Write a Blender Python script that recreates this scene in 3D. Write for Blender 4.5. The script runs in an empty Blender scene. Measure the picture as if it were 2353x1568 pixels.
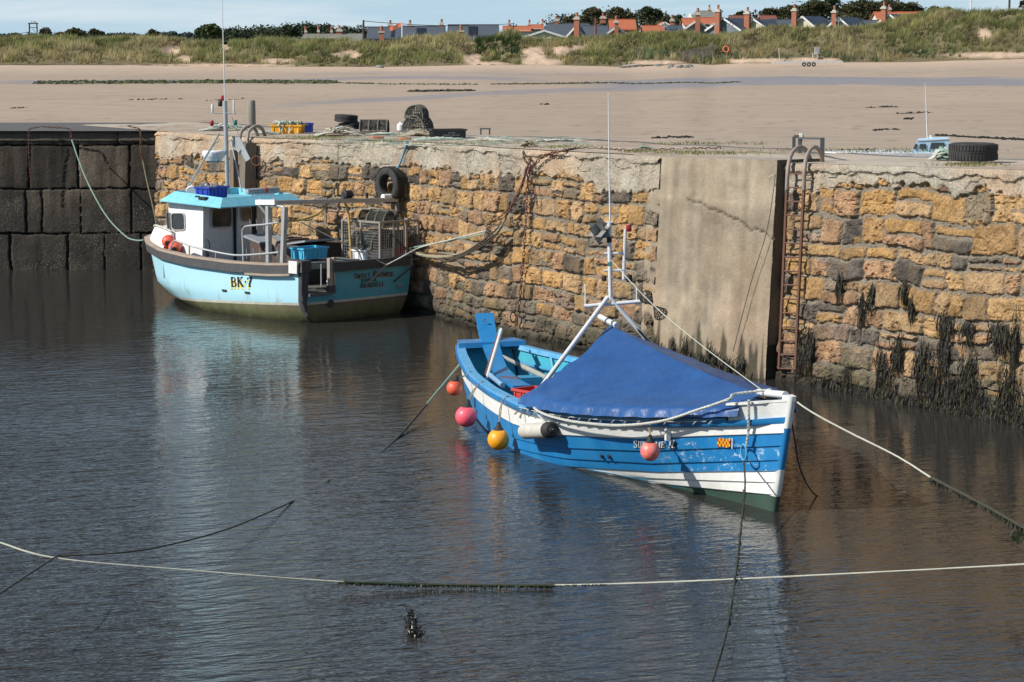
import bpy, math, random
import numpy as np
from mathutils import Vector, Matrix
C = bpy.context.scene.collection
R_ = random.Random(7)
rad = math.radians
# ------------------------------------------------------------------ survey: photo point -> place in the world
F = 5686.0; CX = 1176.5; CY = 784.0; TH = math.atan(706 / F); H = 5.0
cT, sT = math.cos(TH), math.sin(TH)
def ray(x, y):
    u = (x - CX) / F; v = (CY - y) / F
    return (u, cT + v * sT, -sT + v * cT)
def at(x, y, z=0.0):
    d = ray(x, y); t = (z - H) / d[2]
    return Vector((d[0] * t, d[1] * t, z))
def aty(x, y, Y):
    d = ray(x, y); t = Y / d[1]
    return Vector((d[0] * t, Y, H + d[2] * t))
def lerp(a, b, t): return a + (b - a) * t
def itp(x, xs, ys): return float(np.interp(x, xs, ys))
# ------------------------------------------------------------------ materials
def newmat(name):
    m = bpy.data.materials.new(name); m.use_nodes = True
    nt = m.node_tree; b = nt.nodes['Principled BSDF']
    return m, nt, b
def N(nt, typ, **kw):
    n = nt.nodes.new(typ)
    for k, v in kw.items():
        if k.startswith('i_'): n.inputs[k[2:].replace('_', ' ')].default_value = v
        else: setattr(n, k, v)
    return n
def ramp(nt, fac, stops):
    r = nt.nodes.new('ShaderNodeValToRGB')
    el = r.color_ramp.elements
    while len(el) < len(stops): el.new(0.5)
    for e, (p, c) in zip(el, stops):
        e.position = p; e.color = (*c, 1) if len(c) == 3 else c
    nt.links.new(fac, r.inputs[0]); return r.outputs[0]
def mixc(nt, fac, a, b, mode='MIX'):
    n = nt.nodes.new('ShaderNodeMix'); n.data_type = 'RGBA'; n.blend_type = mode
    for s, v in ((n.inputs[0], fac), (n.inputs[6], a), (n.inputs[7], b)):
        if isinstance(v, (int, float)): s.default_value = v
        elif isinstance(v, (tuple, list)): s.default_value = (*v, 1) if len(v) == 3 else v
        else: nt.links.new(v, s)
    return n.outputs[2]
def noise(nt, scale=5, detail=4, rough=.6, vec=None, stretch=None, dist=0):
    if vec is None:
        tc = N(nt, 'ShaderNodeTexCoord'); vec = tc.outputs['Object']
    if stretch:
        mp = N(nt, 'ShaderNodeMapping'); mp.inputs['Scale'].default_value = stretch
        nt.links.new(vec, mp.inputs[0]); vec = mp.outputs[0]
    n = N(nt, 'ShaderNodeTexNoise'); n.inputs['Scale'].default_value = scale
    n.inputs['Detail'].default_value = detail; n.inputs['Roughness'].default_value = rough
    n.inputs['Distortion'].default_value = dist
    nt.links.new(vec, n.inputs['Vector']); return n.outputs['Fac']
def bump(nt, b, h, strength=.3, dist=.01, prev=None):
    bn = N(nt, 'ShaderNodeBump'); bn.inputs['Strength'].default_value = strength
    bn.inputs['Distance'].default_value = dist
    nt.links.new(h, bn.inputs['Height'])
    if prev is not None: nt.links.new(prev, bn.inputs['Normal'])
    nt.links.new(bn.outputs[0], b.inputs['Normal']); return bn.outputs[0]
MATS = {}
def M(name, col, rough=.6, metal=0.0, dirt=None, amt=.5, scale=6, bmp=.2, bscale=40, stretch=None, spec=.5, coat=0.0, alpha=1):
    if name in MATS: return MATS[name]
    m, nt, b = newmat(name)
    b.inputs['Roughness'].default_value = rough; b.inputs['Metallic'].default_value = metal
    b.inputs['Specular IOR Level'].default_value = spec; b.inputs['Coat Weight'].default_value = coat
    dirt = dirt or tuple(c * .55 for c in col)
    n = noise(nt, scale, 6, .65, stretch=stretch)
    f = ramp(nt, n, [(.5 - .25 * amt, (0, 0, 0)), (.78, (1, 1, 1))])
    c1 = mixc(nt, f, col, dirt)
    n2 = noise(nt, scale * 4.7, 3)
    c2 = mixc(nt, 0.25, c1, ramp(nt, n2, [(.3, tuple(c * .7 for c in col)), (.7, tuple(min(1, c * 1.25) for c in col))]))
    nt.links.new(c2, b.inputs['Base Color'])
    rr = N(nt, 'ShaderNodeMapRange'); rr.inputs[3].default_value = max(.02, rough - .1); rr.inputs[4].default_value = min(1, rough + .15)
    nt.links.new(n, rr.inputs[0]); nt.links.new(rr.outputs[0], b.inputs['Roughness'])
    if bmp: bump(nt, b, noise(nt, bscale, 4), bmp, .01)
    MATS[name] = m; return m
def attr_mat(name, rough=.9, bscale=30, bstr=.6, bdist=.02, grain=.35, gscale=60, spec=.3, speck=None):
    m, nt, b = newmat(name)
    a = N(nt, 'ShaderNodeAttribute'); a.attribute_name = 'col'
    g = noise(nt, gscale, 5, .7)
    c = mixc(nt, grain, a.outputs['Color'], ramp(nt, g, [(.32, (.25, .25, .25)), (.66, (1.6, 1.6, 1.6))]), 'MULTIPLY')
    if speck:
        v = N(nt, 'ShaderNodeTexVoronoi'); v.inputs['Scale'].default_value = speck[0]
        tc = N(nt, 'ShaderNodeTexCoord'); nt.links.new(tc.outputs['Object'], v.inputs['Vector'])
        lowm = ramp(nt, noise(nt, 1.3, 3), [(.42, (0, 0, 0)), (.6, (1, 1, 1))])
        sp = ramp(nt, v.outputs['Distance'], [(.0, (1, 1, 1)), (.17, (1, 1, 1)), (.24, (0, 0, 0))])
        f = mixc(nt, 1.0, lowm, sp, 'MULTIPLY')
        sx = N(nt, 'ShaderNodeSeparateXYZ'); nt.links.new(tc.outputs['Object'], sx.inputs[0])
        zf = N(nt, 'ShaderNodeMapRange'); zf.inputs[1].default_value = 1.75; zf.inputs[2].default_value = 1.4
        nt.links.new(sx.outputs[2], zf.inputs[0])
        f = mixc(nt, 1.0, f, zf.outputs[0], 'MULTIPLY')
        c = mixc(nt, f, c, speck[1])
    nt.links.new(c, b.inputs['Base Color'])
    b.inputs['Roughness'].default_value = rough; b.inputs['Specular IOR Level'].default_value = spec
    p = bump(nt, b, noise(nt, bscale, 6, .7), bstr, bdist)
    bump(nt, b, noise(nt, bscale * 4, 3, .6), bstr * .6, bdist * .4, p)
    MATS[name] = m; return m
# ------------------------------------------------------------------ mesh builder
class MB:
    def __init__(s): s.v = []; s.f = []; s.m = []; s.c = []
    def add(s, vs, fs, mi=0, col=None):
        o = len(s.v); s.v.extend([tuple(p) for p in vs])
        for f in fs: s.f.append(tuple(i + o for i in f)); s.m.append(mi)
        if col is not None:
            while len(s.c) < o: s.c.append((1, 1, 1))
            s.c.extend([col] * len(vs))
        return s
    def box(s, c, d, rz=0.0, mi=0, mat=None, taper=1.0):
        hx, hy, hz = d[0] / 2, d[1] / 2, d[2] / 2
        vs = []
        for z in (-1, 1):
            t = taper if z > 0 else 1.0
            for x, y in ((-1, -1), (1, -1), (1, 1), (-1, 1)): vs.append(Vector((x * hx * t, y * hy * t, z * hz)))
        if mat is not None: vs = [mat @ v for v in vs]
        elif rz:
            r = Matrix.Rotation(rz, 3, 'Z'); vs = [r @ v for v in vs]
        c = Vector(c); vs = [v + c for v in vs]
        return s.add(vs, [(3, 2, 1, 0), (4, 5, 6, 7), (0, 1, 5, 4), (1, 2, 6, 5), (2, 3, 7, 6), (3, 0, 4, 7)], mi)
    def beam(s, p, q, w, h, up=(0, 0, 1), mi=0):
        p, q = Vector(p), Vector(q); d = (q - p).normalized(); up = Vector(up)
        x = d.cross(up)
        if x.length < 1e-4: x = d.cross(Vector((1, 0, 0)))
        x.normalize(); y = x.cross(d)
        vs = [e + x * (a * w / 2) + y * (b * h / 2) for e in (p, q) for a, b in ((-1, -1), (1, -1), (1, 1), (-1, 1))]
        return s.add(vs, [(3, 2, 1, 0), (4, 5, 6, 7), (0, 1, 5, 4), (1, 2, 6, 5), (2, 3, 7, 6), (3, 0, 4, 7)], mi)
    def tube(s, pts, r, n=6, mi=0, cap=True, col=None):
        pts = [Vector(p) for p in pts]; k = len(pts)
        rs = r if isinstance(r, (list, tuple)) else [r] * k
        vs = []; prev = None
        for i, p in enumerate(pts):
            t = (pts[min(i + 1, k - 1)] - pts[max(i - 1, 0)])
            if t.length < 1e-9: t = Vector((0, 0, 1))
            t.normalize()
            if prev is None:
                a = t.cross(Vector((0, 0, 1)))
                if a.length < .05: a = t.cross(Vector((1, 0, 0)))
            else: a = prev - t * prev.dot(t)
            a.normalize(); prev = a; b = t.cross(a)
            for j in range(n):
                an = 2 * math.pi * j / n
                vs.append(p + (a * math.cos(an) + b * math.sin(an)) * rs[i])
        fs = []
        for i in range(k - 1):
            for j in range(n):
                j2 = (j + 1) % n
                fs.append((i * n + j, i * n + j2, (i + 1) * n + j2, (i + 1) * n + j))
        if cap: fs.append(tuple(range(n - 1, -1, -1))); fs.append(tuple((k - 1) * n + j for j in range(n)))
        return s.add(vs, fs, mi, col)
    def rope(s, pts, r, pitch=None, mi=0, strands=3):
        pts = smooth(pts, r * 2.2 if pitch is None else pitch / 7)
        pitch = pitch or r * 7; k = len(pts); L = 0; ph = []
        for i in range(k):
            if i: L += (pts[i] - pts[i - 1]).length
            ph.append(L / pitch * 2 * math.pi)
        t0 = (pts[-1] - pts[0]).normalized(); a = t0.cross(Vector((0, 0, 1)))
        if a.length < .05: a = Vector((1, 0, 0))
        for q in range(strands):
            path = []
            for i in range(k):
                t = (pts[min(i + 1, k - 1)] - pts[max(i - 1, 0)]).normalized()
                x = a - t * a.dot(t); x.normalize(); y = t.cross(x)
                an = ph[i] + q * 2 * math.pi / strands
                path.append(pts[i] + (x * math.cos(an) + y * math.sin(an)) * r * .48)
            s.tube(path, r * .56, 5, mi)
        return s
    def lathe(s, prof, c=(0, 0, 0), n=16, mat=None, mi=0):
        vs = []; c = Vector(c)
        for r, z in prof:
            for j in range(n):
                an = 2 * math.pi * j / n
                p = Vector((r * math.cos(an), r * math.sin(an), z))
                if mat is not None: p = mat @ p
                vs.append(p + c)
        fs = [(i * n + j, i * n + (j + 1) % n, (i + 1) * n + (j + 1) % n, (i + 1) * n + j) for i in range(len(prof) - 1) for j in range(n)]
        fs.append(tuple(range(n - 1, -1, -1))); fs.append(tuple((len(prof) - 1) * n + j for j in range(n)))
        return s.add(vs, fs, mi)
    def torus(s, c, R, r, mat=None, n=20, m=8, sx=1.0, mi=0, a0=0, a1=2 * math.pi, prof=None):
        vs = []; c = Vector(c); full = abs(a1 - a0 - 2 * math.pi) < 1e-6; kk = n if full else n + 1
        for i in range(kk):
            an = a0 + (a1 - a0) * i / n
            for j in range(m):
                bn = 2 * math.pi * j / m
                dr, dz = (r * math.cos(bn), r * math.sin(bn)) if prof is None else prof(bn)
                p = Vector(((R + dr) * math.cos(an) * sx, (R + dr) * math.sin(an), dz))
                if mat is not None: p = mat @ p
                vs.append(p + c)
        fs = []
        for i in range(n if full else n):
            i2 = (i + 1) % kk
            for j in range(m):
                j2 = (j + 1) % m; fs.append((i * m + j, i2 * m + j, i2 * m + j2, i * m + j2))
        return s.add(vs, fs, mi)
    def grid(s, P, mi=0, flip=False):
        r, c = len(P), len(P[0]); vs = [p for row in P for p in row]
        fs = []
        for i in range(r - 1):
            for j in range(c - 1):
                f = (i * c + j, i * c + j + 1, (i + 1) * c + j + 1, (i + 1) * c + j)
                fs.append(f[::-1] if flip else f)
        return s.add(vs, fs, mi)
    def build(s, name, mats, parent=None, smooth=False, loc=None, ang=None):
        me = bpy.data.meshes.new(name); me.from_pydata(s.v, [], s.f)
        if not isinstance(mats, (list, tuple)): mats = [mats]
        for m in mats: me.materials.append(m)
        if len(mats) > 1: me.polygons.foreach_set('material_index', s.m)
        if s.c:
            while len(s.c) < len(s.v): s.c.append((1, 1, 1))
            ca = me.color_attributes.new('col', 'FLOAT_COLOR', 'POINT')
            arr = np.ones((len(s.v), 4), dtype=np.float32); arr[:, :3] = np.array(s.c)
            ca.data.foreach_set('color', arr.ravel())
        if smooth:
            me.polygons.foreach_set('use_smooth', [True] * len(me.polygons))
            if smooth != 'all': me.set_sharp_from_angle(angle=rad(ang or 40))
        me.update()
        o = bpy.data.objects.new(name, me); C.objects.link(o)
        if parent is not None: o.parent = parent
        if loc is not None: o.location = loc
        return o
def smooth(pts, step):
    pts = [Vector(p) for p in pts]
    if len(pts) < 3:
        n = max(2, int((pts[1] - pts[0]).length / step)); return [pts[0].lerp(pts[1], i / n) for i in range(n + 1)]
    out = []
    for i in range(len(pts) - 1):
        p0, p1, p2, p3 = pts[max(i - 1, 0)], pts[i], pts[i + 1], pts[min(i + 2, len(pts) - 1)]
        n = max(1, int((p2 - p1).length / step))
        for j in range(n):
            t = j / n; t2 = t * t; t3 = t2 * t
            out.append(.5 * ((2 * p1) + (p2 - p0) * t + (2 * p0 - 5 * p1 + 4 * p2 - p3) * t2 + (3 * p1 - p0 - 3 * p2 + p3) * t3))
    out.append(pts[-1]); return out
def sag(p, q, d, n=12):
    p, q = Vector(p), Vector(q); return [p.lerp(q, i / n) - Vector((0, 0, 4 * d * (i / n) * (1 - i / n))) for i in range(n + 1)]
def tag(o, label, cat, group=None, kind=None):
    if label: o['label'] = label
    if cat: o['category'] = cat
    if group: o['group'] = group
    if kind: o['kind'] = kind
    return o
def thing(name, label, cat, loc=(0, 0, 0), rz=0.0, group=None):
    o = bpy.data.objects.new(name, None); C.objects.link(o); o.location = loc; o.rotation_euler = (0, 0, rz)
    return tag(o, label, cat, group)
def chainlinks(mb, pts, link=.06, r=.008, sx=.55):
    pts = smooth(pts, link * .62)
    # resample evenly
    out = [pts[0]]; acc = 0
    for i in range(1, len(pts)):
        d = (pts[i] - pts[i - 1]).length; acc += d
        if acc >= link * .72: out.append(pts[i]); acc = 0
    for i in range(len(out) - 1):
        t = (out[i + 1] - out[i]).normalized(); a = t.cross(Vector((0, 0, 1)))
        if a.length < .05: a = t.cross(Vector((1, 0, 0)))
        a.normalize(); b = t.cross(a)
        if i % 2: a, b = b, a
        m = Matrix((a, t, b)).transposed()
        mb.torus((out[i] + out[i + 1]) / 2, link / 2, r, mat=m @ Matrix.Diagonal((sx, 1, 1)), n=8, m=4)
    return mb
# ---- numpy value noise
def vn(x, y, seed=0):
    xi = np.floor(x).astype(np.int64); yi = np.floor(y).astype(np.int64); xf = x - xi; yf = y - yi
    def h(a, b):
        n = (a * 374761393 + b * 668265263 + seed * 974634777) & 0x7fffffff
        n = ((n ^ (n >> 13)) * 1274126177) & 0x7fffffff
        return ((n ^ (n >> 16)) & 0xffff) / 65535.0
    u = xf * xf * (3 - 2 * xf); v = yf * yf * (3 - 2 * yf)
    return (h(xi, yi) * (1 - u) + h(xi + 1, yi) * u) * (1 - v) + (h(xi, yi + 1) * (1 - u) + h(xi + 1, yi + 1) * u) * v
def fbm(x, y, seed=0, o=4):
    s = 0; a = .5; t = 0
    for i in range(o): s = s + a * vn(x * 2 ** i, y * 2 ** i, seed + i * 17); t += a; a *= .55
    return s / t
def gridmesh(name, P, col, mat, flat=False):
    r, c = P.shape[:2]
    me = bpy.data.meshes.new(name)
    idx = np.arange(r * c).reshape(r, c)
    q = np.stack([idx[:-1, :-1], idx[:-1, 1:], idx[1:, 1:], idx[1:, :-1]], -1).reshape(-1, 4)
    nf = len(q)
    me.vertices.add(r * c); me.vertices.foreach_set('co', P.reshape(-1).astype(np.float32))
    me.loops.add(nf * 4); me.loops.foreach_set('vertex_index', q.reshape(-1).astype(np.int32))
    me.polygons.add(nf); me.polygons.foreach_set('loop_start', np.arange(0, nf * 4, 4, dtype=np.int32))
    me.polygons.foreach_set('use_smooth', np.full(nf, not flat, dtype=bool))
    me.update(calc_edges=True)
    if col is not None:
        ca = me.color_attributes.new('col', 'FLOAT_COLOR', 'POINT')
        a = np.ones((r * c, 4), dtype=np.float32); a[:, :col.shape[-1]] = col.reshape(r * c, -1)
        ca.data.foreach_set('color', a.ravel())
    me.materials.append(mat); me.validate()
    o = bpy.data.objects.new(name, me); C.objects.link(o); return o
# ------------------------------------------------------------------ camera, sky, sun
cam = bpy.data.cameras.new('camera'); camo = bpy.data.objects.new('camera', cam); C.objects.link(camo)
camo.location = (0, 0, H); camo.rotation_euler = (math.pi / 2 - TH, 0, 0)
cam.lens = 36 * F / 2353; cam.sensor_width = 36; cam.clip_end = 6000; cam.clip_start = .5
sc = bpy.context.scene; sc.camera = camo
sc.view_settings.view_transform = 'Standard'; sc.view_settings.look = 'None'; sc.view_settings.exposure = 0.22
EL = rad(37); AZ = rad(24)   # sun to the left, a little behind the viewer
sund = Vector((-math.cos(AZ) * math.cos(EL), -math.sin(AZ) * math.cos(EL), math.sin(EL)))
sl = bpy.data.lights.new('sun', 'SUN'); sl.energy = 4.8; sl.angle = rad(.5); sl.color = (1, .95, .87)
so = bpy.data.objects.new('sun', sl); C.objects.link(so); so.rotation_euler = (-sund).to_track_quat('-Z', 'Y').to_euler()
w = bpy.data.worlds.new('World'); sc.world = w; w.use_nodes = True; nt = w.node_tree
bg = nt.nodes['Background']; sky = N(nt, 'ShaderNodeTexSky'); sky.sky_type = 'NISHITA'; sky.sun_disc = False
sky.sun_elevation = EL; sky.sun_rotation = math.atan2(sund.x, sund.y); sky.dust_density = .6; sky.ozone_density = 1.6; sky.air_density = .8
tc = N(nt, 'ShaderNodeTexCoord')
cl = noise(nt, 7, 7, .6, vec=tc.outputs['Generated'], stretch=(1, 1, 9), dist=.3)
cf = ramp(nt, cl, [(.45, (0, 0, 0)), (.7, (1, 1, 1))])
tint = mixc(nt, 1.0, sky.outputs[0], (.72, .86, 1.0), 'MULTIPLY')
sxs = N(nt, 'ShaderNodeSeparateXYZ'); nt.links.new(tc.outputs['Generated'], sxs.inputs[0])
elv = N(nt, 'ShaderNodeMapRange'); elv.inputs[1].default_value = 0.0; elv.inputs[2].default_value = .45; elv.inputs[3].default_value = .85; elv.inputs[4].default_value = .12; nt.links.new(sxs.outputs[2], elv.inputs[0])
skyc = mixc(nt, elv.outputs[0], tint, mixc(nt, cf, (5.6, 7.7, 9.2), (8.2, 9.4, 10.2)))
nt.links.new(skyc, bg.inputs[0]); bg.inputs[1].default_value = 0.08
sc.cycles.use_denoising = True
sc.cycles.max_bounces = 6; sc.cycles.glossy_bounces = 3; sc.cycles.diffuse_bounces = 3; sc.cycles.caustics_reflective = False; sc.cycles.caustics_refractive = False
# ------------------------------------------------------------------ harbour walls
CRN = Vector((-7.62, 52.45, 0)); D1 = Vector((.56, -.8285, 0)).normalized(); N1 = Vector((D1.y, -D1.x, 0))
RC = Vector((3.42, 36.58, 0)); D2 = Vector((.514, -.857, 0)).normalized(); N2 = Vector((D2.y, -D2.x, 0))
BAT = .055
def ztop1(u): return np.interp(u, [-1, 0, 5, 11, 15.5, 19], [2.95, 2.95, 2.96, 3.07, 3.11, 3.15])
def ztop2(u): return np.interp(u, [-1, 0, 5.5, 12], [3.12, 3.12, 3.26, 3.42])
def wallpt(P0, D, Nn, u, z, zt, out=0.0): return P0 + D * u + Nn * (out + BAT * (zt - z) - BAT * zt) + Vector((0, 0, z))
def bow(u): x = np.clip((u - 8.5) / 5.5, -1, 1); return -.68 * np.cos(np.pi / 2 * x) ** 2   # the wall runs in a slight hollow
def mw(u, z, out=0.0): return wallpt(CRN, D1, N1, u, z, float(ztop1(u)), out + float(bow(u)))
def rw(u, z, out=0.0): return wallpt(RC, D2, N2, u, z, float(ztop2(u)), out)
OCH = np.array([.62, .385, .15]); 
PAL = np.array([[.60, .355, .14], [.62, .39, .18], [.50, .30, .13], [.55, .36, .19], [.44, .29, .15], [.50, .30, .17], [.20, .165, .13], [.15, .125, .105], [.30, .235, .16], [.34, .24, .18]])
def stonewall(name, P0, D, Nn, u0, u1, ztf, seed, hr, wr, du=.020, kind='stone', capd=.5):
    rs = np.random.RandomState(seed)
    us = np.arange(u0, u1 + du, du); nz = int(3.85 / du); ts = np.linspace(0, 1, nz)
    zt = ztf(us)[:, None]; U = np.repeat(us[:, None], nz, 1); Z = -.6 + (zt + .6) * ts[None, :]
    block = kind == 'block'
    Uw = U + (.07 if not block else .03) * (fbm(U * 2.1, Z * 3.1, seed + 3) - .5) * 2 + (.02 * (fbm(U * 9, Z * 9, seed + 4) - .5) * 2 if not block else 0)
    Zw = Z + (.10 if not block else .02) * (fbm(U * .9 + 5, Z * .6, seed + 5, 3) - .5) * 2 + .03 * (fbm(U * 7, Z * 7, seed + 6) - .5) * 2 - (ztf(us)[:, None] - 3.05) * np.clip(Z / 3, 0, 1)
    zr = [-1.2]
    if block: zr = [-1.2, -.17, .80, 1.77, 2.74, 3.6]
    else:
        while zr[-1] < 3.8: zr.append(zr[-1] + rs.uniform(*hr))
    zr = np.array(zr); row = np.clip(np.searchsorted(zr, Zw) - 1, 0, len(zr) - 2)
    Dm = np.zeros_like(U); SID = np.zeros_like(U, dtype=np.int64); CU = np.zeros_like(U); CZ = np.zeros_like(U)
    for r in range(len(zr) - 1):
        mk = row == r
        if not mk.any(): continue
        xs = [u0 - 2 + rs.uniform(0, .5)]
        while xs[-1] < u1 + 1:
            ww = rs.uniform(*wr)
            if block and rs.rand() < .25: ww = rs.uniform(.25, .4)
            if r == len(zr) - 2 and block: ww = 2.6
            xs.append(xs[-1] + ww)
        xs = np.array(xs); uu = Uw[mk]; zz = Zw[mk]; ii = np.clip(np.searchsorted(xs, uu) - 1, 0, len(xs) - 2)
        # some stones are split in two heights
        sp = rs.rand(len(xs)) < (.14 if not block else 0); zs = zr[r] + (zr[r + 1] - zr[r]) * rs.uniform(.4, .6, len(xs))
        lo = np.full_like(uu, zr[r]); hi = np.full_like(uu, zr[r + 1]); up = zz > zs[ii]
        lo = np.where(sp[ii] & up, zs[ii], lo); hi = np.where(sp[ii] & ~up, zs[ii], hi)
        j0 = rs.uniform(-.02, .02, len(xs)); hi = hi + j0[ii] * (0 if block else 1); 
        mort = rs.uniform(.008, .026, len(xs))[ii] if not block else rs.uniform(.002, .02, len(xs))[ii]
        skew = rs.uniform(-.18, .18, len(xs)) * (0 if block else 1)
        mid = (lo + hi) / 2
        dl = uu - (xs[ii] + skew[ii] * (zz - mid)); dr = (xs[ii + 1] + skew[np.clip(ii + 1, 0, len(xs) - 1)] * (zz - mid)) - uu
        dx = np.minimum(dl, dr); dz = np.minimum(zz - lo, hi - zz); Rr = .042 if not block else .025
        cx = np.maximum(Rr - dx, 0); cz = np.maximum(Rr - dz, 0)
        d = np.where((cx > 0) & (cz > 0), Rr - np.sqrt(cx ** 2 + cz ** 2), np.minimum(dx, dz)) - mort
        Dm[mk] = d; SID[mk] = r * 1000 + ii * 2 + (sp[ii] & up); CU[mk] = (xs[ii] + xs[ii + 1]) / 2; CZ[mk] = (lo + hi) / 2
    Dm = Dm + (.016 if not block else .012) * (fbm(U * 14, Z * 14, seed + 8) - .5) * 2
    def hs(k): n = ((SID * 7919 + k * 104729 + seed * 31) ^ 0x5bd1e995) & 0x7fffffff; n = (n * 1103515245 + 12345) & 0x7fffffff; return ((n >> 8) & 0xffff) / 65535.0
    r1, r2, r3, r4 = hs(1), hs(2), hs(3), hs(4)
    ins = Dm > 0
    f1 = fbm(U * 5, Z * 5, seed + 11, 5); f2 = fbm(U * 17, Z * 17, seed + 12, 3); f3 = fbm(U * 1.1, Z * 1.1, seed + 13, 4)
    if block:
        h = np.where(ins, (1 - np.exp(-np.clip(Dm, 0, 1) / .015)) * .03 + (r1 - .5) * .05 + (f1 - .5) * .03, -.07 + (f1 - .5) * .03)
        st = fbm(U * 9, Z * .5, seed + 20, 4)
        bl = fbm(U * 2.6, Z * 2.2, seed + 70, 5)[..., None]; base = np.array([.09, .073, .055])[None, None] * (.45 + .9 * r2[..., None]) * (.2 + 1.5 * st[..., None]) * (.25 + 1.5 * bl)
        dk = np.array([.034, .031, .026])[None, None] * (.2 + 1.6 * bl)
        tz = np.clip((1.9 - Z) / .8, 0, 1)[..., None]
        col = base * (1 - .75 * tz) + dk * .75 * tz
        mk2 = (np.clip(fbm(U * 1.7, Z * 1.1, seed + 22) * 2.6 - 1.25, 0, 1))[..., None]
        col = col * (1 - .6 * mk2) + np.array([.035, .033, .03]) * .6 * mk2
        lip = (Z > 2.74)[..., None]; col = np.where(lip, np.array([.13, .11, .085]) * (.6 + .8 * st[..., None]), col)
        h = h + np.where(Z > 2.74, .035, 0)
        gap = (~ins)[..., None]; col = np.where(gap, np.array([.03, .027, .022]), col)
    else:
        bulge = .03 + .03 * r1
        h = np.where(ins, (1 - np.exp(-np.clip(Dm, 0, 1) / .010)) * bulge + (r2 - .5) * .03 + (np.floor(f1 * 9) / 9 - .5) * .085 * (.5 + r4) + (f1 - .5) * .03 + (f2 - .5) * .03 + (r3 - .5) * .16 * (Zw - CZ) + (r4 - .5) * .10 * (Uw - CU), -.012 + (f1 - .5) * .03 + (f2 - .5) * .015)
        pit = np.clip((fbm(U * 13 + r1 * 40, Z * 16, seed + 30, 3) - .62) * 9, 0, 1) * (r4 > .45) * ins
        h = h - pit * .035
        crk = np.clip(1 - np.abs(fbm(U * 2.3 + r2 * 30, Z * 7 + r1 * 9, seed + 31, 3) - .5) * 26, 0, 1) * (r3 > .7) * ins; h = h - crk * .022
        # palette choice: lower courses and the first course under the cap are greyer
        g = np.clip((1.15 - Z) / .9, 0, 1) * .95 + np.clip(1 - np.abs(Z - (zt - capd - .16)) / .16, 0, 1) * .35 + np.clip(f3 * 2.6 - 1.45, 0, 1) * .5
        pi = np.where(r1 < g, 5 + (r2 * 4.99).astype(int), (r2 * 5.99).astype(int)); pi = np.where((r1 > .93) & (Z > .9), 6 + (r3 * 2).astype(int), pi)
        vr = fbm(U * 6 + r1 * 20, Z * 6, seed + 60, 5)[..., None]; col = PAL[pi] * (.78 + .40 * r4[..., None]) * (.45 + 1.1 * vr); gy = np.clip(vr * 3.2 - 1.95, 0, 1); col = col * (1 - .5 * gy) + np.array([.40, .34, .25]) * .5 * gy
        st = np.clip(fbm(U * 3, Z * 1.6, seed + 33) * 2.4 - 1.25, 0, 1)[..., None] * .55
        col = col * (1 - st) + np.array([.42, .28, .15]) * st
        mort = np.array([.31, .27, .21]) * (.7 + .6 * f1[..., None])
        e = np.clip(Dm / .012, 0, 1)[..., None]; col = mort * (1 - e) + col * e
        # rendered concrete cap
        cb = zt - capd - .22 * (fbm(U * 1.3, U * 0 + 2, seed + 40) - .5) * 2 - .10 * (fbm(U * 7, Z * 7, seed + 41) - .5) * 2
        cf_ = np.clip((Z - cb) / .03, 0, 1)
        lipz = np.clip((Z - (zt - .12 - .09 * (fbm(U * 2.5, U * 0, seed + 44, 4) - .5) * 2)) / .03, 0, 1) * .045 * np.clip(fbm(U * 1.1, U * 0 + 4, seed + 45) * 3 - .8, 0, 1)
        ccr = np.clip(1 - np.abs(fbm(U * .9, Z * 2.2, seed + 46, 4) - .5) * 70, 0, 1)
        hc = .055 + (fbm(U * 1.6, Z * 2, seed + 42) - .5) * .05 + (f2 - .5) * .022 + lipz - ccr * .03
        h = h * (1 - cf_) + np.maximum(hc, h * .4) * cf_
        pk = np.clip(fbm(U * .55, Z * .9 + 3, seed + 43) * 3 - 1.3, 0, 1)[..., None]
        cc = np.array([.50, .43, .33]) * (1 - pk) + np.array([.60, .40, .24]) * pk
        wh = np.clip(fbm(U * 2.2, Z * 2.6, seed + 47) * 3 - 1.4, 0, 1)[..., None]; cc = cc * (1 - .5 * wh) + np.array([.60, .56, .47]) * .5 * wh
        cc = cc * (.7 + .6 * f1[..., None]); gr = np.clip(fbm(U * 1.7, Z * 3, seed + 48) * 3 - 1.75, 0, 1)[..., None]; cc = cc * (1 - .6 * gr) + np.array([.24, .21, .165]) * .6 * gr
        col = col * (1 - cf_[..., None]) + cc * cf_[..., None]
        al = np.clip((.75 - Z + (f1 - .5) * 1.3) / .6, 0, 1)[..., None]
        colA = np.where((fbm(U * 1.3, Z, seed + 50) > .5)[..., None], np.array([.10, .095, .05]), np.array([.13, .10, .07]))
        col = col * (1 - .62 * al) + colA * .62 * al
        wl = np.clip((.16 - Z + (f1 - .5) * .2) / .1, 0, 1)[..., None]; col = col * (1 - .8 * wl) + np.array([.03, .03, .02]) * .8 * wl
    h = h * np.clip((zt - Z) / .05, .25, 1)
    off = h + BAT * (zt - Z) - BAT * zt + (bow(U) if D is D1 else 0)
    P = np.stack([P0.x + D.x * U + Nn.x * off, P0.y + D.y * U + Nn.y * off, Z], -1)
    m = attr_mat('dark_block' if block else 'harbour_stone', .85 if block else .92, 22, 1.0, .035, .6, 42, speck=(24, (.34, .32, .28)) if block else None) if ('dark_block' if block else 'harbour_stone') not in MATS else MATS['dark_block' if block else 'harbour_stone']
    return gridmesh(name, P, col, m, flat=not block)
w1 = stonewall('harbour_wall', CRN, D1, N1, 0.0, 17.5, ztop1, 11, (.21, .33), (.22, .62))
tag(w1, 'long wall of squared ochre sandstone blocks with a cracked rendered concrete cap, left of the smooth pillar', 'wall')
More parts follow.
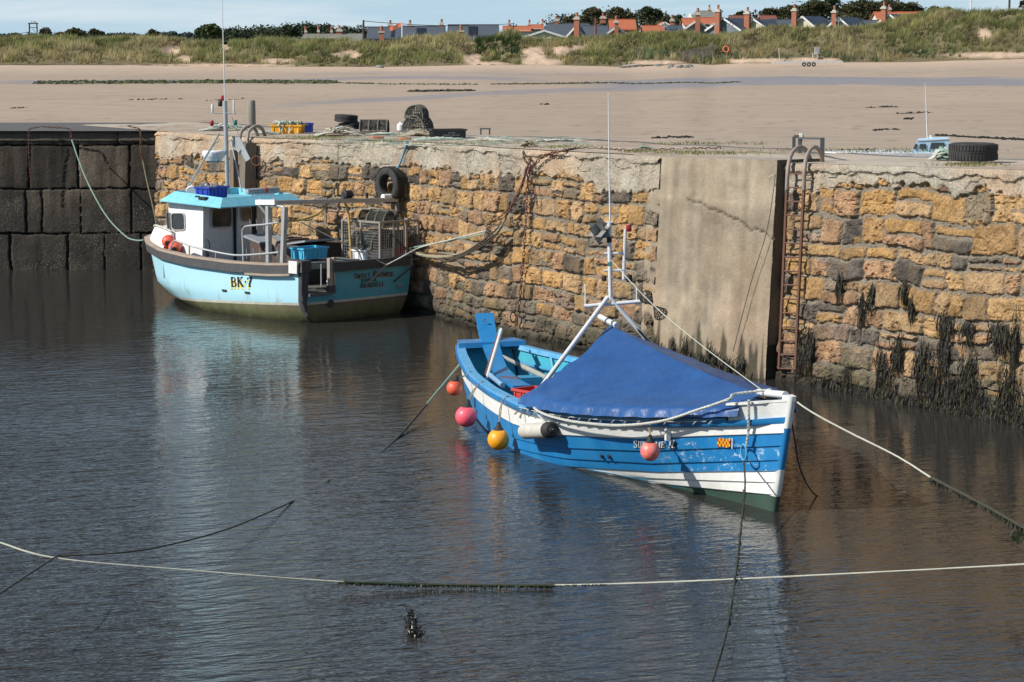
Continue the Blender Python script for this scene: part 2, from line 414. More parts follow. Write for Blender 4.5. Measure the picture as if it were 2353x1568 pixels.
w2 = stonewall('harbour_wall', RC, D2, N2, -.6, 10.5, ztop2, 23, (.20, .40), (.26, .84), capd=.36)
tag(w2, 'ochre sandstone wall hung with black seaweed, right of the smooth pillar and behind the ladder', 'wall')
w3 = stonewall('harbour_wall', Vector((-22, 52.6, 0)), Vector((1, 0, 0)), Vector((0, -1, 0)), 0, 14.45, lambda u: np.interp(u, [0, 20], [2.95, 2.95]), 31, (1, 1), (.7, 1.25), kind='block')
tag(w3, 'dark wall of big black stained blocks at the far left of the harbour', 'wall')
# ---- smooth concrete buttress
UB0, UB1 = 17.2, 20.2
def buttress():
    du = .03; us = np.arange(UB0, UB1 + du, du); zs = np.arange(-.6, 3.14, du)
    U, Z = np.meshgrid(us, zs, indexing='ij'); Z = np.where(Z > 0, Z * (1 + (U - UB0) * .0075), Z)
    CRK = np.clip(1.3 - np.abs(Z - (2.52 - .22 * (U - 18.2) + .16 * (fbm(U * 3.5, U * 0, 3) - .5))) * 75, 0, 1) * (U > 18.15)
    off = .03 + BAT * -Z + (fbm(U * 3, Z * 3, 5) - .5) * .02 - CRK * .04 - np.clip(fbm(U * 16, Z * 16, 4, 3) * 9 - 6.2, 0, 1) * .012
    bnd = np.clip(1 - np.abs(Z - 2.55 - .05 * (fbm(U * 3, Z * 0, 6) - .5)) * 60, 0, 1); off = off - bnd * .008
    # boards marks
    off = off + (np.floor(U / .16) % 2) * .003
    st = fbm(U * 7, Z * .45, 61, 4)[..., None]; f = fbm(U * 4, Z * 4, 62, 5)[..., None]; g = fbm(U * 1.2, Z * .7, 63)[..., None]
    col = np.array([.265, .22, .16]) * (.35 + .55 * st + .75 * f) * (1 - .8 * CRK[..., None])
    col = col * (1 - .5 * np.clip(g * 3 - 1.5, 0, 1)) + np.array([.30, .20, .13]) * .5 * np.clip(g * 3 - 1.5, 0, 1)
    t = np.clip((Z - 2.45) / .1, 0, 1)[..., None]; col = col * (1 + .22 * t)
    pale = np.clip(1 - np.abs(Z - .95) / .5, 0, 1)[..., None]; col = col * (1 + .3 * pale * f)
    wz = (np.clip((.42 - Z + (vn(U * 14, Z * 1.2, 65) - .5) * .9) / .12, 0, 1))[..., None]
    col = col * (1 - .85 * wz) + np.array([.035, .032, .02]) * .85 * wz
    P = np.stack([CRN.x + D1.x * U + N1.x * off, CRN.y + D1.y * U + N1.y * off, Z], -1)
    o = gridmesh('concrete_buttress', P, col, attr_mat('old_concrete', .9, 22, .6, .015, .45, 70))
    tag(o, 'smooth concrete pillar with a diagonal crack, just left of the tall rusty ladder', 'pillar')
    # right return face and top
    us = np.linspace(0, .9, 30)
    A, Z2 = np.meshgrid(us, zs, indexing='ij'); Z2 = np.where(Z2 > 0, Z2 * (1 + 3 * .0075), Z2); o1 = .03 - BAT * Z2 - A + (fbm(A * 4, Z2 * 4, 8) - .5) * .02
    P2 = np.stack([CRN.x + D1.x * (UB1 + 0 * A + .02) + N1.x * o1, CRN.y + D1.y * UB1 + N1.y * o1, Z2], -1)
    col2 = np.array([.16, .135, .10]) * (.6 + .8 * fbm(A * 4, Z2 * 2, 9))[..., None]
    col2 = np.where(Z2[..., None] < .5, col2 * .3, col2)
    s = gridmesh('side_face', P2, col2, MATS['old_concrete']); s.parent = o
    mb = MB(); zt = 3.114
    q = [CRN + D1 * (UB0 - .02) + N1 * (.03 - BAT * 3.11), CRN + D1 * (UB1 + .02) + N1 * (.03 - BAT * 3.11), CRN + D1 * (UB1 + .02) - N1 * 1.1, CRN + D1 * (UB0 - .02) - N1 * .25]
    mb.add([p + Vector((0, 0, zt + (.07 if k in (1, 2) else 0))) for k, p in enumerate(q)], [(0, 1, 2, 3)]); mb.build('top_face', M('butt_top', (.36, .32, .26), .9, amt=.6, scale=4, bmp=.5), o)
buttress()
# ---- pier deck
def deck_mat():
    m, nt, b = newmat('pier_deck')
    tc = N(nt, 'ShaderNodeTexCoord'); o = tc.outputs['Object']
    v = N(nt, 'ShaderNodeTexVoronoi'); v.inputs['Scale'].default_value = 4.2; v.feature = 'F1'
    mp = N(nt, 'ShaderNodeMapping'); mp.inputs['Rotation'].default_value = (0, 0, rad(56)); mp.inputs['Scale'].default_value = (1, 1.7, 1); nt.links.new(o, mp.inputs[0]); nt.links.new(mp.outputs[0], v.inputs['Vector'])
    sep = N(nt, 'ShaderNodeSeparateColor'); nt.links.new(v.outputs['Color'], sep.inputs[0])
    c = ramp(nt, sep.outputs[0], [(0, (.34, .26, .19)), (.35, (.52, .37, .26)), (.7, (.58, .43, .31)), (1, (.42, .36, .29))])
    j = ramp(nt, v.outputs['Distance'], [(.28, (0, 0, 0)), (.42, (1, 1, 1))])
    c = mixc(nt, mixc(nt, .5, (0, 0, 0), j), c, (.24, .20, .15))
    mo = ramp(nt, noise(nt, 1.4, 6, .7), [(.56, (0, 0, 0)), (.66, (1, 1, 1))])
    c = mixc(nt, mo, c, (.13, .14, .045))
    c = mixc(nt, ramp(nt, noise(nt, .5, 3), [(.45, (0, 0, 0)), (.6, (.8, .8, .8))]), c, (.50, .43, .34))
    c = mixc(nt, .4, c, ramp(nt, noise(nt, 25, 4), [(.3, (.3, .3, .3)), (.7, (1.4, 1.4, 1.4))]), 'MULTIPLY')
    nt.links.new(c, b.inputs['Base Color']); b.inputs['Roughness'].default_value = .9
    p = bump(nt, b, v.outputs['Distance'], .5, .03); bump(nt, b, noise(nt, 18, 5), .5, .02, p); return m
DM = deck_mat()
PW = 3.2
def deckz(P):  # height of the pier deck under a point
    u = (P - CRN).dot(D1)
    if u < 20.3: return float(ztop1(u))
    return float(ztop2((P - RC).dot(D2)))
mb = MB(); rows = []
for i in range(60):
    u = -4 + i / 59 * 24.0; z = float(ztop1(u)); z = min(z, 3.10) if u > 17 else z; r = []
    for k in range(9):
        t = k / 8; p = CRN + D1 * u + N1 * (-BAT * z + .03 + float(bow(u)) - t * PW)
        r.append(Vector((p.x, p.y, z + .012 + .008 * math.sin(u * 3 + k) * (k > 0))))
    r.append(Vector((r[-1].x, r[-1].y, .2))); rows.append(r)
mb.grid(rows, flip=True)
rows = []
for i in range(40):
    u = -1.4 + i / 39 * 12.1; z = float(ztop2(u)); r = []
    for k in range(9):
        t = k / 8; p = RC + D2 * u + N2 * (-BAT * z + .03 - t * (PW - .2))
        r.append(Vector((p.x, p.y, z + .003)))
    r.append(Vector((r[-1].x, r[-1].y, .2))); rows.append(r)
mb.grid(rows, flip=True)
tag(mb.build('pier_deck', DM, smooth='all'), None, None, kind='structure')
mb = MB(); mb.add([(-24, 52.60, 2.955), (-7.5, 52.60, 2.955), (-8.0, 57.6, 2.955), (-24, 57.6, 2.955), (-24, 57.6, .5), (-8.0, 57.6, .5)], [(0, 1, 2, 3), (3, 2, 5, 4)])
tag(mb.build('quay_deck', M('quay_tarmac', (.11, .105, .10), .9, amt=.5, scale=2, bmp=.5)), None, None, kind='structure')
# ---- seaweed on the walls
def weed(name, fn, spots, seed, label, ln=(.12, .4)):
    rs = random.Random(seed); mb = MB()
    for (u, z, su, sz, n) in spots:
        for i in range(n):
            uu = rs.gauss(u, su); zz = rs.gauss(z, sz)
            if zz < -.1: continue
            l = rs.uniform(*ln); wd = rs.uniform(.004, .010); o = rs.uniform(.05, .09)
            p = fn(uu, zz, o); q = fn(uu + rs.gauss(0, .02), zz - l * .5, o + .02); r = fn(uu + rs.gauss(0, .04), zz - l, o - .01)
            d = Vector((rs.uniform(.3, 1), rs.uniform(-.9, .2), 0)).normalized() * wd
            k = rs.uniform(.5, 1.6); cc = (.012 * k, .010 * k, .006 * k) if rs.random() < .85 else (.05, .045, .015)
            mb.add([p - d * .5, p + d * .5, q + d, q - d, r], [(0, 1, 2, 3), (3, 2, 4)], col=cc)
    o = mb.build(name, attr_mat('wrack', .55, 60, .4, .01, .3, 40, spec=.3) if 'wrack' not in MATS else MATS['wrack'])
    return tag(o, label, 'seaweed', kind='stuff')
def rspot(x, y):   # place on right wall from survey point: search u
    best = None
    for i in range(0, 1050):
        u = i * .01; ztp = float(ztop2(u)); p = rw(u, 1.0)
        q = aty(x, y, p.y)
        if best is None or abs(q.x - p.x) < best[0]: best = (abs(q.x - p.x), u, q.z)
    return best[1], best[2]
sp = []
for (x, y, n, su, sz) in [(1900 + 25 * k, 884 + 4.3 * k, 60, .12, .05) for k in range(19)] + [(1870, 790, 110, .05, .12), (1848, 800, 60, .03, .12), (2010, 665, 30, .02, .06), (2085, 655, 25, .03, .05), (2075, 800, 60, .05, .1), (2040, 860, 120, .05, .2), (2055, 905, 120, .06, .15), (1960, 870, 60, .04, .1), (2100, 690, 20, .03, .05),
                   (2130, 820, 70, .06, .12), (2180, 800, 70, .05, .15), (2150, 880, 140, .10, .15), (2200, 900, 150, .1, .15), (2240, 870, 140, .08, .2), (2270, 930, 160, .1, .1), (2310, 760, 90, .08, .06), (2340, 790, 60, .03, .2),
                   (2330, 900, 130, .08, .15), (2230, 745, 40, .06, .04), (2180, 730, 40, .08, .04), (2350, 955, 130, .08, .1), (1905, 880, 40, .05, .06), (2110, 925, 80, .1, .05), (2215, 950, 80, .1, .04), (1990, 700, 30, .03, .08), (1935, 640, 25, .03, .08)]:
    u, z = rspot(x, y); sp.append((u, z, su, sz, int(n * 2.2)))
weed('seaweed', rw, sp, 5, 'black bladderwrack hanging in strips from the stones at the right', (.1, .38))
sp = [(UB0 + .1 + .13 * i + R_.uniform(-.04, .04), .12 + R_.uniform(0, .18), .015, .07, 40) for i in range(20)] + [(UB0 + .3 * i, .0, .15, .05, 50) for i in range(10)]
weed('seaweed', mw, [(a, b, c, d, e) for a, b, c, d, e in sp], 6, 'short dark weed fringing the foot of the concrete pillar', (.08, .25))
# ---- water
def water_mat():
    m, nt, b = newmat('harbour_water')
    tc = N(nt, 'ShaderNodeTexCoord'); o = tc.outputs['Object']
    def mapn(scale, st, rz, det, rough, dist=0.0):
        m0 = N(nt, 'ShaderNodeMapping'); m0.inputs['Rotation'].default_value = (0, 0, rad(rz)); mp = N(nt, 'ShaderNodeMapping'); mp.inputs['Scale'].default_value = st
        nt.links.new(o, m0.inputs[0]); nt.links.new(m0.outputs[0], mp.inputs[0]); return noise(nt, scale, det, rough, vec=mp.outputs[0], dist=dist)
    a = mapn(1.0, (2.0, 5.4, 1), -27, 3, .5, .5)
    bb = mapn(1.0, (5, 14, 1), -16, 2, .5, .5)
    c = mapn(1.0, (.5, 1.3, 1), -40, 2, .5)
    big = noise(nt, .22, 3, .55, vec=o, stretch=(1, .6, 1))
    # wind: livelier left and near, calm in the lee of the wall at the right
    sx = N(nt, 'ShaderNodeSeparateXYZ'); nt.links.new(o, sx.inputs[0])
    def mth(op, x, y, clamp=False):
        n = N(nt, 'ShaderNodeMath', operation=op); n.use_clamp = clamp
        for s, v in zip(n.inputs, (x, y)):
            if isinstance(v, (int, float)): s.default_value = v
            else: nt.links.new(v, s)
        return n.outputs[0]
    lee = mth('MULTIPLY', mth('ADD', mth('MULTIPLY', sx.outputs[0], -.83), mth('MULTIPLY', mth('SUBTRACT', sx.outputs[1], 38), -.56)), .058)   # distance from the wall
    lee = mth('ADD', lee, mth('MULTIPLY', mth('SUBTRACT', big, .5), 1.3)); lee = mth('MAXIMUM', mth('MINIMUM', lee, 1.0), .14)
    hgt = mth('ADD', mth('ADD', mth('MULTIPLY', a, .046), mth('MULTIPLY', bb, .022)), mth('MULTIPLY', c, .03))
    hgt = mth('MULTIPLY', hgt, lee)
    bn = N(nt, 'ShaderNodeBump'); bn.inputs['Strength'].default_value = 1.0; bn.inputs['Distance'].default_value = 1.0
    nt.links.new(hgt, bn.inputs['Height']); nt.links.new(bn.outputs[0], b.inputs['Normal'])
    b.inputs['Base Color'].default_value = (.029, .028, .025, 1); nt.links.new(mth('ADD', mth('MULTIPLY', lee, .035), .012), b.inputs['Roughness'])
    b.inputs['IOR'].default_value = 1.27; b.inputs['Specular IOR Level'].default_value = .42
    return m
mb = MB(); mb.add([(-60, -6, 0), (60, -6, 0), (60, 58, 0), (-60, 58, 0)], [(0, 1, 2, 3)])
tag(mb.build('water', water_mat()), None, None, kind='structure')

# ------------------------------------------------------------------ beach and dunes
YD = 230.0
FOOTX = [-60, 0, 285, 700, 900, 1100, 1300, 1454, 1578, 1634, 1701, 1813, 1949, 2110, 2181, 2353, 2430]
FOOTY = [149, 149, 149, 153, 153, 148, 150, 153, 146, 149, 145, 144, 143, 142, 139, 135, 134]
TOPX = [-60, 0, 69, 156, 243, 347, 416, 486, 520, 590, 659, 722, 803, 842, 901, 983, 1032, 1081, 1123, 1146, 1179, 1195, 1260, 1326, 1405, 1477, 1522, 1578, 1634, 1667, 1724, 1757, 1813, 1851, 1949, 2022, 2083, 2132, 2193, 2230, 2267, 2303, 2353, 2430]
TOPY = [85, 85, 83, 87, 83, 80, 88, 92, 90, 83, 91, 85, 96, 95, 84, 86, 83, 93, 85, 75, 70, 86, 88, 88, 84, 74, 72, 69, 80, 86, 79, 72, 67, 65, 61, 60, 46, 34, 20, 20, 27, 23, 21, 20]
def zfoot(X):
    px = CX + F * X / YD; return H - (np.interp(px, FOOTX, FOOTY) - 78) * YD / F
def zbeach(X, Y):
    t = np.clip((Y - 60) / (YD - 60), 0, 1.2); t = t ** 1.15
    return .95 + (zfoot(X * YD / np.maximum(Y, 60)) - .95) * t
def onbeach(x, y):
    lo, hi = 50., 260.
    for _ in range(40):
        m = (lo + hi) / 2; p = aty(x, y, m)
        if p.z > zbeach(p.x, p.y): lo = m
        else: hi = m
    p = aty(x, y, lo); return Vector((p.x, p.y, float(zbeach(p.x, p.y))))
def beach():
    ys = np.concatenate([np.linspace(58.5, 110, 50), np.linspace(111, 240, 220)]); xs = np.linspace(-75, 75, 420)
    Y, X = np.meshgrid(ys, xs, indexing='ij'); Z = zbeach(X, Y)
    Z = Z + .03 * (fbm(X * .5, Y * .25, 71) - .5) + .012 * (fbm(X * 2, Y * 1.2, 72) - .5)
    base = np.array([.395, .31, .235]) * (.9 + .2 * fbm(X * .08, Y * .05, 73))[..., None]
    near = np.clip((130 - Y) / 60, 0, 1)[..., None]; base = base * (1 - near) + np.array([.37, .30, .23]) * near * (.92 + .16 * fbm(X * .3, Y * .1, 75)[..., None])
    top = np.clip((Y - 195) / 30, 0, 1)[..., None]; base = base * (1 - top * .8) + np.array([.56, .42, .31]) * top * .8
    wet = np.zeros_like(X)
    def band(pts, half, soft, amt=1.0):
        nonlocal wet
        P = [onbeach(*p) for p in pts]; px = [p.x for p in P]; py = [p.y for p in P]
        yc = np.interp(X, px, py); wob = (fbm(X * .12, Y * .3, 77) - .5) * half * .9 + (fbm(X * .6, Y * 1.2, 78) - .5) * half * .4
        hh = np.interp(X, px, half if isinstance(half, list) else [half] * len(px))
        m = np.clip((hh - np.abs(Y - yc + wob)) / soft + .5, 0, 1) * ((X > px[0]) & (X < px[-1])) * np.clip((X - px[0]) / 4, 0, 1) * np.clip((px[-1] - X) / 4, 0, 1)
        wet = np.maximum(wet, m * amt)
    band([(1300, 193), (1700, 186), (2000, 186), (2353, 188), (2500, 188)], 11, 3, 1)
    band([(-80, 189), (200, 188), (480, 188), (900, 178), (1300, 186)], 5, 3, .8)
    band([(560, 248), (800, 232), (1000, 222), (1330, 206), (1700, 197)], 4, 3, .8)
    band([(600, 172), (900, 168), (1200, 172), (1500, 168)], 5, 5, .35)
    wc = np.array([.27, .235, .225]); w_ = wet[..., None]; col = base * (1 - w_) + wc * w_
    rp = np.clip(fbm(X * .25, Y * 1.2, 80) * 3 - 1.6, 0, 1)[..., None]; col = col * (1 - rp * .14); sh = np.clip(fbm(X * 3.2, Y * 2.2, 81, 3) * 8 - 5.6, 0, 1)[..., None]; col = col * (1 - .3 * sh)
    A = np.concatenate([col, wet[..., None]], -1)
    P = np.stack([X, Y, Z], -1)
    m, nt, b = newmat('sand')
    a = N(nt, 'ShaderNodeAttribute'); a.attribute_name = 'col'
    g = noise(nt, .9, 7, .7, stretch=(.35, 1.3, 1)); g2 = noise(nt, 9, 4, .7, stretch=(1, 1, 1))
    c = mixc(nt, .30, a.outputs['Color'], ramp(nt, g, [(.3, (.55, .55, .55)), (.7, (1.35, 1.35, 1.35))]), 'MULTIPLY')
    c = mixc(nt, .22, c, ramp(nt, g2, [(.3, (.4, .4, .4)), (.7, (1.5, 1.5, 1.5))]), 'MULTIPLY')
    nt.links.new(c, b.inputs['Base Color'])
    rr = N(nt, 'ShaderNodeMapRange'); rr.inputs[3].default_value = .95; rr.inputs[4].default_value = .5
    nt.links.new(a.outputs['Alpha'], rr.inputs[0]); nt.links.new(rr.outputs[0], b.inputs['Roughness'])
    sp_ = N(nt, 'ShaderNodeMapRange'); sp_.inputs[3].default_value = .1; sp_.inputs[4].default_value = .5
    nt.links.new(a.outputs['Alpha'], sp_.inputs[0]); nt.links.new(sp_.outputs[0], b.inputs['Specular IOR Level'])
    bump(nt, b, g2, .35, .03)
    tag(gridmesh('beach', P, A, m), None, None, kind='structure')
beach()
LEE = lambda px: float(np.interp(px, TOPX, TOPY))
# bare sand blow-outs in the dune face (survey px centre x, y, half width, half height)
BARE = [(395, 118, 30, 14), (430, 135, 22, 8), (520, 108, 14, 7), (800, 128, 35, 12), (640, 140, 50, 6), (1085, 135, 26, 12), (1225, 125, 30, 18), (1285, 118, 28, 14), (1240, 142, 60, 9), (1120, 146, 60, 4), (1330, 112, 18, 8), (2255, 80, 16, 14), (1700, 140, 40, 5), (1760, 139, 60, 5), (1860, 137, 70, 5), (2280, 126, 120, 7), (1080, 100, 12, 4), (500, 150, 200, 4), (1500, 143, 70, 5)]
def barem(px, py):
    m = 0 * px
    for (x, y, a, b) in BARE: m = np.maximum(m, np.clip(1.35 - ((px - x) / a) ** 2 - ((py - y) / b) ** 2, 0, 1))
    return m
def dune_h(X, Y):   # height of the dune surface
    t = np.clip((Y - YD) / 20.0, 0, 1.6); px = CX + F * X / YD
    zf = zfoot(X); ztp = H - (np.interp(px, TOPX, TOPY) + 12 - 78) * (YD + 16) / F
    s = np.where(t < .8, np.sin(np.clip(t / .8, 0, 1) * math.pi / 2) ** .85, 1 - (t - .8) * .35)
    lump = (fbm(X * .16, Y * .16, 90, 4) - .5) * 2.6 + (fbm(X * .5, Y * .45, 91, 3) - .5) * 1.1
    return zf + (ztp - zf) * s + lump * np.sin(np.clip(t / .8, 0, 1) * math.pi) * .85 + lump * .12
def dunes():
    ys = np.linspace(YD - .4, YD + 32, 90); xs = np.linspace(-62, 62, 620)
    Y, X = np.meshgrid(ys, xs, indexing='ij'); Z = dune_h(X, Y)
    px = CX + F * X / Y; py = 78 + F * (H - Z) / Y
    bm = barem(px, py)[..., None]; f = fbm(X * 1.2, Y * 1.2, 93)[..., None]
    col = np.array([.16, .13, .07]) * (.6 + .8 * f) * (1 - bm) + np.array([.56, .41, .29]) * bm * (.85 + .3 * f)
    Z = Z - .12 * (fbm(X * 2, Y * 2, 95) - .5) * bm[..., 0] * 3
    tag(gridmesh('dunes', np.stack([X, Y, Z], -1), col, attr_mat('dune_ground', .95, 6, .8, .08, .4, 8)), None, None, kind='structure')
    rs = random.Random(44); n = 0; V = []; Fc = []; Cc = []
    for k in range(21000):
        X0 = rs.uniform(-54, 54); t = rs.random() ** .8; Y0 = YD + .2 + t * 21
        z = float(dune_h(np.array(X0), np.array(Y0))); px0 = CX + F * X0 / Y0; py0 = 78 + F * (H - z) / Y0
        if float(barem(np.array(px0), np.array(py0))) > .25 + .5 * rs.random(): continue
        if py0 > np.interp(px0, FOOTX, FOOTY) - 1 : continue
        zone = float(fbm(np.array(X0 * .22), np.array(Y0 * .3), 97, 3)); z2 = float(vn(np.array(X0 * .7), np.array(Y0 * .7), 99))
        if px0 > 1450 and py0 > 120 and zone > .42: c0 = (.16, .20, .10)
        elif zone > .56: c0 = (.25, .265, .10)
        elif zone > .44: c0 = (.37, .35, .14)
        else: c0 = (.44, .375, .19)
        if 1090 < px0 < 1190 and 88 < py0 < 125: c0 = (.05, .085, .025)
        if rs.random() < .12: c0 = (.46, .38, .23)
        br = .5 + 1.0 * z2; hgt = rs.uniform(.35, .8) * (.35 + 1.1 * z2); lean = (rs.uniform(.05, .35), rs.uniform(-.15, .15))
        for j in range(9):
            a = rs.uniform(0, 6.28); d = rs.uniform(.05, .32); bx = X0 + math.cos(a) * d * .4; by = Y0 + math.sin(a) * d * .4
            tx = bx + math.cos(a) * d + lean[0] * hgt; ty = by + math.sin(a) * d + lean[1] * hgt; hh = hgt * rs.uniform(.6, 1.1); wd = rs.uniform(.02, .05)
            o = len(V); V += [(bx - wd, by, z - .05), (bx + wd, by + wd * .4, z - .05), (tx, ty, z + hh)]; Fc.append((o, o + 1, o + 2))
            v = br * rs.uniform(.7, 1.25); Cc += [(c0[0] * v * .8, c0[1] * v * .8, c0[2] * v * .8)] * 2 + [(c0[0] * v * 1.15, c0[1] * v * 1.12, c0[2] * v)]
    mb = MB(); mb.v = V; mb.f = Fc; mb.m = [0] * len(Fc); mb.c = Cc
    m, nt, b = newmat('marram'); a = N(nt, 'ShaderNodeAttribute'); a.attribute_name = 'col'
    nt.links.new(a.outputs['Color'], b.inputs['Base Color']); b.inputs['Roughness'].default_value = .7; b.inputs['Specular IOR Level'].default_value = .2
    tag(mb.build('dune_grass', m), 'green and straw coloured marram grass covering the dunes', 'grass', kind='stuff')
dunes()
# land behind the dunes
mb = MB(); mb.add([(-900, 240, 1.0), (900, 240, 1.0), (3000, 5000, 3.5), (-3000, 5000, 3.5)], [(0, 1, 2, 3)])
tag(mb.build('ground', M('far_fields', (.10, .13, .05), .95, amt=.6, scale=.02, bmp=0)), None, None, kind='structure')
# sand bank lip at the foot
# weed and stones lying on the sand
def rockstrip(name, pts, n, sz, cols, label, cat, spread, seed, kind='stuff'):
    rs = random.Random(seed); mb = MB(); P = [onbeach(*p) for p in pts]
    for i in range(n):
        t = rs.random() * (len(P) - 1); k = int(t); p = P[k].lerp(P[k + 1], t - k)
        p = Vector((p.x, p.y + rs.gauss(0, spread), 0)); p.z = float(zbeach(p.x, p.y)); s = rs.uniform(*sz)
        m = Matrix.Rotation(rs.uniform(0, 6.28), 3, 'Z') @ Matrix.Diagonal((rs.uniform(.8, 1.9), rs.uniform(.7, 1.2), rs.uniform(.4, .9)))
        vs = []; 
        for (x, y, z) in ((1, 0, 0), (.5, .8, .1), (-.5, .9, 0), (-1, 0, .1), (-.5, -.8, 0), (.5, -.9, 0), (.35, .3, .8), (-.4, .35, .9), (-.3, -.45, .7), (.4, -.3, .95)):
            vs.append(p + m @ Vector((x + rs.uniform(-.2, .2), y + rs.uniform(-.2, .2), z * rs.uniform(.7, 1.2))) * s)
        c = rs.choice(cols); v = rs.uniform(.6, 1.4)
        mb.add(vs, [(0, 1, 6), (1, 2, 7), (1, 7, 6), (2, 3, 7), (3, 4, 8), (3, 8, 7), (4, 5, 8), (5, 0, 9), (5, 9, 8), (0, 6, 9), (6, 7, 8, 9)], col=tuple(x * v for x in c))
    o = mb.build(name, MATS.get('loose') or attr_mat('loose', .85, 8, .6, .03, .4, 15))
    return tag(o, label, cat, kind=kind)
GR = [(.05, .065, .025), (.07, .085, .03), (.035, .035, .025), (.10, .10, .05)]
rockstrip('seaweed', [(90, 192), (300, 191), (500, 190), (640, 190), (770, 191)], 2600, (.06, .26), GR, 'green weed covered stones in a long strip across the sand at the left', 'seaweed', .9, 1)
rockstrip('seaweed', [(760, 191), (860, 193), (1100, 195)], 260, (.05, .12), GR, 'thin trail of weedy pebbles continuing the strip of stones', 'seaweed', .5, 2)
rockstrip('seaweed', [(1130, 194), (1290, 193), (1400, 191), (1560, 191), (1700, 189)], 800, (.05, .12), GR, 'thin line of green weed on the sand at the edge of the wet channel', 'seaweed', .5, 3)
rockstrip('seaweed', [(940, 211), (1000, 210), (1090, 209)], 330, (.05, .16), [(.03, .03, .02), (.05, .05, .03)], 'dark patch of wrack in the middle of the beach', 'seaweed', .45, 4)
for i, (a, b, n) in enumerate([((1500, 318), (1590, 316), 60), ((1905, 350), (2000, 345), 50), ((2000, 300), (2060, 298), 30), ((2150, 312), (2350, 322), 180), ((1990, 248), (2060, 246), 30), ((300, 230), (430, 228), 30), ((20, 250), (60, 248), 15), ((470, 232), (560, 228), 20), ((1240, 240), (1260, 240), 14), ((2060, 262), (2140, 258), 30), ((2080, 275), (2100, 272), 20)]):
    rockstrip('seaweed', [a, b], n, (.03, .10), [(.02, .018, .015), (.03, .028, .02)], ['dark dried weed on the sand above the pillar', 'dark weed scraps on the sand behind the ladder frame', 'small weed scrap right of the ladder frame on the sand', 'long scatter of dark weed behind the big tyre', 'weed scrap on the sand right of centre', 'faint streak of weed on the sand left of the boat mast', 'tiny weed scrap at the left edge of the beach', 'weed streak on the sand beside the wooden post', 'single dark weed clump on the sand above the lobster pots', 'weed streak on the sand above the small blue boat', 'weed clump on the sand above the small blue boat'][i], 'seaweed', .3, 20 + i)
# grey boulders at the slipway: every one a thing of its own
rs = random.Random(8)
def boulder(p, s, lab, grp, tone=1.0):
    mb = MB(); n = 9
    vs = []; fs = []
    rr = [(.0, -.2), (1, -.1), (1.02, .25), (.7, .62), (.0, .75)]
    k = Matrix.Rotation(rs.uniform(0, 6.28), 3, 'Z') @ Matrix.Diagonal((rs.uniform(.8, 1.5), rs.uniform(.7, 1.1), rs.uniform(.6, .9)))
    prof = [[k @ Vector((r * math.cos(j / n * 6.28) * rs.uniform(.8, 1.15), r * math.sin(j / n * 6.28) * rs.uniform(.8, 1.15), z + rs.uniform(-.1, .1))) * s for j in range(n)] for r, z in rr]
    for row in prof: row.append(row[0])
    mb.grid(prof, flip=True)
    o = mb.build('boulder', M('boulder', (.20, .20, .185), .9, dirt=(.09, .09, .08), scale=3, bmp=.6)); o.location = p
    tag(o, lab, 'boulder', grp); return o
for i in range(64):
    if i < 44: x = rs.uniform(1415, 1545); y = 154 + (x - 1415) * -.04 + rs.uniform(-3.5, 3.5)
    else: x = rs.uniform(1535, 1600); y = 155 - (x - 1535) * .05 + rs.uniform(-2, 3)
    boulder(onbeach(x, y), rs.uniform(.12, .30), 'grey boulder in the heap left of the slipway' if i < 44 else 'grey boulder in the smaller heap right of the slipway', 'boulders left of the slipway' if i < 44 else 'boulders right of the slipway')
boulder(onbeach(872, 156), .42, 'lone grey boulder at the foot of the dunes left of centre', None)

# ------------------------------------------------------------------ houses, trees and poles behind the dunes
SLATE = M('slate', (.085, .10, .12), .55, dirt=(.06, .07, .085), scale=1.2, bmp=.3, bscale=3)
PANT = M('pantile', (.46, .13, .055), .8, dirt=(.30, .10, .05), scale=1.0, bmp=.4, bscale=4)
DKT = M('dark_tile', (.22, .07, .045), .8, dirt=(.14, .06, .045), scale=1.0, bmp=.4, bscale=4)
OLDSL = M('old_slate', (.22, .21, .18), .85, dirt=(.12, .12, .10), scale=1.5)
BRICKM = M('brick', (.40, .15, .085), .9, dirt=(.28, .11, .07), scale=4, bmp=.4)
GREYW = M('grey_cladding', (.28, .32, .29), .8, dirt=(.22, .25, .23), scale=1)
CREAM = M('cream_wall', (.66, .60, .42), .8, dirt=(.5, .45, .33), scale=1)
PALEW = M('pale_wall', (.62, .62, .56), .8, scale=1, amt=.2)
BLUEW = M('blue_grey_wall', (.17, .22, .25), .8, scale=1, amt=.2)
WHITEP = M('white_trim', (.75, .75, .72), .6, amt=.2)
GLASSD = M('dark_pane', (.015, .018, .022), .12, amt=.1, bmp=0, spec=.7)
STONEP = M('capstone', (.55, .50, .42), .85)
def X_(px, Y): return (px - CX) * Y / F * 1.0
def Z_(py, Y): return H - (py - 78) * Y / F
def chimney(parent, x, y0, y1, wpx, Y, pot=True, thing_y=0.0, ox=0, oy=0, oz=0):
    mb = MB(); w = wpx * Y / F; X = X_(x, Y); z0, z1 = Z_(y0, Y), Z_(y1, Y)
    L = lambda p: (p[0] - ox, p[1] - oy, p[2] - oz)
    mb.box(L((X, Y + thing_y, (z0 + z1) / 2)), (w, w * .8, abs(z1 - z0)))
    st = mb.build('chimney', BRICKM, parent)
    m2 = MB(); m2.box(L((X, Y + thing_y, z1 + .09)), (w * 1.3, w * 1.1, .18)); m2.box(L((X, Y + thing_y, z1 + .25)), (w * .9, w * .7, .14)); m2.build('capstone', STONEP, st)
    if pot:
        m3 = MB(); m3.lathe([(.12, 0), (.13, .3), (.15, .32), (.12, .36)], L((X, Y + thing_y, z1 + .3)), 8); m3.build('chimney_pot', BRICKM, st)
    return st
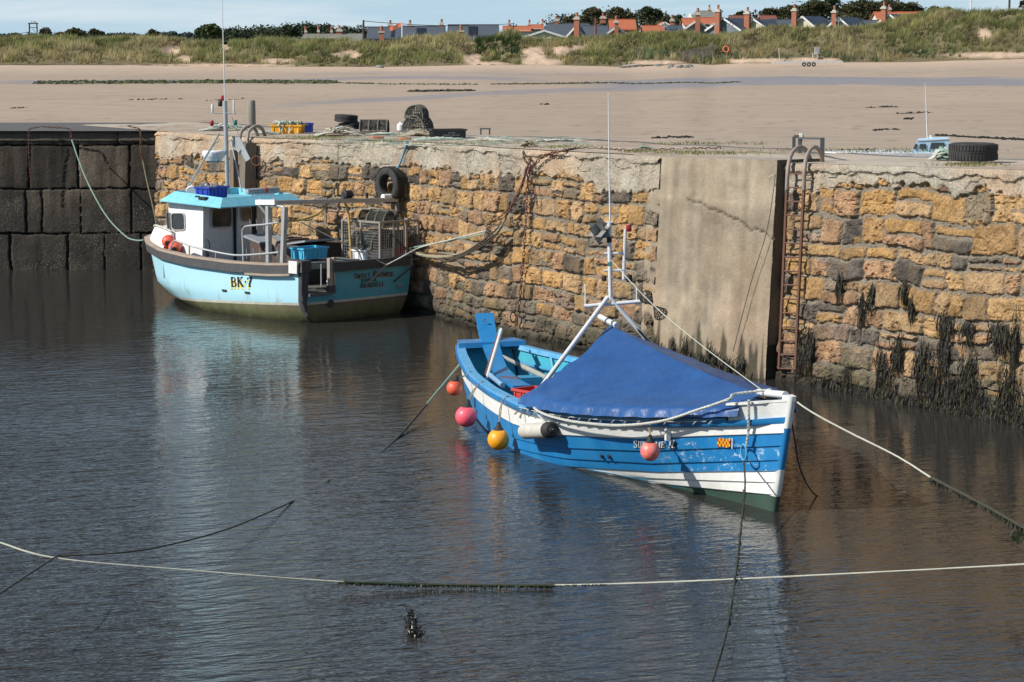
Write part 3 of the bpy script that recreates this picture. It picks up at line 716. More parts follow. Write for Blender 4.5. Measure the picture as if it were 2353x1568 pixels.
def sidehouse(name, x0, x1, yr, ye, Y, roof, wall, lab, chims=(), panes=(), depth=7.0, hip=0.0, cat='house', group=None):
    """ridge runs left to right; we see one roof slope"""
    xa, xb = X_(x0, Y), X_(x1, Y); zr, ze = Z_(yr, Y), Z_(ye, Y); cx = (xa + xb) / 2; t = thing(name, lab, cat, (cx, Y, 0), 0, group)
    hw = (xb - xa) / 2; d2 = depth / 2; g = 2.0
    mb = MB(); mb.add([(-hw + .2, -d2 + .25, g), (hw - .2, -d2 + .25, g), (hw - .2, d2 - .25, g), (-hw + .2, d2 - .25, g), (-hw + .2, -d2 + .25, ze), (hw - .2, -d2 + .25, ze), (hw - .2, d2 - .25, ze), (-hw + .2, d2 - .25, ze), (-hw + .2, 0, zr - .15), (hw - .2, 0, zr - .15)],
            [(0, 1, 5, 4), (2, 3, 7, 6), (1, 2, 6, 9, 5), (3, 0, 4, 8, 7)]); mb.build('wall', wall, t)
    mb = MB(); th = .12; h = hip * hw
    ov = [(-hw, -d2, ze - .1), (hw, -d2, ze - .1), (hw - h, 0, zr), (-hw + h, 0, zr), (hw, d2, ze - .1), (-hw, d2, ze - .1)]
    lo = [(a, b, c - th) for a, b, c in ov]
    mb.add(ov + lo, [(0, 1, 2, 3), (3, 2, 4, 5), (7, 6, 9, 8), (8, 9, 11, 10), (0, 6, 7, 1), (5, 4, 10, 11), (0, 3, 9, 6), (3, 5, 11, 9), (1, 7, 8, 2), (2, 8, 10, 4)] + ([(0, 3, 5), (1, 4, 2)] if hip else []))
    mb.beam((-hw + h, 0, zr + .03), (hw - h, 0, zr + .03), .22, .1)
    rf = mb.build('roof', roof, t)
    for (a, b, c, dd) in panes:   # dark panel set on the slope
        n = Vector((0, -(zr - ze), d2)).normalized(); pts = []
        for (px_, py_) in ((a, dd), (b, dd), (b, c), (a, c)):
            k = (py_ - yr) / (ye - yr); pts.append(Vector((X_(px_, Y) - cx, -d2 * k, lerp(zr, ze - .1, k))) + n * .08)
        mb = MB(); mb.add(pts + [p - n * .06 for p in pts], [(0, 1, 2, 3), (0, 4, 5, 1), (1, 5, 6, 2), (2, 6, 7, 3), (3, 7, 4, 0)]); mb.build('roof_panel', GLASSD, rf)
    for (x, y1, w) in chims: chimney(rf, x, yr + 8, y1, w, Y, ox=cx, oy=Y, oz=0)
    return t
def gablehouse(name, xl, xr, ya, ye, Y, roof, wall, lab, yaw=0.0, depth=8.0, chim=None, win=None, group=None):
    """gable end faces the viewer; ridge runs away"""
    xa, xb = X_(xl, Y), X_(xr, Y); za, ze = Z_(ya, Y), Z_(ye, Y); cx = (xa + xb) / 2; hw = (xb - xa) / 2; g = 2.0
    t = thing(name, lab, 'house', (cx, Y, 0), yaw, group)
    mb = MB(); k = .15
    mb.add([(-hw + k, 0, g), (hw - k, 0, g), (hw - k, 0, ze), (0, 0, za - .12), (-hw + k, 0, ze), (-hw + k, depth, g), (hw - k, depth, g), (hw - k, depth, ze), (0, depth, za - .12), (-hw + k, depth, ze)], [(0, 1, 2, 3, 4), (6, 5, 9, 8, 7), (1, 6, 7, 2), (5, 0, 4, 9)])
    mb.build('wall', wall, t)
    mb = MB(); o = -.25; d = depth + .25; th = .14; e = ze - .12
    ov = [(-hw - .15, o, e), (0, o, za), (0, d, za), (-hw - .15, d, e), (hw + .15, o, e), (hw + .15, d, e)]; lo = [(a, b, c - th) for a, b, c in ov]
    mb.add(ov + lo, [(0, 1, 2, 3), (1, 4, 5, 2), (9, 8, 7, 6), (8, 11, 10, 7), (3, 9, 6, 0), (4, 10, 11, 5), (2, 8, 9, 3), (5, 11, 8, 2)])
    rf = mb.build('roof', roof, t)
    mb = MB(); mb.beam((-hw - .15, o - .02, e - .05), (0, o - .02, za - .05), .06, .2); mb.beam((0, o - .02, za - .05), (hw + .15, o - .02, e - .05), .06, .2); mb.build('bargeboard', WHITEP, t)
    if win:
        f = MB(); xw, zw, ww, hh = win; f.box((xw, -.03, zw), (ww, .06, hh)); fo = f.build('window', WHITEP, t)
        f = MB(); f.box((xw, -.07, zw), (ww * .8, .04, hh * .85)); f.build('pane', GLASSD, fo)
    if chim:
        cxp, y0, y1, wpx = chim; w = wpx * Y / F; x = X_(cxp, Y) - cx; z1 = Z_(y1, Y)
        mb = MB(); mb.box((x, -.35, (g + z1) / 2), (w, .75, z1 - g)); c = mb.build('chimney', BRICKM, t)
        mb = MB(); mb.box((x, -.35, z1 + .09), (w * 1.28, .95, .18)); mb.box((x, -.35, z1 + .26), (w * .85, .6, .16)); mb.build('capstone', STONEP, c)
        mb = MB(); mb.lathe([(.13, 0), (.15, .4), (.17, .42), (.13, .48)], (x, -.35, z1 + .34), 8); mb.build('chimney_pot', BRICKM, c)
    return t
HY = 285
sidehouse('long_house', 702, 803, 79, 86, HY, OLDSL, PALEW, 'low pale roofed cottage row at the far left of the village', chims=[(706, 75, 5), (735, 74, 5), (765, 75, 5)])
sidehouse('outbuilding', 775, 838, 78.5, 92, HY - 8, OLDSL, PALEW, 'old grey roofed building with a brick chimney left of the flag', chims=[(783, 73, 12)])
sidehouse('long_house', 848, 950, 63, 86, HY + 6, SLATE, BLUEW, 'slate roofed house behind and left of the flagpole', chims=[(899, 60, 10)], panes=[(903, 916, 68, 84)])
sidehouse('long_house', 912, 1025, 61, 88, HY, SLATE, BLUEW, 'long slate roof with one dark panel right behind the flagpole', chims=[(944, 60, 9), (1016, 58, 8)], panes=[(960, 981, 66, 86)])
sidehouse('long_house', 1030, 1147, 58, 88, HY - 2, SLATE, BLUEW, 'longest slate roof with a central dark roof panel, right of the pair by the flagpole', panes=[(1078, 1098, 62, 82)])
for i, (x, y1, lab) in enumerate([(879, 76, 'brick chimney stack standing before the slate roof beside the flagpole'), (1060.5, 74, 'brick chimney stack standing before the longest slate roof')]):
    t = thing('garden_chimney', lab, 'chimney', (X_(x, HY - 12), HY - 12, 0)); w = 11 * HY / F
    mb = MB(); z1 = Z_(y1, HY - 12); mb.box((0, 0, (z1 + 1) / 2), (w, w, z1 - 1)); mb.build('stack', BRICKM, t)
    mb = MB(); mb.box((0, 0, z1 + .09), (w * 1.3, w * 1.3, .16)); mb.build('capstone', STONEP, t)
    mb = MB(); mb.lathe([(.14, 0), (.17, .5), (.13, .6)], (0, 0, z1 + .17), 8); mb.build('chimney_pot', BRICKM, t)
sidehouse('outbuilding', 1060, 1160, 84, 90, HY - 6, SLATE, BLUEW, 'low flat slate roof peeping over the dune grass in the middle')
sidehouse('house', 1155, 1220, 61, 70, HY + 30, PANT, PALEW, 'distant orange roofed house right of the long slate roofs', chims=[(1170, 58, 5), (1216, 58, 5)])
sidehouse('house', 1212, 1248, 58, 66, HY + 34, PANT, PALEW, 'short distant orange roof behind the tall thin mast', chims=[(1246, 56, 5)])
sidehouse('house', 1245, 1365, 55, 80, HY + 8, SLATE, BLUEW, 'wide dark slate house with a tall brick chimney left of centre', chims=[(1278, 50, 9)], hip=.2)
gablehouse('house', 1200, 1300, 70, 84, HY - 8, SLATE, CREAM, 'low slate gable house in front of the wide dark slate house', depth=7)
gablehouse('house', 1298, 1345, 62, 88, HY - 4, SLATE, BLUEW, 'small slate gable pierced by a tall brick chimney', chim=(1326, 90, 46, 12), yaw=-.2)
sidehouse('house', 1330, 1396, 60, 84, HY, SLATE, BLUEW, 'dark slate roof beside the small gable with the tall chimney')
sidehouse('house', 1396, 1458, 46, 66, HY + 16, PANT, BRICKM, 'orange pantile roofed brick house left of the dark round tree', chims=[(1384, 44, 12)])
gablehouse('house', 1390, 1440, 61, 79, HY - 2, SLATE, GREYW, 'grey gable house in front of the orange pantile roof', chim=(1414, 66, 54, 9))
sidehouse('outbuilding', 1472, 1528, 60, 73, HY + 6, PANT, BRICKM, 'long low orange pantile roof beside the blue grey lean to')
sidehouse('outbuilding', 1527, 1565, 60, 71, HY + 2, SLATE, BLUEW, 'small slate roof with solar panel joined to the orange roof', panes=[(1532, 1550, 62, 68)])
gablehouse('house', 1515, 1535, 51, 57, HY + 26, PANT, PALEW, 'tiny white gable behind the low orange roof', chim=(1541, 60, 50, 9))
sidehouse('house', 1563, 1615, 43, 56, HY + 14, PANT, PALEW, 'bright orange roof in front of the grey hipped house')
sidehouse('house', 1578, 1650, 27, 44, HY + 40, OLDSL, PALEW, 'big grey hipped roof house on the skyline', chims=[(1626, 24, 6)], hip=.5, depth=12)
sidehouse('house', 1600, 1660, 42, 56, HY + 8, PANT, PALEW, 'orange roof with darker tiles between two tall chimneys')
gablehouse('house', 1570, 1626, 47, 66, HY, SLATE, GREYW, 'green grey gable house with a tall brick chimney at its middle', yaw=-.1, chim=(1600, 80, 36, 11), win=(1.2, Z_(62, HY), .5, .6))
gablehouse('house', 1618, 1700, 42, 68, HY - 4, SLATE, BLUEW, 'blue grey gable house with the tallest brick chimney and steep slate roof', yaw=-.45, chim=(1648, 88, 29, 12), win=(-.3, Z_(76, HY), .7, 1.1))
sidehouse('house', 1670, 1712, 37, 54, HY + 22, DKT, BRICKM, 'dark red roofed house left of the third tall chimney')
gablehouse('house', 1694, 1765, 45, 68, HY - 2, SLATE, CREAM, 'cream gable house with tall brick chimney and dark slate roof', yaw=-.45, chim=(1715, 84, 34, 12))
sidehouse('house', 1740, 1778, 37, 50, HY + 22, DKT, PALEW, 'dark red roof with white verge right of the cream gable')
sidehouse('house', 1765, 1822, 46, 68, HY + 4, SLATE, GREYW, 'plain slate roof left of the chimney under the big trees')
gablehouse('house', 1808, 1870, 38, 63, HY - 4, SLATE, CREAM, 'cream and pale grey gable house directly below the biggest trees', yaw=-.4, chim=(1822, 80, 27, 11))
sidehouse('house', 1858, 1912, 47, 62, HY + 6, SLATE, BLUEW, 'slate roofed house between the two chimneys below the trees')
gablehouse('house', 1898, 1945, 40, 60, HY - 2, SLATE, BLUEW, 'dark gable house with a brick chimney below the right group of trees', yaw=-.4, chim=(1913, 70, 31, 10))
sidehouse('house', 1940, 2012, 48, 60, HY + 8, SLATE, GREYW, 'low slate roof running up to the rightmost tall chimney')
gablehouse('house', 2008, 2065, 33, 54, HY - 3, SLATE, CREAM, 'cream gable house with the rightmost tall brick chimney', yaw=-.45, chim=(2026, 66, 22, 11))
sidehouse('house', 2000, 2115, 29, 44, HY + 24, PANT, PALEW, 'long pale red roofed house at the right end of the village', chims=[(2036, 24, 8)], panes=[(2098, 2110, 31, 38)])
gablehouse('house', 2062, 2090, 33, 44, HY + 16, PANT, PALEW, 'little white gable in front of the long pale red roof')
# poles
def pole(name, x, y0, y1, Y, r, mat, lab, cat, arm=0):
    t = thing(name, lab, cat, (X_(x, Y), Y, 0)); z0, z1 = Z_(y0, Y), Z_(y1, Y)
    mb = MB(); mb.tube([(0, 0, z0), (0, 0, z1)], [r, r * .8], 7); mb.build('post', mat, t, smooth=True)
    if arm:
        mb = MB(); mb.beam((-arm, 0, z1 - .4), (arm, 0, z1 - .4), .08, .12)
        for s in (-1, 1): mb.lathe([(.05, 0), (.07, .12), (.03, .2)], (s * arm * .85, 0, z1 - .34), 6)
        mb.build('crossarm', mat, t)
    return t
WOODP = M('pole_wood', (.07, .055, .045), .9); METP = M('pole_metal', (.35, .36, .36), .5)
pole('telegraph_pole', 838, 97, 47, 250, .12, WOODP, 'dark wooden telegraph pole left of the slate roofs', 'pole')
t = pole('flagpole', 926, 90, 50, 250, .07, M('white_pole', (.8, .8, .78), .5), 'white flagpole flying a small orange flag', 'flagpole')
mb = MB(); mb.grid([[(-.1 - .28 * i - .0 * j, .06 * math.sin(i * 1.6), Z_(52, 250) - .12 * i - .22 * j + .05 * math.sin(i * 2)) for i in range(5)] for j in range(3)]); mb.build('flag', M('flag_cloth', (.75, .22, .12), .8), t)
pole('street_lamp', 1367, 86, 42, 262, .13, M('rust_pole', (.20, .07, .06), .8), 'dark red post standing in front of the orange roofed house', 'pole')
for i, (x, y0, y1) in enumerate([(1524, 74, 52), (1640, 80, 50), (1674, 86, 53), (1921, 64, 40), (2057, 58, 42), (2111, 50, 38)]):
    pole('street_lamp', x, y0, y1, 262, .05, METP, ['thin grey lamp post before the low orange roof', 'thin lamp post left of the tallest chimney house wall', 'thin lamp post before the blue grey gable', 'thin lamp post below the gap in the big trees', 'thin post beside the rightmost tall chimney', 'thin post by the long pale red roof'][i], 'lamp post', arm=.3)
pole('telegraph_pole', 1180, 70, 53, 300, .07, WOODP, 'thin dark pole right of the longest slate roof', 'pole', arm=.4)
pole('telegraph_pole', 2309, 28, -14, 262, .13, WOODP, 'dark pole rising out of frame from the dune top at the right', 'pole')
pole('flagpole', 2221, 24, -14, 262, .09, M('white_pole', (.8, .8, .78), .5), 'white pole rising out of frame from the top of the highest dune', 'pole')
pole('telegraph_pole', 396 * .347 + 0, 89, 75, 300, .06, WOODP, 'short thin pole among the left trees', 'pole')
t = thing('electricity_pole', 'twin legged wooden electricity pole with crossarm at the far left', 'electricity pole', (X_(85, 300), 300, 0))
for s in (-1, 1):
    mb = MB(); mb.tube([(s * .47, 0, Z_(88, 300)), (s * .45, 0, Z_(54, 300))], .09, 6); mb.build('post', WOODP, t)
mb = MB(); mb.beam((-.6, 0, Z_(54.5, 300)), (.6, 0, Z_(54.5, 300)), .1, .14); mb.beam((-.5, 0, Z_(64, 300)), (.5, 0, Z_(64, 300)), .06, .08); mb.beam((-.1, 0, Z_(66, 300)), (.45, 0, Z_(80, 300)), .05, .05)
for s in (-.15, .12, .3): mb.tube([(s, 0, Z_(54, 300)), (s, 0, Z_(49, 300))], .035, 5)
mb.build('crossarm', WOODP, t)
# wires
mb = MB(); mb.tube(sag((X_(838, 250), 250, Z_(49, 250)), (X_(1180, 300), 300, Z_(55, 300)), .35, 14), .03, 4); tag(mb.build('overhead_wire', WOODP), 'thin overhead wire running right from the telegraph pole', 'wire')
mb = MB(); mb.tube(sag((X_(-70, 300), 300, Z_(88, 300)), (X_(78, 300), 300, Z_(73, 300)), .2, 8), .03, 4); tag(mb.build('overhead_wire', WOODP), 'overhead wire at the far left edge above the dunes', 'wire')
# trees
def leafmat():
    m, nt, b = newmat('foliage'); a = N(nt, 'ShaderNodeAttribute'); a.attribute_name = 'col'
    nt.links.new(a.outputs['Color'], b.inputs['Base Color']); b.inputs['Roughness'].default_value = .65; b.inputs['Specular IOR Level'].default_value = .25
    return m
LEAF = leafmat(); BARK = M('bark', (.10, .08, .06), .95, scale=3, bmp=.5)
def crown(mb, lobes, n, rs, cols, ls):
    for _ in range(n):
        c, r = rs.choice(lobes); a = rs.uniform(0, 6.283); e = rs.uniform(-.35, 1); q = math.sqrt(max(0, 1 - e * e)); k = rs.uniform(.55, 1.05)
        p = Vector((c[0] + r[0] * q * math.cos(a) * k, c[1] + r[1] * q * math.sin(a) * k, c[2] + r[2] * e * k))
        u = Vector((rs.gauss(0, 1), rs.gauss(0, 1), rs.gauss(0, .7))).normalized() * ls * rs.uniform(.6, 1.3); v = u.cross(Vector((rs.gauss(0, 1), rs.gauss(0, 1), rs.gauss(0, 1)))).normalized() * ls * rs.uniform(.4, .9)
        cc = rs.choice(cols); g = rs.uniform(.6, 1.35)
        mb.add([p - u, p + v, p + u, p - v * .6], [(0, 1, 2), (0, 2, 3)], col=(cc[0] * g, cc[1] * g, cc[2] * g))
def tree(x, yb, yt, wpx, Y, lab, seed, n=1500, cols=None, group=None, flat=1.0, trunk=True, ls=.16):
    rs = random.Random(seed); cols = cols or [(.035, .05, .018), (.05, .065, .022), (.075, .075, .03), (.03, .04, .02)]
    W = wpx * 1.2 * Y / F / 2; z0, z1 = Z_(yb, Y), Z_(yt - 5, Y); Hh = z1 - z0; t = thing('tree', lab, 'tree', (X_(x, Y), Y, 0), 0, group)
    lobes = [((0, 0, z0 + Hh * .42), (W * .85, W * .5, Hh * .45))] * 4; nl = max(6, int(W * 2.6))
    for i in range(nl):
        a = rs.uniform(-1, 1); d = rs.uniform(-.6, .6); top = (1 - .45 * a * a) * rs.uniform(.82, 1)
        r = W * rs.uniform(.26, .42) if W < 3 else rs.uniform(.8, 1.3)
        cz = z0 + Hh * top - r * .75; lobes.append(((a * (W - r * .8), d * W * .6, cz), (r, r, r * .75)))
    for i in range(nl // 2):
        a = rs.uniform(-.9, .9); r = rs.uniform(.2, .32) * max(W * .8, 1.2); lobes.append(((a * (W - r), rs.uniform(-.5, .5) * W * .6, z0 + Hh * rs.uniform(.3, .6)), (r, r, r * .7)))
    mb = MB(); crown(mb, lobes, n, rs, cols, ls); mb.build('crown', LEAF, t)
    if trunk:
        mb = MB(); mb.tube([(0, 0, 1.5), (0, 0, z0 + Hh * .3), (W * .05, 0, z0 + Hh * .6)], [.24, .16, .08], 7)
        for c, r in lobes[:9]: mb.tube([(0, 0, z0 + Hh * .22), (c[0] * .5, c[1] * .5, (z0 + Hh * .25 + c[2]) / 2), c], [.11, .07, .02], 5)
        mb.build('trunk', BARK, t)
    return t
G1 = [(.03, .042, .016), (.045, .055, .022), (.07, .065, .03), (.10, .075, .035)]
G2 = [(.03, .05, .015), (.045, .07, .02), (.06, .085, .03)]
for i, (x, yb, yt, w, Y, n, c, lab) in enumerate([
    (113, 86, 66, 26, 310, 700, G1, 'small pointed dark tree beside the twin legged electricity pole'),
    (44, 88, 79, 30, 320, 300, G1, 'low dark bush at the far left skyline'),
    (147, 88, 77, 26, 322, 350, G1, 'low rounded bush between two trees at the far left'),
    (182, 87, 68, 46, 310, 1200, G1, 'wide dark umbrella shaped tree at the left skyline'),
    (227, 86, 70, 36, 312, 900, G1, 'spreading tree right of the umbrella shaped tree at the left'),
    (357, 86, 72, 30, 318, 500, G1, 'low dark tree on the skyline left of the boat mast'),
    (486, 95, 56, 60, 262, 3000, G2, 'full green tree standing directly behind the tall white aerial'),
    (1308, 66, 41, 34, 330, 700, G1, 'dark tree behind the tall chimney left of the long tree crown'),
    (1340, 60, 40, 30, 330, 700, G1, 'dark low tree left of the wind shaped crown'),
    (1362, 62, 18, 52, 345, 2200, G1, 'brown green wind shaped tree, left half of the long crown'),
    (1420, 60, 20, 70, 345, 3000, G1, 'broad brown green tree, right half of the long crown'),
    (1488, 60, 17, 60, 340, 3400, [(.025, .035, .015), (.04, .05, .02)], 'dark dense round tree standing alone behind the orange roofs'),
    (1530, 62, 40, 40, 345, 900, G1, 'loose low tree right of the dark round tree'),
    (1556, 60, 39, 26, 345, 500, G2, 'small pointed tree by the grey hipped house'),
    (1764, 44, 23, 44, 350, 1200, G1, 'rounded tree at the left end of the big trees'),
    (1812, 48, 13, 64, 352, 2600, G1, 'brownish tree, second from left among the big trees'),
    (1868, 50, 1, 84, 352, 4200, G1, 'tall broad tree rising behind the cream gable'),
    (1905, 50, -6, 60, 356, 3200, [(.02, .035, .014), (.035, .05, .02)], 'darkest tall tree reaching the top edge of the photo'),
    (1975, 50, -1, 92, 354, 4600, G1, 'broad tree behind the low slate roof right of the gap'),
    (2040, 40, 0, 70, 356, 3200, G1, 'tall tree above the rightmost tall chimney'),
    (2085, 36, 10, 56, 356, 1800, G1, 'thinning tree at the right end of the big trees'),
    (1960, 62, 33, 40, 300, 1100, [(.10, .085, .03), (.07, .08, .03)], 'autumn tinted small tree in front of the big trees'),
    (2139, 38, 18, 34, 345, 700, G1, 'small round tree left of the highest dune'),
    (2170, 36, 20, 26, 345, 400, G1, 'low bush by the highest dune crest'),
    (2349, 30, 0, 34, 280, 900, [(.02, .035, .014), (.035, .05, .02)], 'dark tree at the far right edge of the photo'),
    (1700, 40, 30, 30, 340, 500, G1, 'low dark tree behind the dark red roof')]):
    tree(x, yb, yt, w, Y, lab, 100 + i, n, c)
def woods(pts, n, Y, lab, seed, cols, ls=.3, rk=1.0):
    rs = random.Random(seed); mb = MB(); xs = [p[0] for p in pts]; yt = [p[1] for p in pts]; lob = []
    for i in range(int((xs[-1] - xs[0]) / 5)):
        x = rs.uniform(xs[0], xs[-1]); top = itp(x, xs, yt); r = rs.uniform(1.0, 1.7) * Y / 330 * rk
        lob.append(((X_(x, Y), Y + rs.uniform(-6, 8), Z_(top + rs.uniform(0, 10), Y) - r), (r * 1.3, r, r)))
        lob.append(((X_(x, Y), Y + rs.uniform(-6, 8), Z_(lerp(top, 86, rs.uniform(.3, 1)), Y)), (r * 1.5, r, r * 1.3)))
    crown(mb, lob, n, rs, cols, ls)
    tag(mb.build('wood', LEAF), lab, 'wood', kind='stuff')
woods([(520, 82), (560, 76), (600, 73), (640, 68), (670, 62), (700, 57), (730, 58), (760, 62), (800, 68), (840, 80)], 14000, 400, 'dark wood rising on the skyline behind the tall aerial and cottages', 5, [(.03, .045, .02), (.04, .055, .025)], .25, .6)
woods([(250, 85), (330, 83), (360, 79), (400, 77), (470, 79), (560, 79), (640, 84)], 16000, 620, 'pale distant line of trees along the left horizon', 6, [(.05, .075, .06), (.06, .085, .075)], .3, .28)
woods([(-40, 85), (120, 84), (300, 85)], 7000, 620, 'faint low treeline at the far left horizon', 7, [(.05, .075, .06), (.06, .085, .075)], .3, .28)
woods([(1245, 68), (1290, 50), (1335, 42), (1350, 26), (1450, 26), (1456, 50), (1462, 24), (1505, 24), (1520, 40), (1560, 52)], 8000, 380, 'dark trees filling the gaps behind the orange roofs', 8, G1)
woods([(1735, 40), (1760, 26), (1800, 18), (1860, 6), (1905, 2), (1922, 18), (1940, 14), (1975, 5), (2040, 5), (2090, 16), (2120, 30), (2200, 32)], 15000, 380, 'dark wood filling the gaps behind the right part of the village', 9, G1)
# beach furniture
p = onbeach(1665, 141); p.y += 4
t = thing('lifebuoy_post', 'orange lifebuoy on a post in the dune grass above the slipway', 'lifebuoy', (X_(1665, 233), 233, 0)); zc = Z_(113, 233)
mb = MB(); mb.torus((0, 0, zc), .27, .07, Matrix.Rotation(rad(80), 3, 'X'), 18, 6); mb.build('ring', M('lifebuoy_orange', (.75, .18, .08), .6), t, smooth='all')
mb = MB(); mb.tube([(0, .1, zc - 1.3), (0, .1, zc + .15)], .04, 6); mb.build('post', WOODP, t)
# trailer
t = thing('boat_trailer', 'long white boat trailer with a jockey mast parked on the sand at the right', 'trailer', onbeach(1855, 153)); s = 226 / F
TW = M('trailer_white', (.62, .62, .60), .6, amt=.6)
L0, L1 = -66 * s, 76 * s
mb = MB()
for yy in (-.45, .45): mb.beam((L0, yy, .35), (L1, yy * .6, .42), .1, .16)
for k in range(9): x = lerp(L0, L1, (k + .5) / 9); mb.beam((x, -.45, .36), (x, .45, .36), .07, .08)
mb.beam((L0 - .4, 0, .28), (L0 + .6, 0, .35), .12, .12); mb.build('frame', TW, t)
mb = MB(); mb.tube([(L0 + .25, 0, .3), (L0 + .15, 0, 1.55)], .035, 6); mb.build('mast', TW, t)
mb = MB(); mb.beam((L0 + .6, 0, .45), (L0 + 1.25, 0, 1.0), .06, .06); mb.beam((L0 + .95, 0, .6), (L0 + .65, 0, .95), .05, .05); mb.build('winch_arm', WOODP, t)
for k in range(3):
    mb = MB(); mb.torus((.25 + k * .42 - .6, -.52, .18), .13, .06, Matrix.Rotation(rad(90), 3, 'X'), 14, 6); mb.build('wheel', M('tyre_far', (.03, .03, .03), .9), t, smooth='all')
# white chair
t = thing('garden_chair', 'white plastic chair lost in the grass at the foot of the dunes', 'chair', (X_(1868, 231), 231, 0)); z = Z_(131, 231)
mb = MB(); mb.box((0, 0, z + .3), (.5, .5, .06)); mb.build('seat', TW, t)
mb = MB(); mb.box((.2, .15, z + .62), (.45, .08, .6), rz=.3); mb.build('backrest', TW, t)
for a in (-.2, .2):
    for b_ in (-.2, .2): mb = MB(); mb.beam((a, b_, z - .2), (a, b_, z + .3), .05, .05); mb.build('leg', TW, t)
# slip fence and ramp
t = thing('slatted_fence', 'weathered slatted fence beside the slipway through the dunes', 'fence', (X_(1600, 231), 231, 0))
FW = M('fence_grey', (.17, .155, .14), .9)
for k in range(44):
    x = lerp(1562, 1640, k / 43); yb = lerp(138, 128, k / 43); yt = yb - lerp(20, 26, k / 43); X = X_(x, 231) - X_(1600, 231)
    mb = MB() if k == 0 else mb
    mb.beam((X, k * .02, Z_(yb, 231)), (X, k * .02, Z_(yt, 231)), .07, .03)
mb.build('slat_panel', FW, t)
for k, x in enumerate((1568, 1585, 1612)):
    mb = MB(); X = X_(x, 230.5) - X_(1600, 231); mb.beam((X, -.5, Z_(142, 231)), (X, -.5, Z_(118, 231)), .12, .12); mb.build('post', FW, t)
mb = MB(); rr = []
for k in range(9):
    a = onbeach(lerp(1430, 1590, k / 8), lerp(156, 143.5, k / 8)); dz = .12 + k * .03
    rr.append([a + Vector((0, -.7, -.2)), a + Vector((0, -.7, dz)), a + Vector((0, 1.2, dz + .1)), a + Vector((0, 1.2, -.2))])
mb.grid(rr); tag(mb.build('slipway', M('slip_concrete', (.52, .44, .35), .9)), None, None, kind='structure')

# ------------------------------------------------------------------ the blue coble
SB = Vector((-.25, 34.2, 0)); U1 = Vector((.3347, -.9423, 0)); YAW1 = math.atan2(U1.y, U1.x)
coble = thing('fishing_boat', 'bright blue and white open coble under a blue tarpaulin, nearest boat', 'boat', SB, YAW1)
def BW(a, b, z): return SB + U1 * a + Vector((-U1.y, U1.x, 0)) * b + Vector((0, 0, z))      # local to world
def s_inv(P): v = Vector(P) - SB; return v.dot(U1), v.dot(Vector((-U1.y, U1.x, 0))), v.z
BLUE = M('boat_blue', (.018, .20, .47), .38, dirt=(.05, .26, .52), amt=.2, scale=2.2, bmp=.06, bscale=14, coat=.25)
def chipped():
    m, nt, b = newmat('hull_blue'); tc = N(nt, 'ShaderNodeTexCoord'); sx = N(nt, 'ShaderNodeSeparateXYZ'); nt.links.new(tc.outputs['Object'], sx.inputs[0])
    n = noise(nt, 2.2, 5, .6); c = mixc(nt, ramp(nt, n, [(.4, (0, 0, 0)), (.75, (1, 1, 1))]), (.014, .185, .46), (.03, .24, .52))
    c = mixc(nt, .3, c, ramp(nt, noise(nt, 3, 4, .6, stretch=(1, 1, .2)), [(.3, (.6, .6, .6)), (.7, (1.3, 1.3, 1.3))]), 'MULTIPLY')
    ax = ramp(nt, sx.outputs[0], [(0, (0, 0, 0)), (1, (0, 0, 0))])
    mr = N(nt, 'ShaderNodeMapRange'); mr.inputs[1].default_value = 7.3; mr.inputs[2].default_value = 8.3; nt.links.new(sx.outputs[0], mr.inputs[0])
    ch = noise(nt, 10, 8, .8, stretch=(.6, 1, 1.0)); f = mixc(nt, 1.0, ramp(nt, ch, [(.55, (0, 0, 0)), (.62, (1, 1, 1))]), mr.outputs[0], 'MULTIPLY')
    lo = N(nt, 'ShaderNodeMapRange'); lo.inputs[1].default_value = .70; lo.inputs[2].default_value = .62; nt.links.new(sx.outputs[2], lo.inputs[0]); f = mixc(nt, 1.0, f, lo.outputs[0], 'MULTIPLY')
    c = mixc(nt, f, c, (.60, .72, .80)); nt.links.new(c, b.inputs['Base Color']); b.inputs['Roughness'].default_value = .33; b.inputs['Coat Weight'].default_value = .2
    bump(nt, b, noise(nt, 9, 4), .08, .01); return m
HBLUE = chipped()
BLUEIN = M('boat_inside_blue', (.03, .27, .46), .5, dirt=(.05, .20, .32), amt=.5, scale=3, bmp=.12)
TEAL = M('boat_teal', (.05, .36, .47), .5, dirt=(.05, .26, .36), amt=.4, scale=3, bmp=.1)
BWHITE = M('boat_white', (.78, .78, .75), .4, dirt=(.62, .60, .54), amt=.15, scale=2.5, bmp=.06, bscale=14)
BGREEN = M('antifoul_green', (.035, .085, .065), .6, dirt=(.05, .05, .025), amt=.6, scale=5, bmp=.3)
RUST = M('rust', (.17, .065, .035), .9, dirt=(.09, .04, .03), scale=20, bmp=.4)
WPIPE = M('white_pipe', (.66, .67, .68), .35, dirt=(.5, .45, .4), amt=.15, scale=14, bmp=0)
BLACKR = M('black_rubber', (.016, .016, .017), .7, dirt=(.04, .038, .035), scale=12, bmp=.3)
ROPEW = M('rope_white', (.55, .55, .50), .85, dirt=(.32, .32, .27), scale=30, bmp=.5, bscale=160)
ROPEG = M('rope_green', (.24, .36, .30), .85, dirt=(.16, .22, .18), scale=30, bmp=.5, bscale=160)
ROPET = M('rope_tan', (.30, .25, .18), .9, dirt=(.18, .15, .10), scale=30, bmp=.5, bscale=160)
ROPED = M('rope_weedy', (.045, .045, .028), .85, dirt=(.02, .02, .014), scale=30, bmp=.5, bscale=120)
GA = [0, .5, 2.3, 3.8, 5.4, 6.3, 7.0, 7.64, 8.3, 8.8, 9.3]
GHW = [.37, .55, 1.02, 1.28, 1.43, 1.33, 1.14, .90, .60, .34, .015]
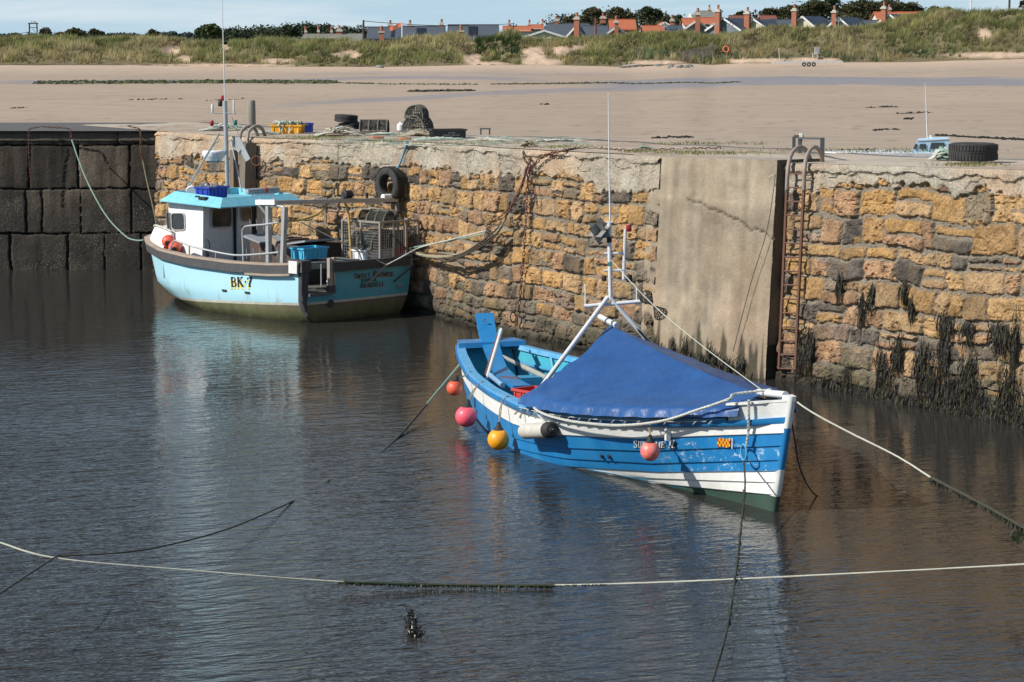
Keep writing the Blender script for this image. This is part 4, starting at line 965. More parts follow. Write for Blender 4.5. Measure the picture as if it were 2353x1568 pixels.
GZ = [.66, .62, .58, .60, .63, .67, .72, .79, .87, .95, 1.05]
WA = [0, .77, 2.8, 4.8, 5.8, 7.07, 8.2, 9.3]; WHW = [.36, .64, 1.06, 1.30, 1.14, .60, .25, .015]
def smooth_itp(x, xs, ys):   # average of two nearby samples rounds the corners
    return (itp(x - .35, xs, ys) + 2 * itp(x, xs, ys) + itp(x + .35, xs, ys)) / 4 if .4 < x < 8.7 else itp(x, xs, ys)
def sheer(a): return smooth_itp(a, GA, GZ)
def chw(a, z):
    g, wl = smooth_itp(a, GA, GHW), smooth_itp(a, WA, WHW); zs = sheer(a)
    if z >= 0: return wl + (g - wl) * min(1.15, z / zs) ** .8
    return wl * max(0, 1 - (z / -.5) ** 2) ** .6
def ca(a, z):   # rake of transom and stem
    s = a / 9.3; a0 = -.42 * max(z, 0) / .66; a1 = 9.02 + .31 * z
    return a0 + (a1 - a0) * s
def cpt(a, z, side=-1, off=0.0):
    h = chw(a, z); e = .02
    if side > 0: h *= 1 - .30 * min(1, max(0, (a - 6.6) / 2))
    if off:
        dh = (chw(min(a + .05, 9.3), z) - chw(max(a - .05, 0), z)) / .1; n = Vector((-dh, 1)).normalized()
        return Vector((ca(a, z) + n.x * off, side * (h + n.y * off), z))
    return Vector((ca(a, z), side * h, z))
LN = [([0, 9.3], [0, 0]),]
LINES = [
 ([0, 2, 4.8, 6, 7.5, 9.3], [.36, .32, .35, .40, .57, .88]),
 ([0, 2.5, 4.8, 6, 7.5, 9.3], [.20, .15, .17, .24, .42, .74]),
 ([0, 4.8, 6, 7.5, 9.3], [0, .05, .11, .27, .58]),
 ([0, 4.8, 6, 7.5, 9.3], [-.13, -.07, .01, .17, .46]),
 ([0, 4.8, 6, 7.5, 9.3], [-.22, -.17, -.09, .09, .33]),
 ([0, 4.8, 6, 7.5, 9.3], [-.32, -.27, -.18, .025, .19]),
 ([0, 9.3], [-.44, -.3])]
def line(k, a): return sheer(a) if k == 0 else itp(a, *LINES[k - 1])
AS = [9.3 * i / 62 for i in range(63)]
mb = MB(); mats = [HBLUE, BWHITE, BGREEN]; pm = [1, 0, 0, 0, 1, 1, 2]
for side in (-1, 1):
    for k in range(7):
        rows = []
        for t in (0, .33, .66, 1.0):
            rows.append([cpt(a, lerp(line(k, a), line(k + 1, a), t), side, .004 + .020 * t) for a in AS])
        nxt = [cpt(a, line(k + 1, a), side, .004) for a in AS]; rows.append([Vector(p) - Vector((0, 0, .012)) for p in nxt])
        mb.grid(rows, mi=pm[k], flip=(side > 0))
# transom
tr = []
for k in range(9):
    z = lerp(.66, -.44, k / 8); tr.append([Vector((ca(0, z) - .01, lerp(-1, 1, j / 8) * (chw(0, z) + .01), z)) for j in range(9)])
mb.grid(tr, mi=0)
hull = mb.build('hull', mats, coble, smooth=True, ang=28)
# rubbing strake, gunwale capping, bulwark at the bow, stem
mb = MB()
for side in (-1, 1):
    rows = []
    for (dz, off) in ((.0, .012), (.005, .055), (-.05, .06), (-.075, .03), (-.08, .0)): rows.append([cpt(a, sheer(a) + dz, side, off * (1 if a < 9.1 else .3)) for a in AS])
    mb.grid(rows, flip=(side > 0))
    st = [cpt(9.3, sheer(9.3) - .03, side, .04)]
mb.build('rubbing_strake', BLUE, coble, smooth=True, ang=50)
mb = MB()
for side in (-1, 1):
    rows = []; aa = [a for a in AS if a < 8.8]
    for (dz, off) in ((-.01, .03), (.03, .025), (.035, -.09), (-.03, -.095)): rows.append([cpt(a, sheer(a) + dz, side, off) for a in aa])
    mb.grid(rows, flip=(side > 0))
mb.build('gunwale', M('gunwale_blue', (.05, .30, .55), .5, dirt=(.25, .42, .55), amt=.7, scale=9), coble, smooth=True, ang=50)
mb = MB()
for side in (-1, 1):
    rows = []; aa = [8.72 + (9.3 - 8.72) * i / 12 for i in range(13)]
    for (dz, off) in ((-.02, .012), (.17, .03), (.175, .05), (.20, .05), (.2, -.04), (-.02, -.03)): rows.append([cpt(a, sheer(a) + dz, side, off if a < 9.1 else off * .3) for a in aa])
    mb.grid(rows, flip=(side > 0))
    e = [rows[k][0] for k in range(6)]; mb.add(e, [(0, 1, 2, 3, 4, 5)])
mb.build('bulwark', BWHITE, coble, smooth=True, ang=35)
mb = MB()
zs = [1.27, 1.0, .75, .47]
def stemseg(z0, z1, n=5):
    rows = []
    for i in range(n):
        z = lerp(z0, z1, i / (n - 1)); x = 9.02 + .31 * z
        rows.append([Vector((x - .12, -.055, z)), Vector((x + .02, -.035, z)), Vector((x + .035, 0, z)), Vector((x + .02, .035, z)), Vector((x - .12, .055, z))])
    return rows
mb.grid(stemseg(1.28, .93), 0); mb.grid(stemseg(.93, .47), 1); mb.grid(stemseg(.47, .17), 0); mb.grid(stemseg(.17, -.35), 2)
r0 = stemseg(1.28, 1.2)[0]; mb.add(r0, [(0, 1, 2, 3, 4)], 0)
mb.build('stem', [BWHITE, BLUE, BGREEN], coble, smooth=True, ang=60)
# inside shell, floor, thwarts, frames
mb = MB()
for side in (-1, 1):
    rows = [[cpt(a, z, side, -.07) if z > -1 else None for a in AS[1:50]] for z in ()]
    for k in range(7): rows.append([cpt(a, lerp(sheer(a) - .01, -.12, k / 6), side, -.06) for a in AS[1:52]])
    mb.grid(rows, flip=(side < 0))
mb.grid([[Vector((ca(.15, z) , lerp(-1, 1, j / 6) * (chw(0, z) - .03), z)) for j in range(7)] for z in (.64, .3, 0, -.12)], flip=True)
mb.build('inner_planking', TEAL, coble, smooth=True, ang=40)
mb = MB(); mb.grid([[Vector((a, s * (chw(a, .02) - .05), .02 + .004 * math.sin(a * 9))) for s in (-1, -.6, -.2, .2, .6, 1)] for a in AS[2:52]]); mb.build('floorboards', BLUEIN, coble)
for a in (1.0, 1.9, 2.8, 3.7, 4.6):
    for side in (-1, 1):
        mb = MB(); pts = [cpt(a, lerp(sheer(a) - .03, -.05, k / 6), side, -.085) for k in range(7)]; mb.tube(pts, .028, 5); mb.build('frame', TEAL if side > 0 else BLUEIN, coble, smooth=True)
for side in (-1, 1):
    mb = MB(); mb.tube([cpt(a, sheer(a) - .2, side, -.1) for a in AS[2:50]], .03, 5); mb.build('stringer', BLUEIN, coble, smooth=True)
def thwart(a, z, wd, name='thwart', mat=BLUEIN):
    mb = MB(); h = chw(a, z) - .04; mb.box((a, 0, z), (wd, 2 * h, .045)); mb.box((a + wd / 2 - .01, 0, z - .06), (.03, 2 * h - .01, .09)); return mb.build(name, mat, coble)
thwart(3.35, .36, .34); thwart(1.15, .38, .26)
mb = MB(); mb.grid([[Vector((ca(0, .66) + x, s * (h_), z_)) for s in (-1, -.85, 0, .85, 1)] for x, h_, z_ in ((-.03, .32, .64), (-.05, .38, .72), (.05, .42, .745), (.34, .50, .73), (.36, .49, .66))], flip=True)
mb.build('stern_deck', BLUE, coble, smooth=True, ang=50)
# knee with rounded top on the far side
mb = MB()
for aa_ in (3.1, 4.2):
    P0 = cpt(aa_, sheer(aa_) + .03, 1, -.07)
    for t_ in (-.03, .03):
        pass
    o = [P0 + Vector((t_, 0, 0)) for t_ in (-.03, .03)]
    poly = [(0, 0), (.0, -.42), (-.14, -.40), (-.16, -.1), (-.1, .02)]
    vs = [Vector((P0.x + t_, P0.y + y, P0.z + z)) for t_ in (-.025, .025) for y, z in poly]
    mb.add(vs, [(0, 1, 2, 3, 4), (9, 8, 7, 6, 5)] + [(i, i + 5, (i + 1) % 5 + 5, (i + 1) % 5) for i in range(5)])
mb.build('knee', TEAL, coble)
mb = MB(); mb.tube([(3.4, .25, .38), (3.4, .25, .85)], .028, 8); mb.build('pump_handle', RUST, coble, smooth=True)
mb = MB(); mb.tube(smooth([(3.4, .25, .85), (3.4, .25, 1.05), (3.4, .28, 1.12), (3.4, .36, 1.12)], .03), .012, 6); mb.build('handle_rod', M('grey_rod', (.35, .36, .36), .5), coble, smooth=True)
# drain holes, streak and name
def glyph(ch):
    """serif capitals in a unit-height box: list of (polyline, weight), advance"""
    def arc(cx, cy, rx, ry, a0, a1, n=9): return [(cx + rx * math.cos(rad(a0 + (a1 - a0) * i / n)), cy + ry * math.sin(rad(a0 + (a1 - a0) * i / n))) for i in range(n + 1)]
    T, t = .15, .06
    def stem(x): return [([(x, 0), (x, 1)], T), ([(x - .13, .02), (x + .13, .02)], t), ([(x - .13, .98), (x + .13, .98)], t)]
    S = {
     'A': ([([(.05, 0), (.38, 1)], t), ([(.38, 1), (.72, 0)], T), ([(.16, .34), (.6, .34)], t), ([(-.05, .02), (.17, .02)], t), ([(.58, .02), (.86, .02)], t)], .86),
     'B': (stem(.16) + [([(.16, .97), (.35, .97)] + arc(.36, .75, .22, .22, 90, -90) + [(.16, .53)], .1), ([(.16, .5), (.38, .5)] + arc(.4, .26, .26, .245, 90, -90) + [(.16, .03)], .11)], .78),
     'C': ([(arc(.42, .5, .33, .48, 50, 310, 14), .11), ([(.64, .98), (.66, .7)], t), ([(.66, .3), (.64, .02)], t)], .78),
     'D': (stem(.16) + [([(.16, .97), (.34, .97)] + arc(.34, .5, .36, .47, 90, -90, 12) + [(.16, .03)], .12)], .84),
     'E': (stem(.16) + [([(.16, .96), (.62, .96), (.63, .76)], t), ([(.16, .52), (.48, .52)], t), ([(.48, .62), (.48, .42)], t), ([(.16, .04), (.64, .04), (.67, .28)], t)], .74),
     'I': (stem(.17), .36),
     'K': (stem(.16) + [([(.2, .45), (.62, .97)], t), ([(.32, .58), (.7, .02)], T), ([(.5, .98), (.76, .98)], t), ([(.58, .02), (.86, .02)], t)], .86),
     'L': (stem(.16) + [([(.16, .04), (.6, .04), (.63, .3)], t)], .68),
     'M': ([([(.12, 0), (.12, 1)], t), ([(.12, 1), (.46, .1)], T), ([(.46, .1), (.8, 1)], t), ([(.8, 1), (.8, 0)], T), ([(0, .02), (.24, .02)], t), ([(.67, .02), (.93, .02)], t), ([(0, .98), (.14, .98)], t), ([(.8, .98), (.92, .98)], t)], .98),
     'N': ([([(.12, 0), (.12, 1)], t), ([(.12, 1), (.68, .02)], T), ([(.68, .02), (.68, 1)], t), ([(0, .02), (.24, .02)], t), ([(.56, .98), (.8, .98)], t), ([(0, .98), (.14, .98)], t)], .86),
     'O': ([(arc(.42, .5, .33, .47, 0, 360, 18), .12)], .86),
     'P': (stem(.16) + [([(.16, .97), (.35, .97)] + arc(.37, .7, .25, .27, 90, -90) + [(.16, .43)], .1)], .72),
     'R': (stem(.16) + [([(.16, .97), (.35, .97)] + arc(.37, .74, .23, .235, 90, -90) + [(.16, .5)], .1), ([(.36, .5), (.7, .02)], T), ([(.6, .02), (.82, .02)], t)], .82),
     'S': ([(arc(.33, .74, .21, .225, 30, 200, 8) + [(.2, .6), (.33, .52), (.46, .44)] + arc(.33, .26, .22, .23, 35, -150, 9), .11), ([(.52, .96), (.53, .74)], t), ([(.12, .28), (.12, .03)], t)], .66),
     'T': ([([(.34, 0), (.34, 1)], T), ([(.21, .02), (.47, .02)], t), ([(.03, .74), (.05, .96), (.63, .96), (.65, .74)], t)], .7),
     'U': ([([(.16, 1), (.16, .3)] + arc(.38, .3, .22, .27, 180, 360, 8) + [(.6, 1)], .1), ([(.03, .98), (.3, .98)], t), ([(.5, .98), (.72, .98)], t)], .78),
     'W': ([([(.08, 1), (.3, 0)], T), ([(.3, 0), (.5, .95)], t), ([(.5, .95), (.7, 0)], T), ([(.7, 0), (.92, 1)], t), ([(-.02, .98), (.2, .98)], t), ([(.8, .98), (1.02, .98)], t)], 1.04),
     'F': (stem(.16) + [([(.16, .96), (.62, .96), (.63, .76)], t), ([(.16, .5), (.48, .5)], t)], .7),
     'H': (stem(.16) + stem(.62) + [([(.16, .5), (.62, .5)], t)], .82),
     '7': ([([(.08, .72), (.1, .92), (.3, .88), (.55, .93), (.62, 1.0)], .09), ([(.6, .96), (.4, .5), (.3, .25), (.3, .0)], .15), ([(.18, .02), (.46, .02)], t)], .7),
     '.': ([([(.08, .0), (.08, .13)], .13)], .28), '*': ([([(.06, .5), (.2, .5)], .06), ([(.13, .38), (.13, .62)], .06)], .3), ' ': ([], .4)}
    return S[ch]
def lettering(mb, text, u0, u1, v0, v1, place, small=None, mi=0):
    """write text between u0..u1; place(u, v) gives the point on the surface"""
    adv = 0; items = []
    for i, ch in enumerate(text):
        st, ad = glyph(ch); sc_ = 1.0 if not small or i in small or ch == ' ' else .8
        items.append((st, adv, sc_)); adv += (ad + .06) * sc_
    k = (u1 - u0) / adv; hh = v1 - v0
    for st, ox, s in items:
        for poly, wgt in st:
            P = [((ox + x * s), y * s) for x, y in poly]; n = len(P); L = []; Rr = []
            ar = abs(hh / k)
            for i in range(n):
                a = P[max(i - 1, 0)]; b = P[min(i + 1, n - 1)]; dx, dy = (b[0] - a[0]), (b[1] - a[1]); l = math.hypot(dx, dy) or 1
                nx, ny = -dy / l, dx / l; wv = wgt * 1.35 * s * (.5 if n == 2 else .5 * (.55 + .45 * abs(dy) / l))
                L.append((P[i][0] + nx * wv, P[i][1] + ny * wv)); Rr.append((P[i][0] - nx * wv, P[i][1] - ny * wv))
            vs = [place(u0 + x * k, v0 + y * hh) for x, y in L] + [place(u0 + x * k, v0 + y * hh) for x, y in Rr]
            mb.add(vs, [(i, i + 1, n + i + 1, n + i) for i in range(n - 1)], mi)
# survey the near side: find (a, z) on the hull for a photo point
def hullaz(x, y, side=-1):
    best = None
    for i in range(0, 94):
        a = i * .1
        for j in range(-2, 26):
            z = j * .05; p = cpt(a, z, side); q = BW(p.x, p.y, p.z); dz = q.z - H; f_ = q.y * cT - dz * sT
            px = CX + F * q.x / f_; py = CY - F * (q.y * sT + dz * cT) / f_; d = (px - x) ** 2 + (py - y) ** 2
            if best is None or d < best[0]: best = (d, a, z)
    d, a0, z0 = best
    for i in range(-6, 7):
        for j in range(-6, 7):
            a = min(9.3, max(0, a0 + i * .015)); z = z0 + j * .007; p = cpt(a, z, side); q = BW(p.x, p.y, p.z); dz = q.z - H; f_ = q.y * cT - dz * sT
            d = (CX + F * q.x / f_ - x) ** 2 + (CY - F * (q.y * sT + dz * cT) / f_ - y) ** 2
            if d < best[0]: best = (d, a, z)
    return best[1], best[2]
def quadplace(p00, p10, p01, off):   # survey corners: bottom left, bottom right, top left
    A, B, C_ = hullaz(*p00), hullaz(*p10), hullaz(*p01)
    def f(u, v):
        a = A[0] + (B[0] - A[0]) * u + (C_[0] - A[0]) * v; z = A[1] + (B[1] - A[1]) * u + (C_[1] - A[1]) * v
        return cpt(min(a, 9.3), z, -1, off)
    return f
LWHT = M('letter_white', (.80, .80, .78), .5, amt=.1, bmp=0); LBLK = M('letter_black', (.012, .014, .016), .5, amt=.1, bmp=0)
pl = quadplace((1460, 1028), (1558, 1029), (1460, 1011), .034); pls = quadplace((1462, 1030), (1560, 1031), (1462, 1013), .031)
mb = MB(); lettering(mb, 'SUPREME II.', 0, 1, 0, 1, pl, small=(0, 8, 9), mi=0); lettering(mb, 'SUPREME II.', 0, 1, 0, 1, pls, small=(0, 8, 9), mi=1)
mb.build('name_lettering', [LWHT, LBLK], coble)
pe = quadplace((1652, 1028), (1684, 1026), (1652, 1008), .034)
mb = MB(); FR = M('flag_red', (.55, .03, .02), .5, amt=.1, bmp=0); FY = M('flag_yellow', (.80, .52, .03), .5, amt=.1, bmp=0)
for i in range(8):
    for j in range(3):
        def wv(u, v): return pe(u, v + .10 * math.sin(u * 6.5))
        u0, u1, v0, v1 = i / 8, (i + 1) / 8, j / 3, (j + 1) / 3; 
        mb.add([wv(u0, v0), wv(u1, v0), wv(u1, v1), wv(u0, v1)], [(0, 1, 2, 3)], mi=(i + j) % 2)
pp = quadplace((1686, 1030), (1688, 1030), (1686, 1006), .035); mb.add([pp(0, 0), pp(1, 0), pp(1, 1), pp(0, 1)], [(0, 1, 2, 3)], mi=2)
mb.build('flag_emblem', [FR, FY, LWHT], coble)
for (x, y) in ((1387, 1048), (1404, 1049)):
    a, z = hullaz(x, y); p = cpt(a, z, -1, .035); mb = MB(); mb.torus(p, .022, .007, Matrix.Rotation(rad(90), 3, 'X'), 12, 5); mb.lathe([(.018, -.004), (.018, .002)], p + Vector((0, -.002, 0)), 10, Matrix.Rotation(rad(90), 3, 'X'), 0)
    mb.build('drain_hole', LBLK, coble)
a, z = hullaz(1537, 990); mb = MB(); p = cpt(a, z, -1, .05); mb.box(p - Vector((0, -.02, 0)), (.05, .05, .2)); mb.build('fender_block', BWHITE, coble)
# ---- tripod, mast, aerials
A0 = (4.33, 0.0)
mb = MB(); top = Vector((A0[0], 0, 1.80)); mb.tube([Vector((5.16, -1.34, .69)), top + Vector((-.02, -.02, 0))], .028, 10); mb.build('tripod_leg', WPIPE, coble, smooth=True)
mb = MB(); mb.tube([Vector((4.6, .95, .66)), top], .028, 10); mb.build('tripod_leg', WPIPE, coble, smooth=True)
mb = MB(); mb.tube(smooth([Vector((4.66, 1.0, .72)), Vector((4.5, .5, 1.2)), top + Vector((0, .06, -.06))], .1), .018, 6); mb.build('black_cable', BLACKR, coble, smooth=True)
def Wl(x, y, da=0.0):   # survey point on the mast's cross plane -> local
    q = aty(x, y, BW(A0[0] + da, 0, 0).y); return Vector(s_inv(q))
def wtube(name, pts, r, mat, n=8, da=0.0, parent=coble): mb = MB(); mb.tube([Wl(x, y, da) for x, y in pts], r, n); return mb.build(name, mat, parent, smooth=True)
mast = wtube('mast', [(1403, 690), (1401, 600), (1400, 512)], .026, WPIPE, 10)
wtube('whip_aerial', [(1402, 512), (1400, 380), (1398, 215)], [.012, .010, .006], WPIPE, 6)
wtube('mast_plate', [(1392, 511), (1409, 511)], .012, WPIPE)
wtube('side_mast', [(1437, 526), (1434, 600), (1433, 642)], .020, WPIPE, 8)
for y in (583, 622): wtube('spreader', [(1388, y), (1438, y - 1)], .014, WPIPE)
wtube('crossbar', [(1342, 704), (1471, 693)], .024, WPIPE, 10)
for x, y0, y1 in ((1345, 702, 653), (1463, 693, 660)): wtube('upright_rod', [(x, y0), (x, y1)], .010, WPIPE)
def lamp(x, y, w_, h_, mat, name='lamp', parent=coble, fn=Wl):
    mb = MB(); c = fn(x, y); s = 30.0 / F
    mb.lathe([(w_ * s * .42, -h_ * s / 2), (w_ * s / 2, -h_ * s / 2 + .01), (w_ * s / 2, h_ * s / 2 - .01), (w_ * s * .42, h_ * s / 2)], c, 12); return mb.build(name, mat, parent, smooth=True)
REDL = M('lamp_red', (.30, .008, .015), .2, amt=.1, bmp=0, coat=.5); GREENL = M('lamp_green', (.01, .16, .13), .2, amt=.1, bmp=0, coat=.5)
lamp(1445, 524, 13, 17, REDL); lamp(1401, 607, 10, 13, GREENL); lamp(1400, 551, 12, 14, BLACKR); lamp(1388, 640, 12, 13, BLACKR); lamp(1446, 640, 14, 17, BLACKR)
# radar reflector: three crossed plates
mb = MB(); c = Wl(1378, 530); k = .115; g = Matrix.Rotation(rad(24), 3, 'Z') @ Matrix.Rotation(rad(38), 3, 'X')
for a, b in (((1, 0, 0), (0, 1, 0)), ((0, 1, 0), (0, 0, 1)), ((1, 0, 0), (0, 0, 1))):
    a, b = Vector(a), Vector(b); n = a.cross(b) * .004
    for sgn in (-1, 1):
        vs = [c + g @ ((a * i + b * j) * k + n * sgn) for i, j in ((-1, -1), (1, -1), (1, 1), (-1, 1))]; mb.add(vs, [(0, 1, 2, 3)])
mb.build('radar_reflector', M('dull_metal', (.34, .33, .30), .45, metal=.3), coble)
# ridge spar poking out of the tarpaulin
mb = MB(); mb.tube([Vector((3.95, .02, 1.52)), Vector((4.5, .02, 1.47))], .035, 8); mb.build('ridge_pole', WPIPE, coble, smooth=True)
mb = MB(); mb.tube([Vector((8.55, .02, 1.2)), Vector((9.25, 0, 1.27))], .04, 10); mb.build('bowsprit', WPIPE, coble, smooth=True)
# ---- tarpaulin
def canopy():
    TA = [5.52 + (8.86 - 5.52) * i / 70 for i in range(71)]
    def ridge(t): return Vector((lerp(4.33, 8.66, t), 0, lerp(1.455, 1.20, t) - .05 * math.sin(t * math.pi)))
    rs = np.random.RandomState(3)
    rows_all = []
    for side in (-1, 1):
        rows = []
        for i, a in enumerate(TA):
            t = i / 70; R = ridge(t); E = cpt(a, sheer(a) + .165, side, .03); row = []; K = Vector((4.92, side * .58, 1.19)); E0 = cpt(TA[0], sheer(TA[0]) + .165, side, .03); R0 = ridge(0)
            for j in range(25):
                v = j / 24; p = R.lerp(E, v); kv = .45
                ed = R0.lerp(K, v / kv) if v < kv else K.lerp(E0, (v - kv) / (1 - kv)); p = p + (ed - R0.lerp(E0, v)) * math.exp(-t / .16)
                bl = .0 * math.exp(-((t) / .16) ** 2) * math.sin(math.pi * min(1, v * 1.0)) ** 1.2   # stands out over the tripod leg
                sg = -.05 * math.sin(math.pi * v) * math.sin(math.pi * t)
                n = Vector((0, side * .75, .65)); p = p + n * (bl + sg) + Vector((-bl * .9, 0, 0))
                w_ = .030 * (float(fbm(np.array(t * 5 + v * 5), np.array(v * 2 - t * 1.5), 201, 4)) - .5) + .007 * math.sin(40 * t + 14 * v) * max(0, v - .55) * 2
                # radiating creases from the aft corner and a sewn diagonal seam
                w_ += .016 * math.sin(44 * math.atan2(1 - v + .02, t + .25)) * math.exp(-t * 3.5) * v
                sm = (t - .42) * 1.0 + (v - .55) * .42; w_ += .016 * math.exp(-(sm / .014) ** 2) * (1 + .6 * math.sin(v * 70))
                sm2 = t + (1 - v) * .16 - .30; w_ += -.012 * math.exp(-(sm2 / .03) ** 2) * v
                row.append(p + n * w_)
            # hem hanging over the gunwale
            for q in (1, 2, 3, 4):
                gather = .016 * math.sin(a * 2 * math.pi / .36 + q * .3) * (q / 4) + .012 * math.sin(a * 31)
                row.append(E + Vector((0, side * (.025 + gather + .012 * q), -.028 * q + .004 * math.sin(a * 2 * math.pi / .36) * (q / 4))))
            rows.append(row)
        rows_all.append(rows)
    mb = MB(); mb.grid(rows_all[0]); mb.grid(rows_all[1], flip=True)
    m, nt, b = newmat('tarpaulin'); n = noise(nt, 2.0, 5, .6)
    c = mixc(nt, ramp(nt, n, [(.35, (0, 0, 0)), (.7, (1, 1, 1))]), (.014, .062, .20), (.021, .09, .26))
    c = mixc(nt, ramp(nt, noise(nt, 7, 6, .7), [(.62, (0, 0, 0)), (.8, (.5, .5, .5))]), c, (.07, .12, .30))
    nt.links.new(c, b.inputs['Base Color']); b.inputs['Roughness'].default_value = .40
    bump(nt, b, noise(nt, 3.5, 6, .65, stretch=(1, 2.2, 1), dist=.8), .38, .05)
    MATS['tarpaulin'] = m
    o = mb.build('canopy', m, coble, smooth='all')
    mb = MB()
    for a in np.arange(5.5, 8.6, .18):
        p = cpt(float(a), sheer(float(a)) - .03, -1, .1); mb.tube([p + Vector((-.05, 0, 0.0)), p + Vector((.05, -.01, .045))], .006, 5)
    mb.tube([cpt(float(a), sheer(float(a)) + .005, -1, .075) for a in np.arange(5.4, 8.6, .1)], .006, 5)
    mb.build('lashing', ROPEW, coble)
canopy()
# painter rope along the gunwale and bow ring
def onh(x, y, off=.06): a, z = hullaz(x, y); return cpt(a, z, -1, off)
mb = MB(); pts = [BWl for BWl in [Vector((5.14, -1.36, .74)), onh(1262, 942, .15), onh(1320, 962, .15), onh(1400, 973, .15), onh(1470, 974, .15), onh(1550, 962, .15), onh(1625, 948, .17) + Vector((0, 0, .05)), onh(1690, 940, .15) + Vector((0, 0, .12)), Vector((8.7, -.32, 1.22)), Vector((8.8, 0.05, 1.26))]]
mb.rope(pts, .018); mb.build('gunwale_rope', ROPEW, coble)
mb = MB(); p0 = onh(1731, 922, .09); p1 = onh(1727, 985, .07); p2 = onh(1724, 1022, .08)
mb.rope([p0 + Vector((0, 0, .02)), p1, p2], .018); mb.build('painter_strop', ROPEW, coble)
RINGL = onh(1722, 1038, .10)
mb = MB(); mb.torus(RINGL, .085, .011, Matrix.Rotation(YAW1 * 0 + rad(0), 3, 'Z') @ Matrix.Rotation(rad(90), 3, 'X') , 20, 6, sx=.8); mb.build('rope_ring', M('blue_rope', (.10, .38, .60), .7), coble, smooth='all')
mb = MB(); mb.tube([Vector((5.16, -1.34, .74)), Vector((5.05, -1.42, .60)), Vector((4.95, -1.46, .52))], .012, 5); mb.tube([Vector((5.16, -1.34, .74)), Vector((5.12, -1.46, .5))], .01, 5)
mb.torus(Vector((5.16, -1.33, .73)), .045, .016, Matrix.Rotation(rad(60), 3, 'Y'), 12, 6); mb.build('lashing_knot', ROPET, coble)
# ---- things in and on the boat
def WW(x, y, Y): return aty(x, y, Y)
# rudder board
t = thing('rudder', 'tall curved bright blue rudder board propped over the stern of the coble', 'rudder', (0, 0, 0))
cl = [(1113, 722, 34.75), (1120, 765, 34.5), (1130, 800, 34.2), (1142, 835, 33.6), (1156, 862, 32.9), (1180, 880, 32.2), (1200, 890, 31.9)]
hw_ = [.128, .122, .112, .105, .118, .125, .120]; P = [WW(*c) for c in cl]; side = Vector((.97, .22, 0)).normalized()
Ps = smooth(P, .08); n = len(Ps); mb = MB(); fr = []; bk = []
for i, p in enumerate(Ps):
    h_ = itp(i / (n - 1) * 6, range(7), hw_); tt = (Ps[min(i + 1, n - 1)] - Ps[max(i - 1, 0)]).normalized(); nn = tt.cross(side).normalized() * .022
    fr.append([p - side * h_ + nn, p + side * h_ + nn, p + side * h_ - nn, p - side * h_ - nn, p - side * h_ + nn])
mb.grid(fr); mb.add(fr[0][:4], [(0, 1, 2, 3)]); mb.add(fr[-1][:4], [(3, 2, 1, 0)])
mb.build('blade', BLUE, t, smooth=True, ang=30)
mb = MB(); q = WW(1114, 736, 34.6); mb.torus(q + Vector((0, -.03, 0)), .018, .006, Matrix.Rotation(rad(90), 3, 'X'), 10, 5); mb.build('pin_hole', RUST, t)
mb = MB(); mb.beam(WW(1150, 869, 32.6), WW(1192, 872, 32.4), .02, .05); mb.build('iron_strap', RUST, t)
def polething(name, p, q, r, mat, lab, cat, n=10, tip=None):
    t = thing(name, lab, cat, (0, 0, 0)); mb = MB(); mb.tube([p, q], r, n); mb.build('shaft', mat, t, smooth=True)
    if tip: mb = MB(); mb.tube([q, q + (q - p).normalized() * .22], r * 1.1, n); mb.build('tip', tip, t, smooth=True)
    return t
polething('boat_hook', WW(1113, 868, 32.6), WW(1144, 770, 33.8), .016, RUST, 'thin rust brown pole leaning against the blue rudder board', 'pole', tip=M('tealtip', (.06, .30, .33), .5))
polething('oar', WW(1118, 873, 32.55), WW(1152, 758, 33.9), .026, WPIPE, 'whitish grey pole leaning beside the thin brown pole in the stern', 'pole')
t = thing('spar', 'long rope bound spar lying across the stern of the coble', 'spar', (0, 0, 0)); mb = MB(); a_, b_ = WW(1156, 820, 33.9), WW(1262, 872, 33.0); mb.tube([a_, b_], .026, 8); mb.build('shaft', M('grey_spar', (.32, .31, .29), .7), t, smooth=True)
mb = MB()
for k in range(26): c = a_.lerp(b_, .45 + .5 * k / 26); mb.torus(c, .032, .010, Vector((b_ - a_)).to_track_quat('Z', 'Y').to_matrix(), 10, 4)
for k in range(5): mb.torus(b_ + Vector((.01 * k, 0, .03 * (k % 2))), .035, .014, Matrix.Rotation(k * 1.3, 3, 'X'), 10, 5)
mb.build('rope_binding', ROPEW, t)
polething('tube', Vector(WW(1126, 862, 32.6)), Vector(WW(1155, 886, 31.9)), .035, M('blue_tube', (.25, .42, .62), .4), 'short pale blue tube lying inside the near gunwale of the coble', 'tube')
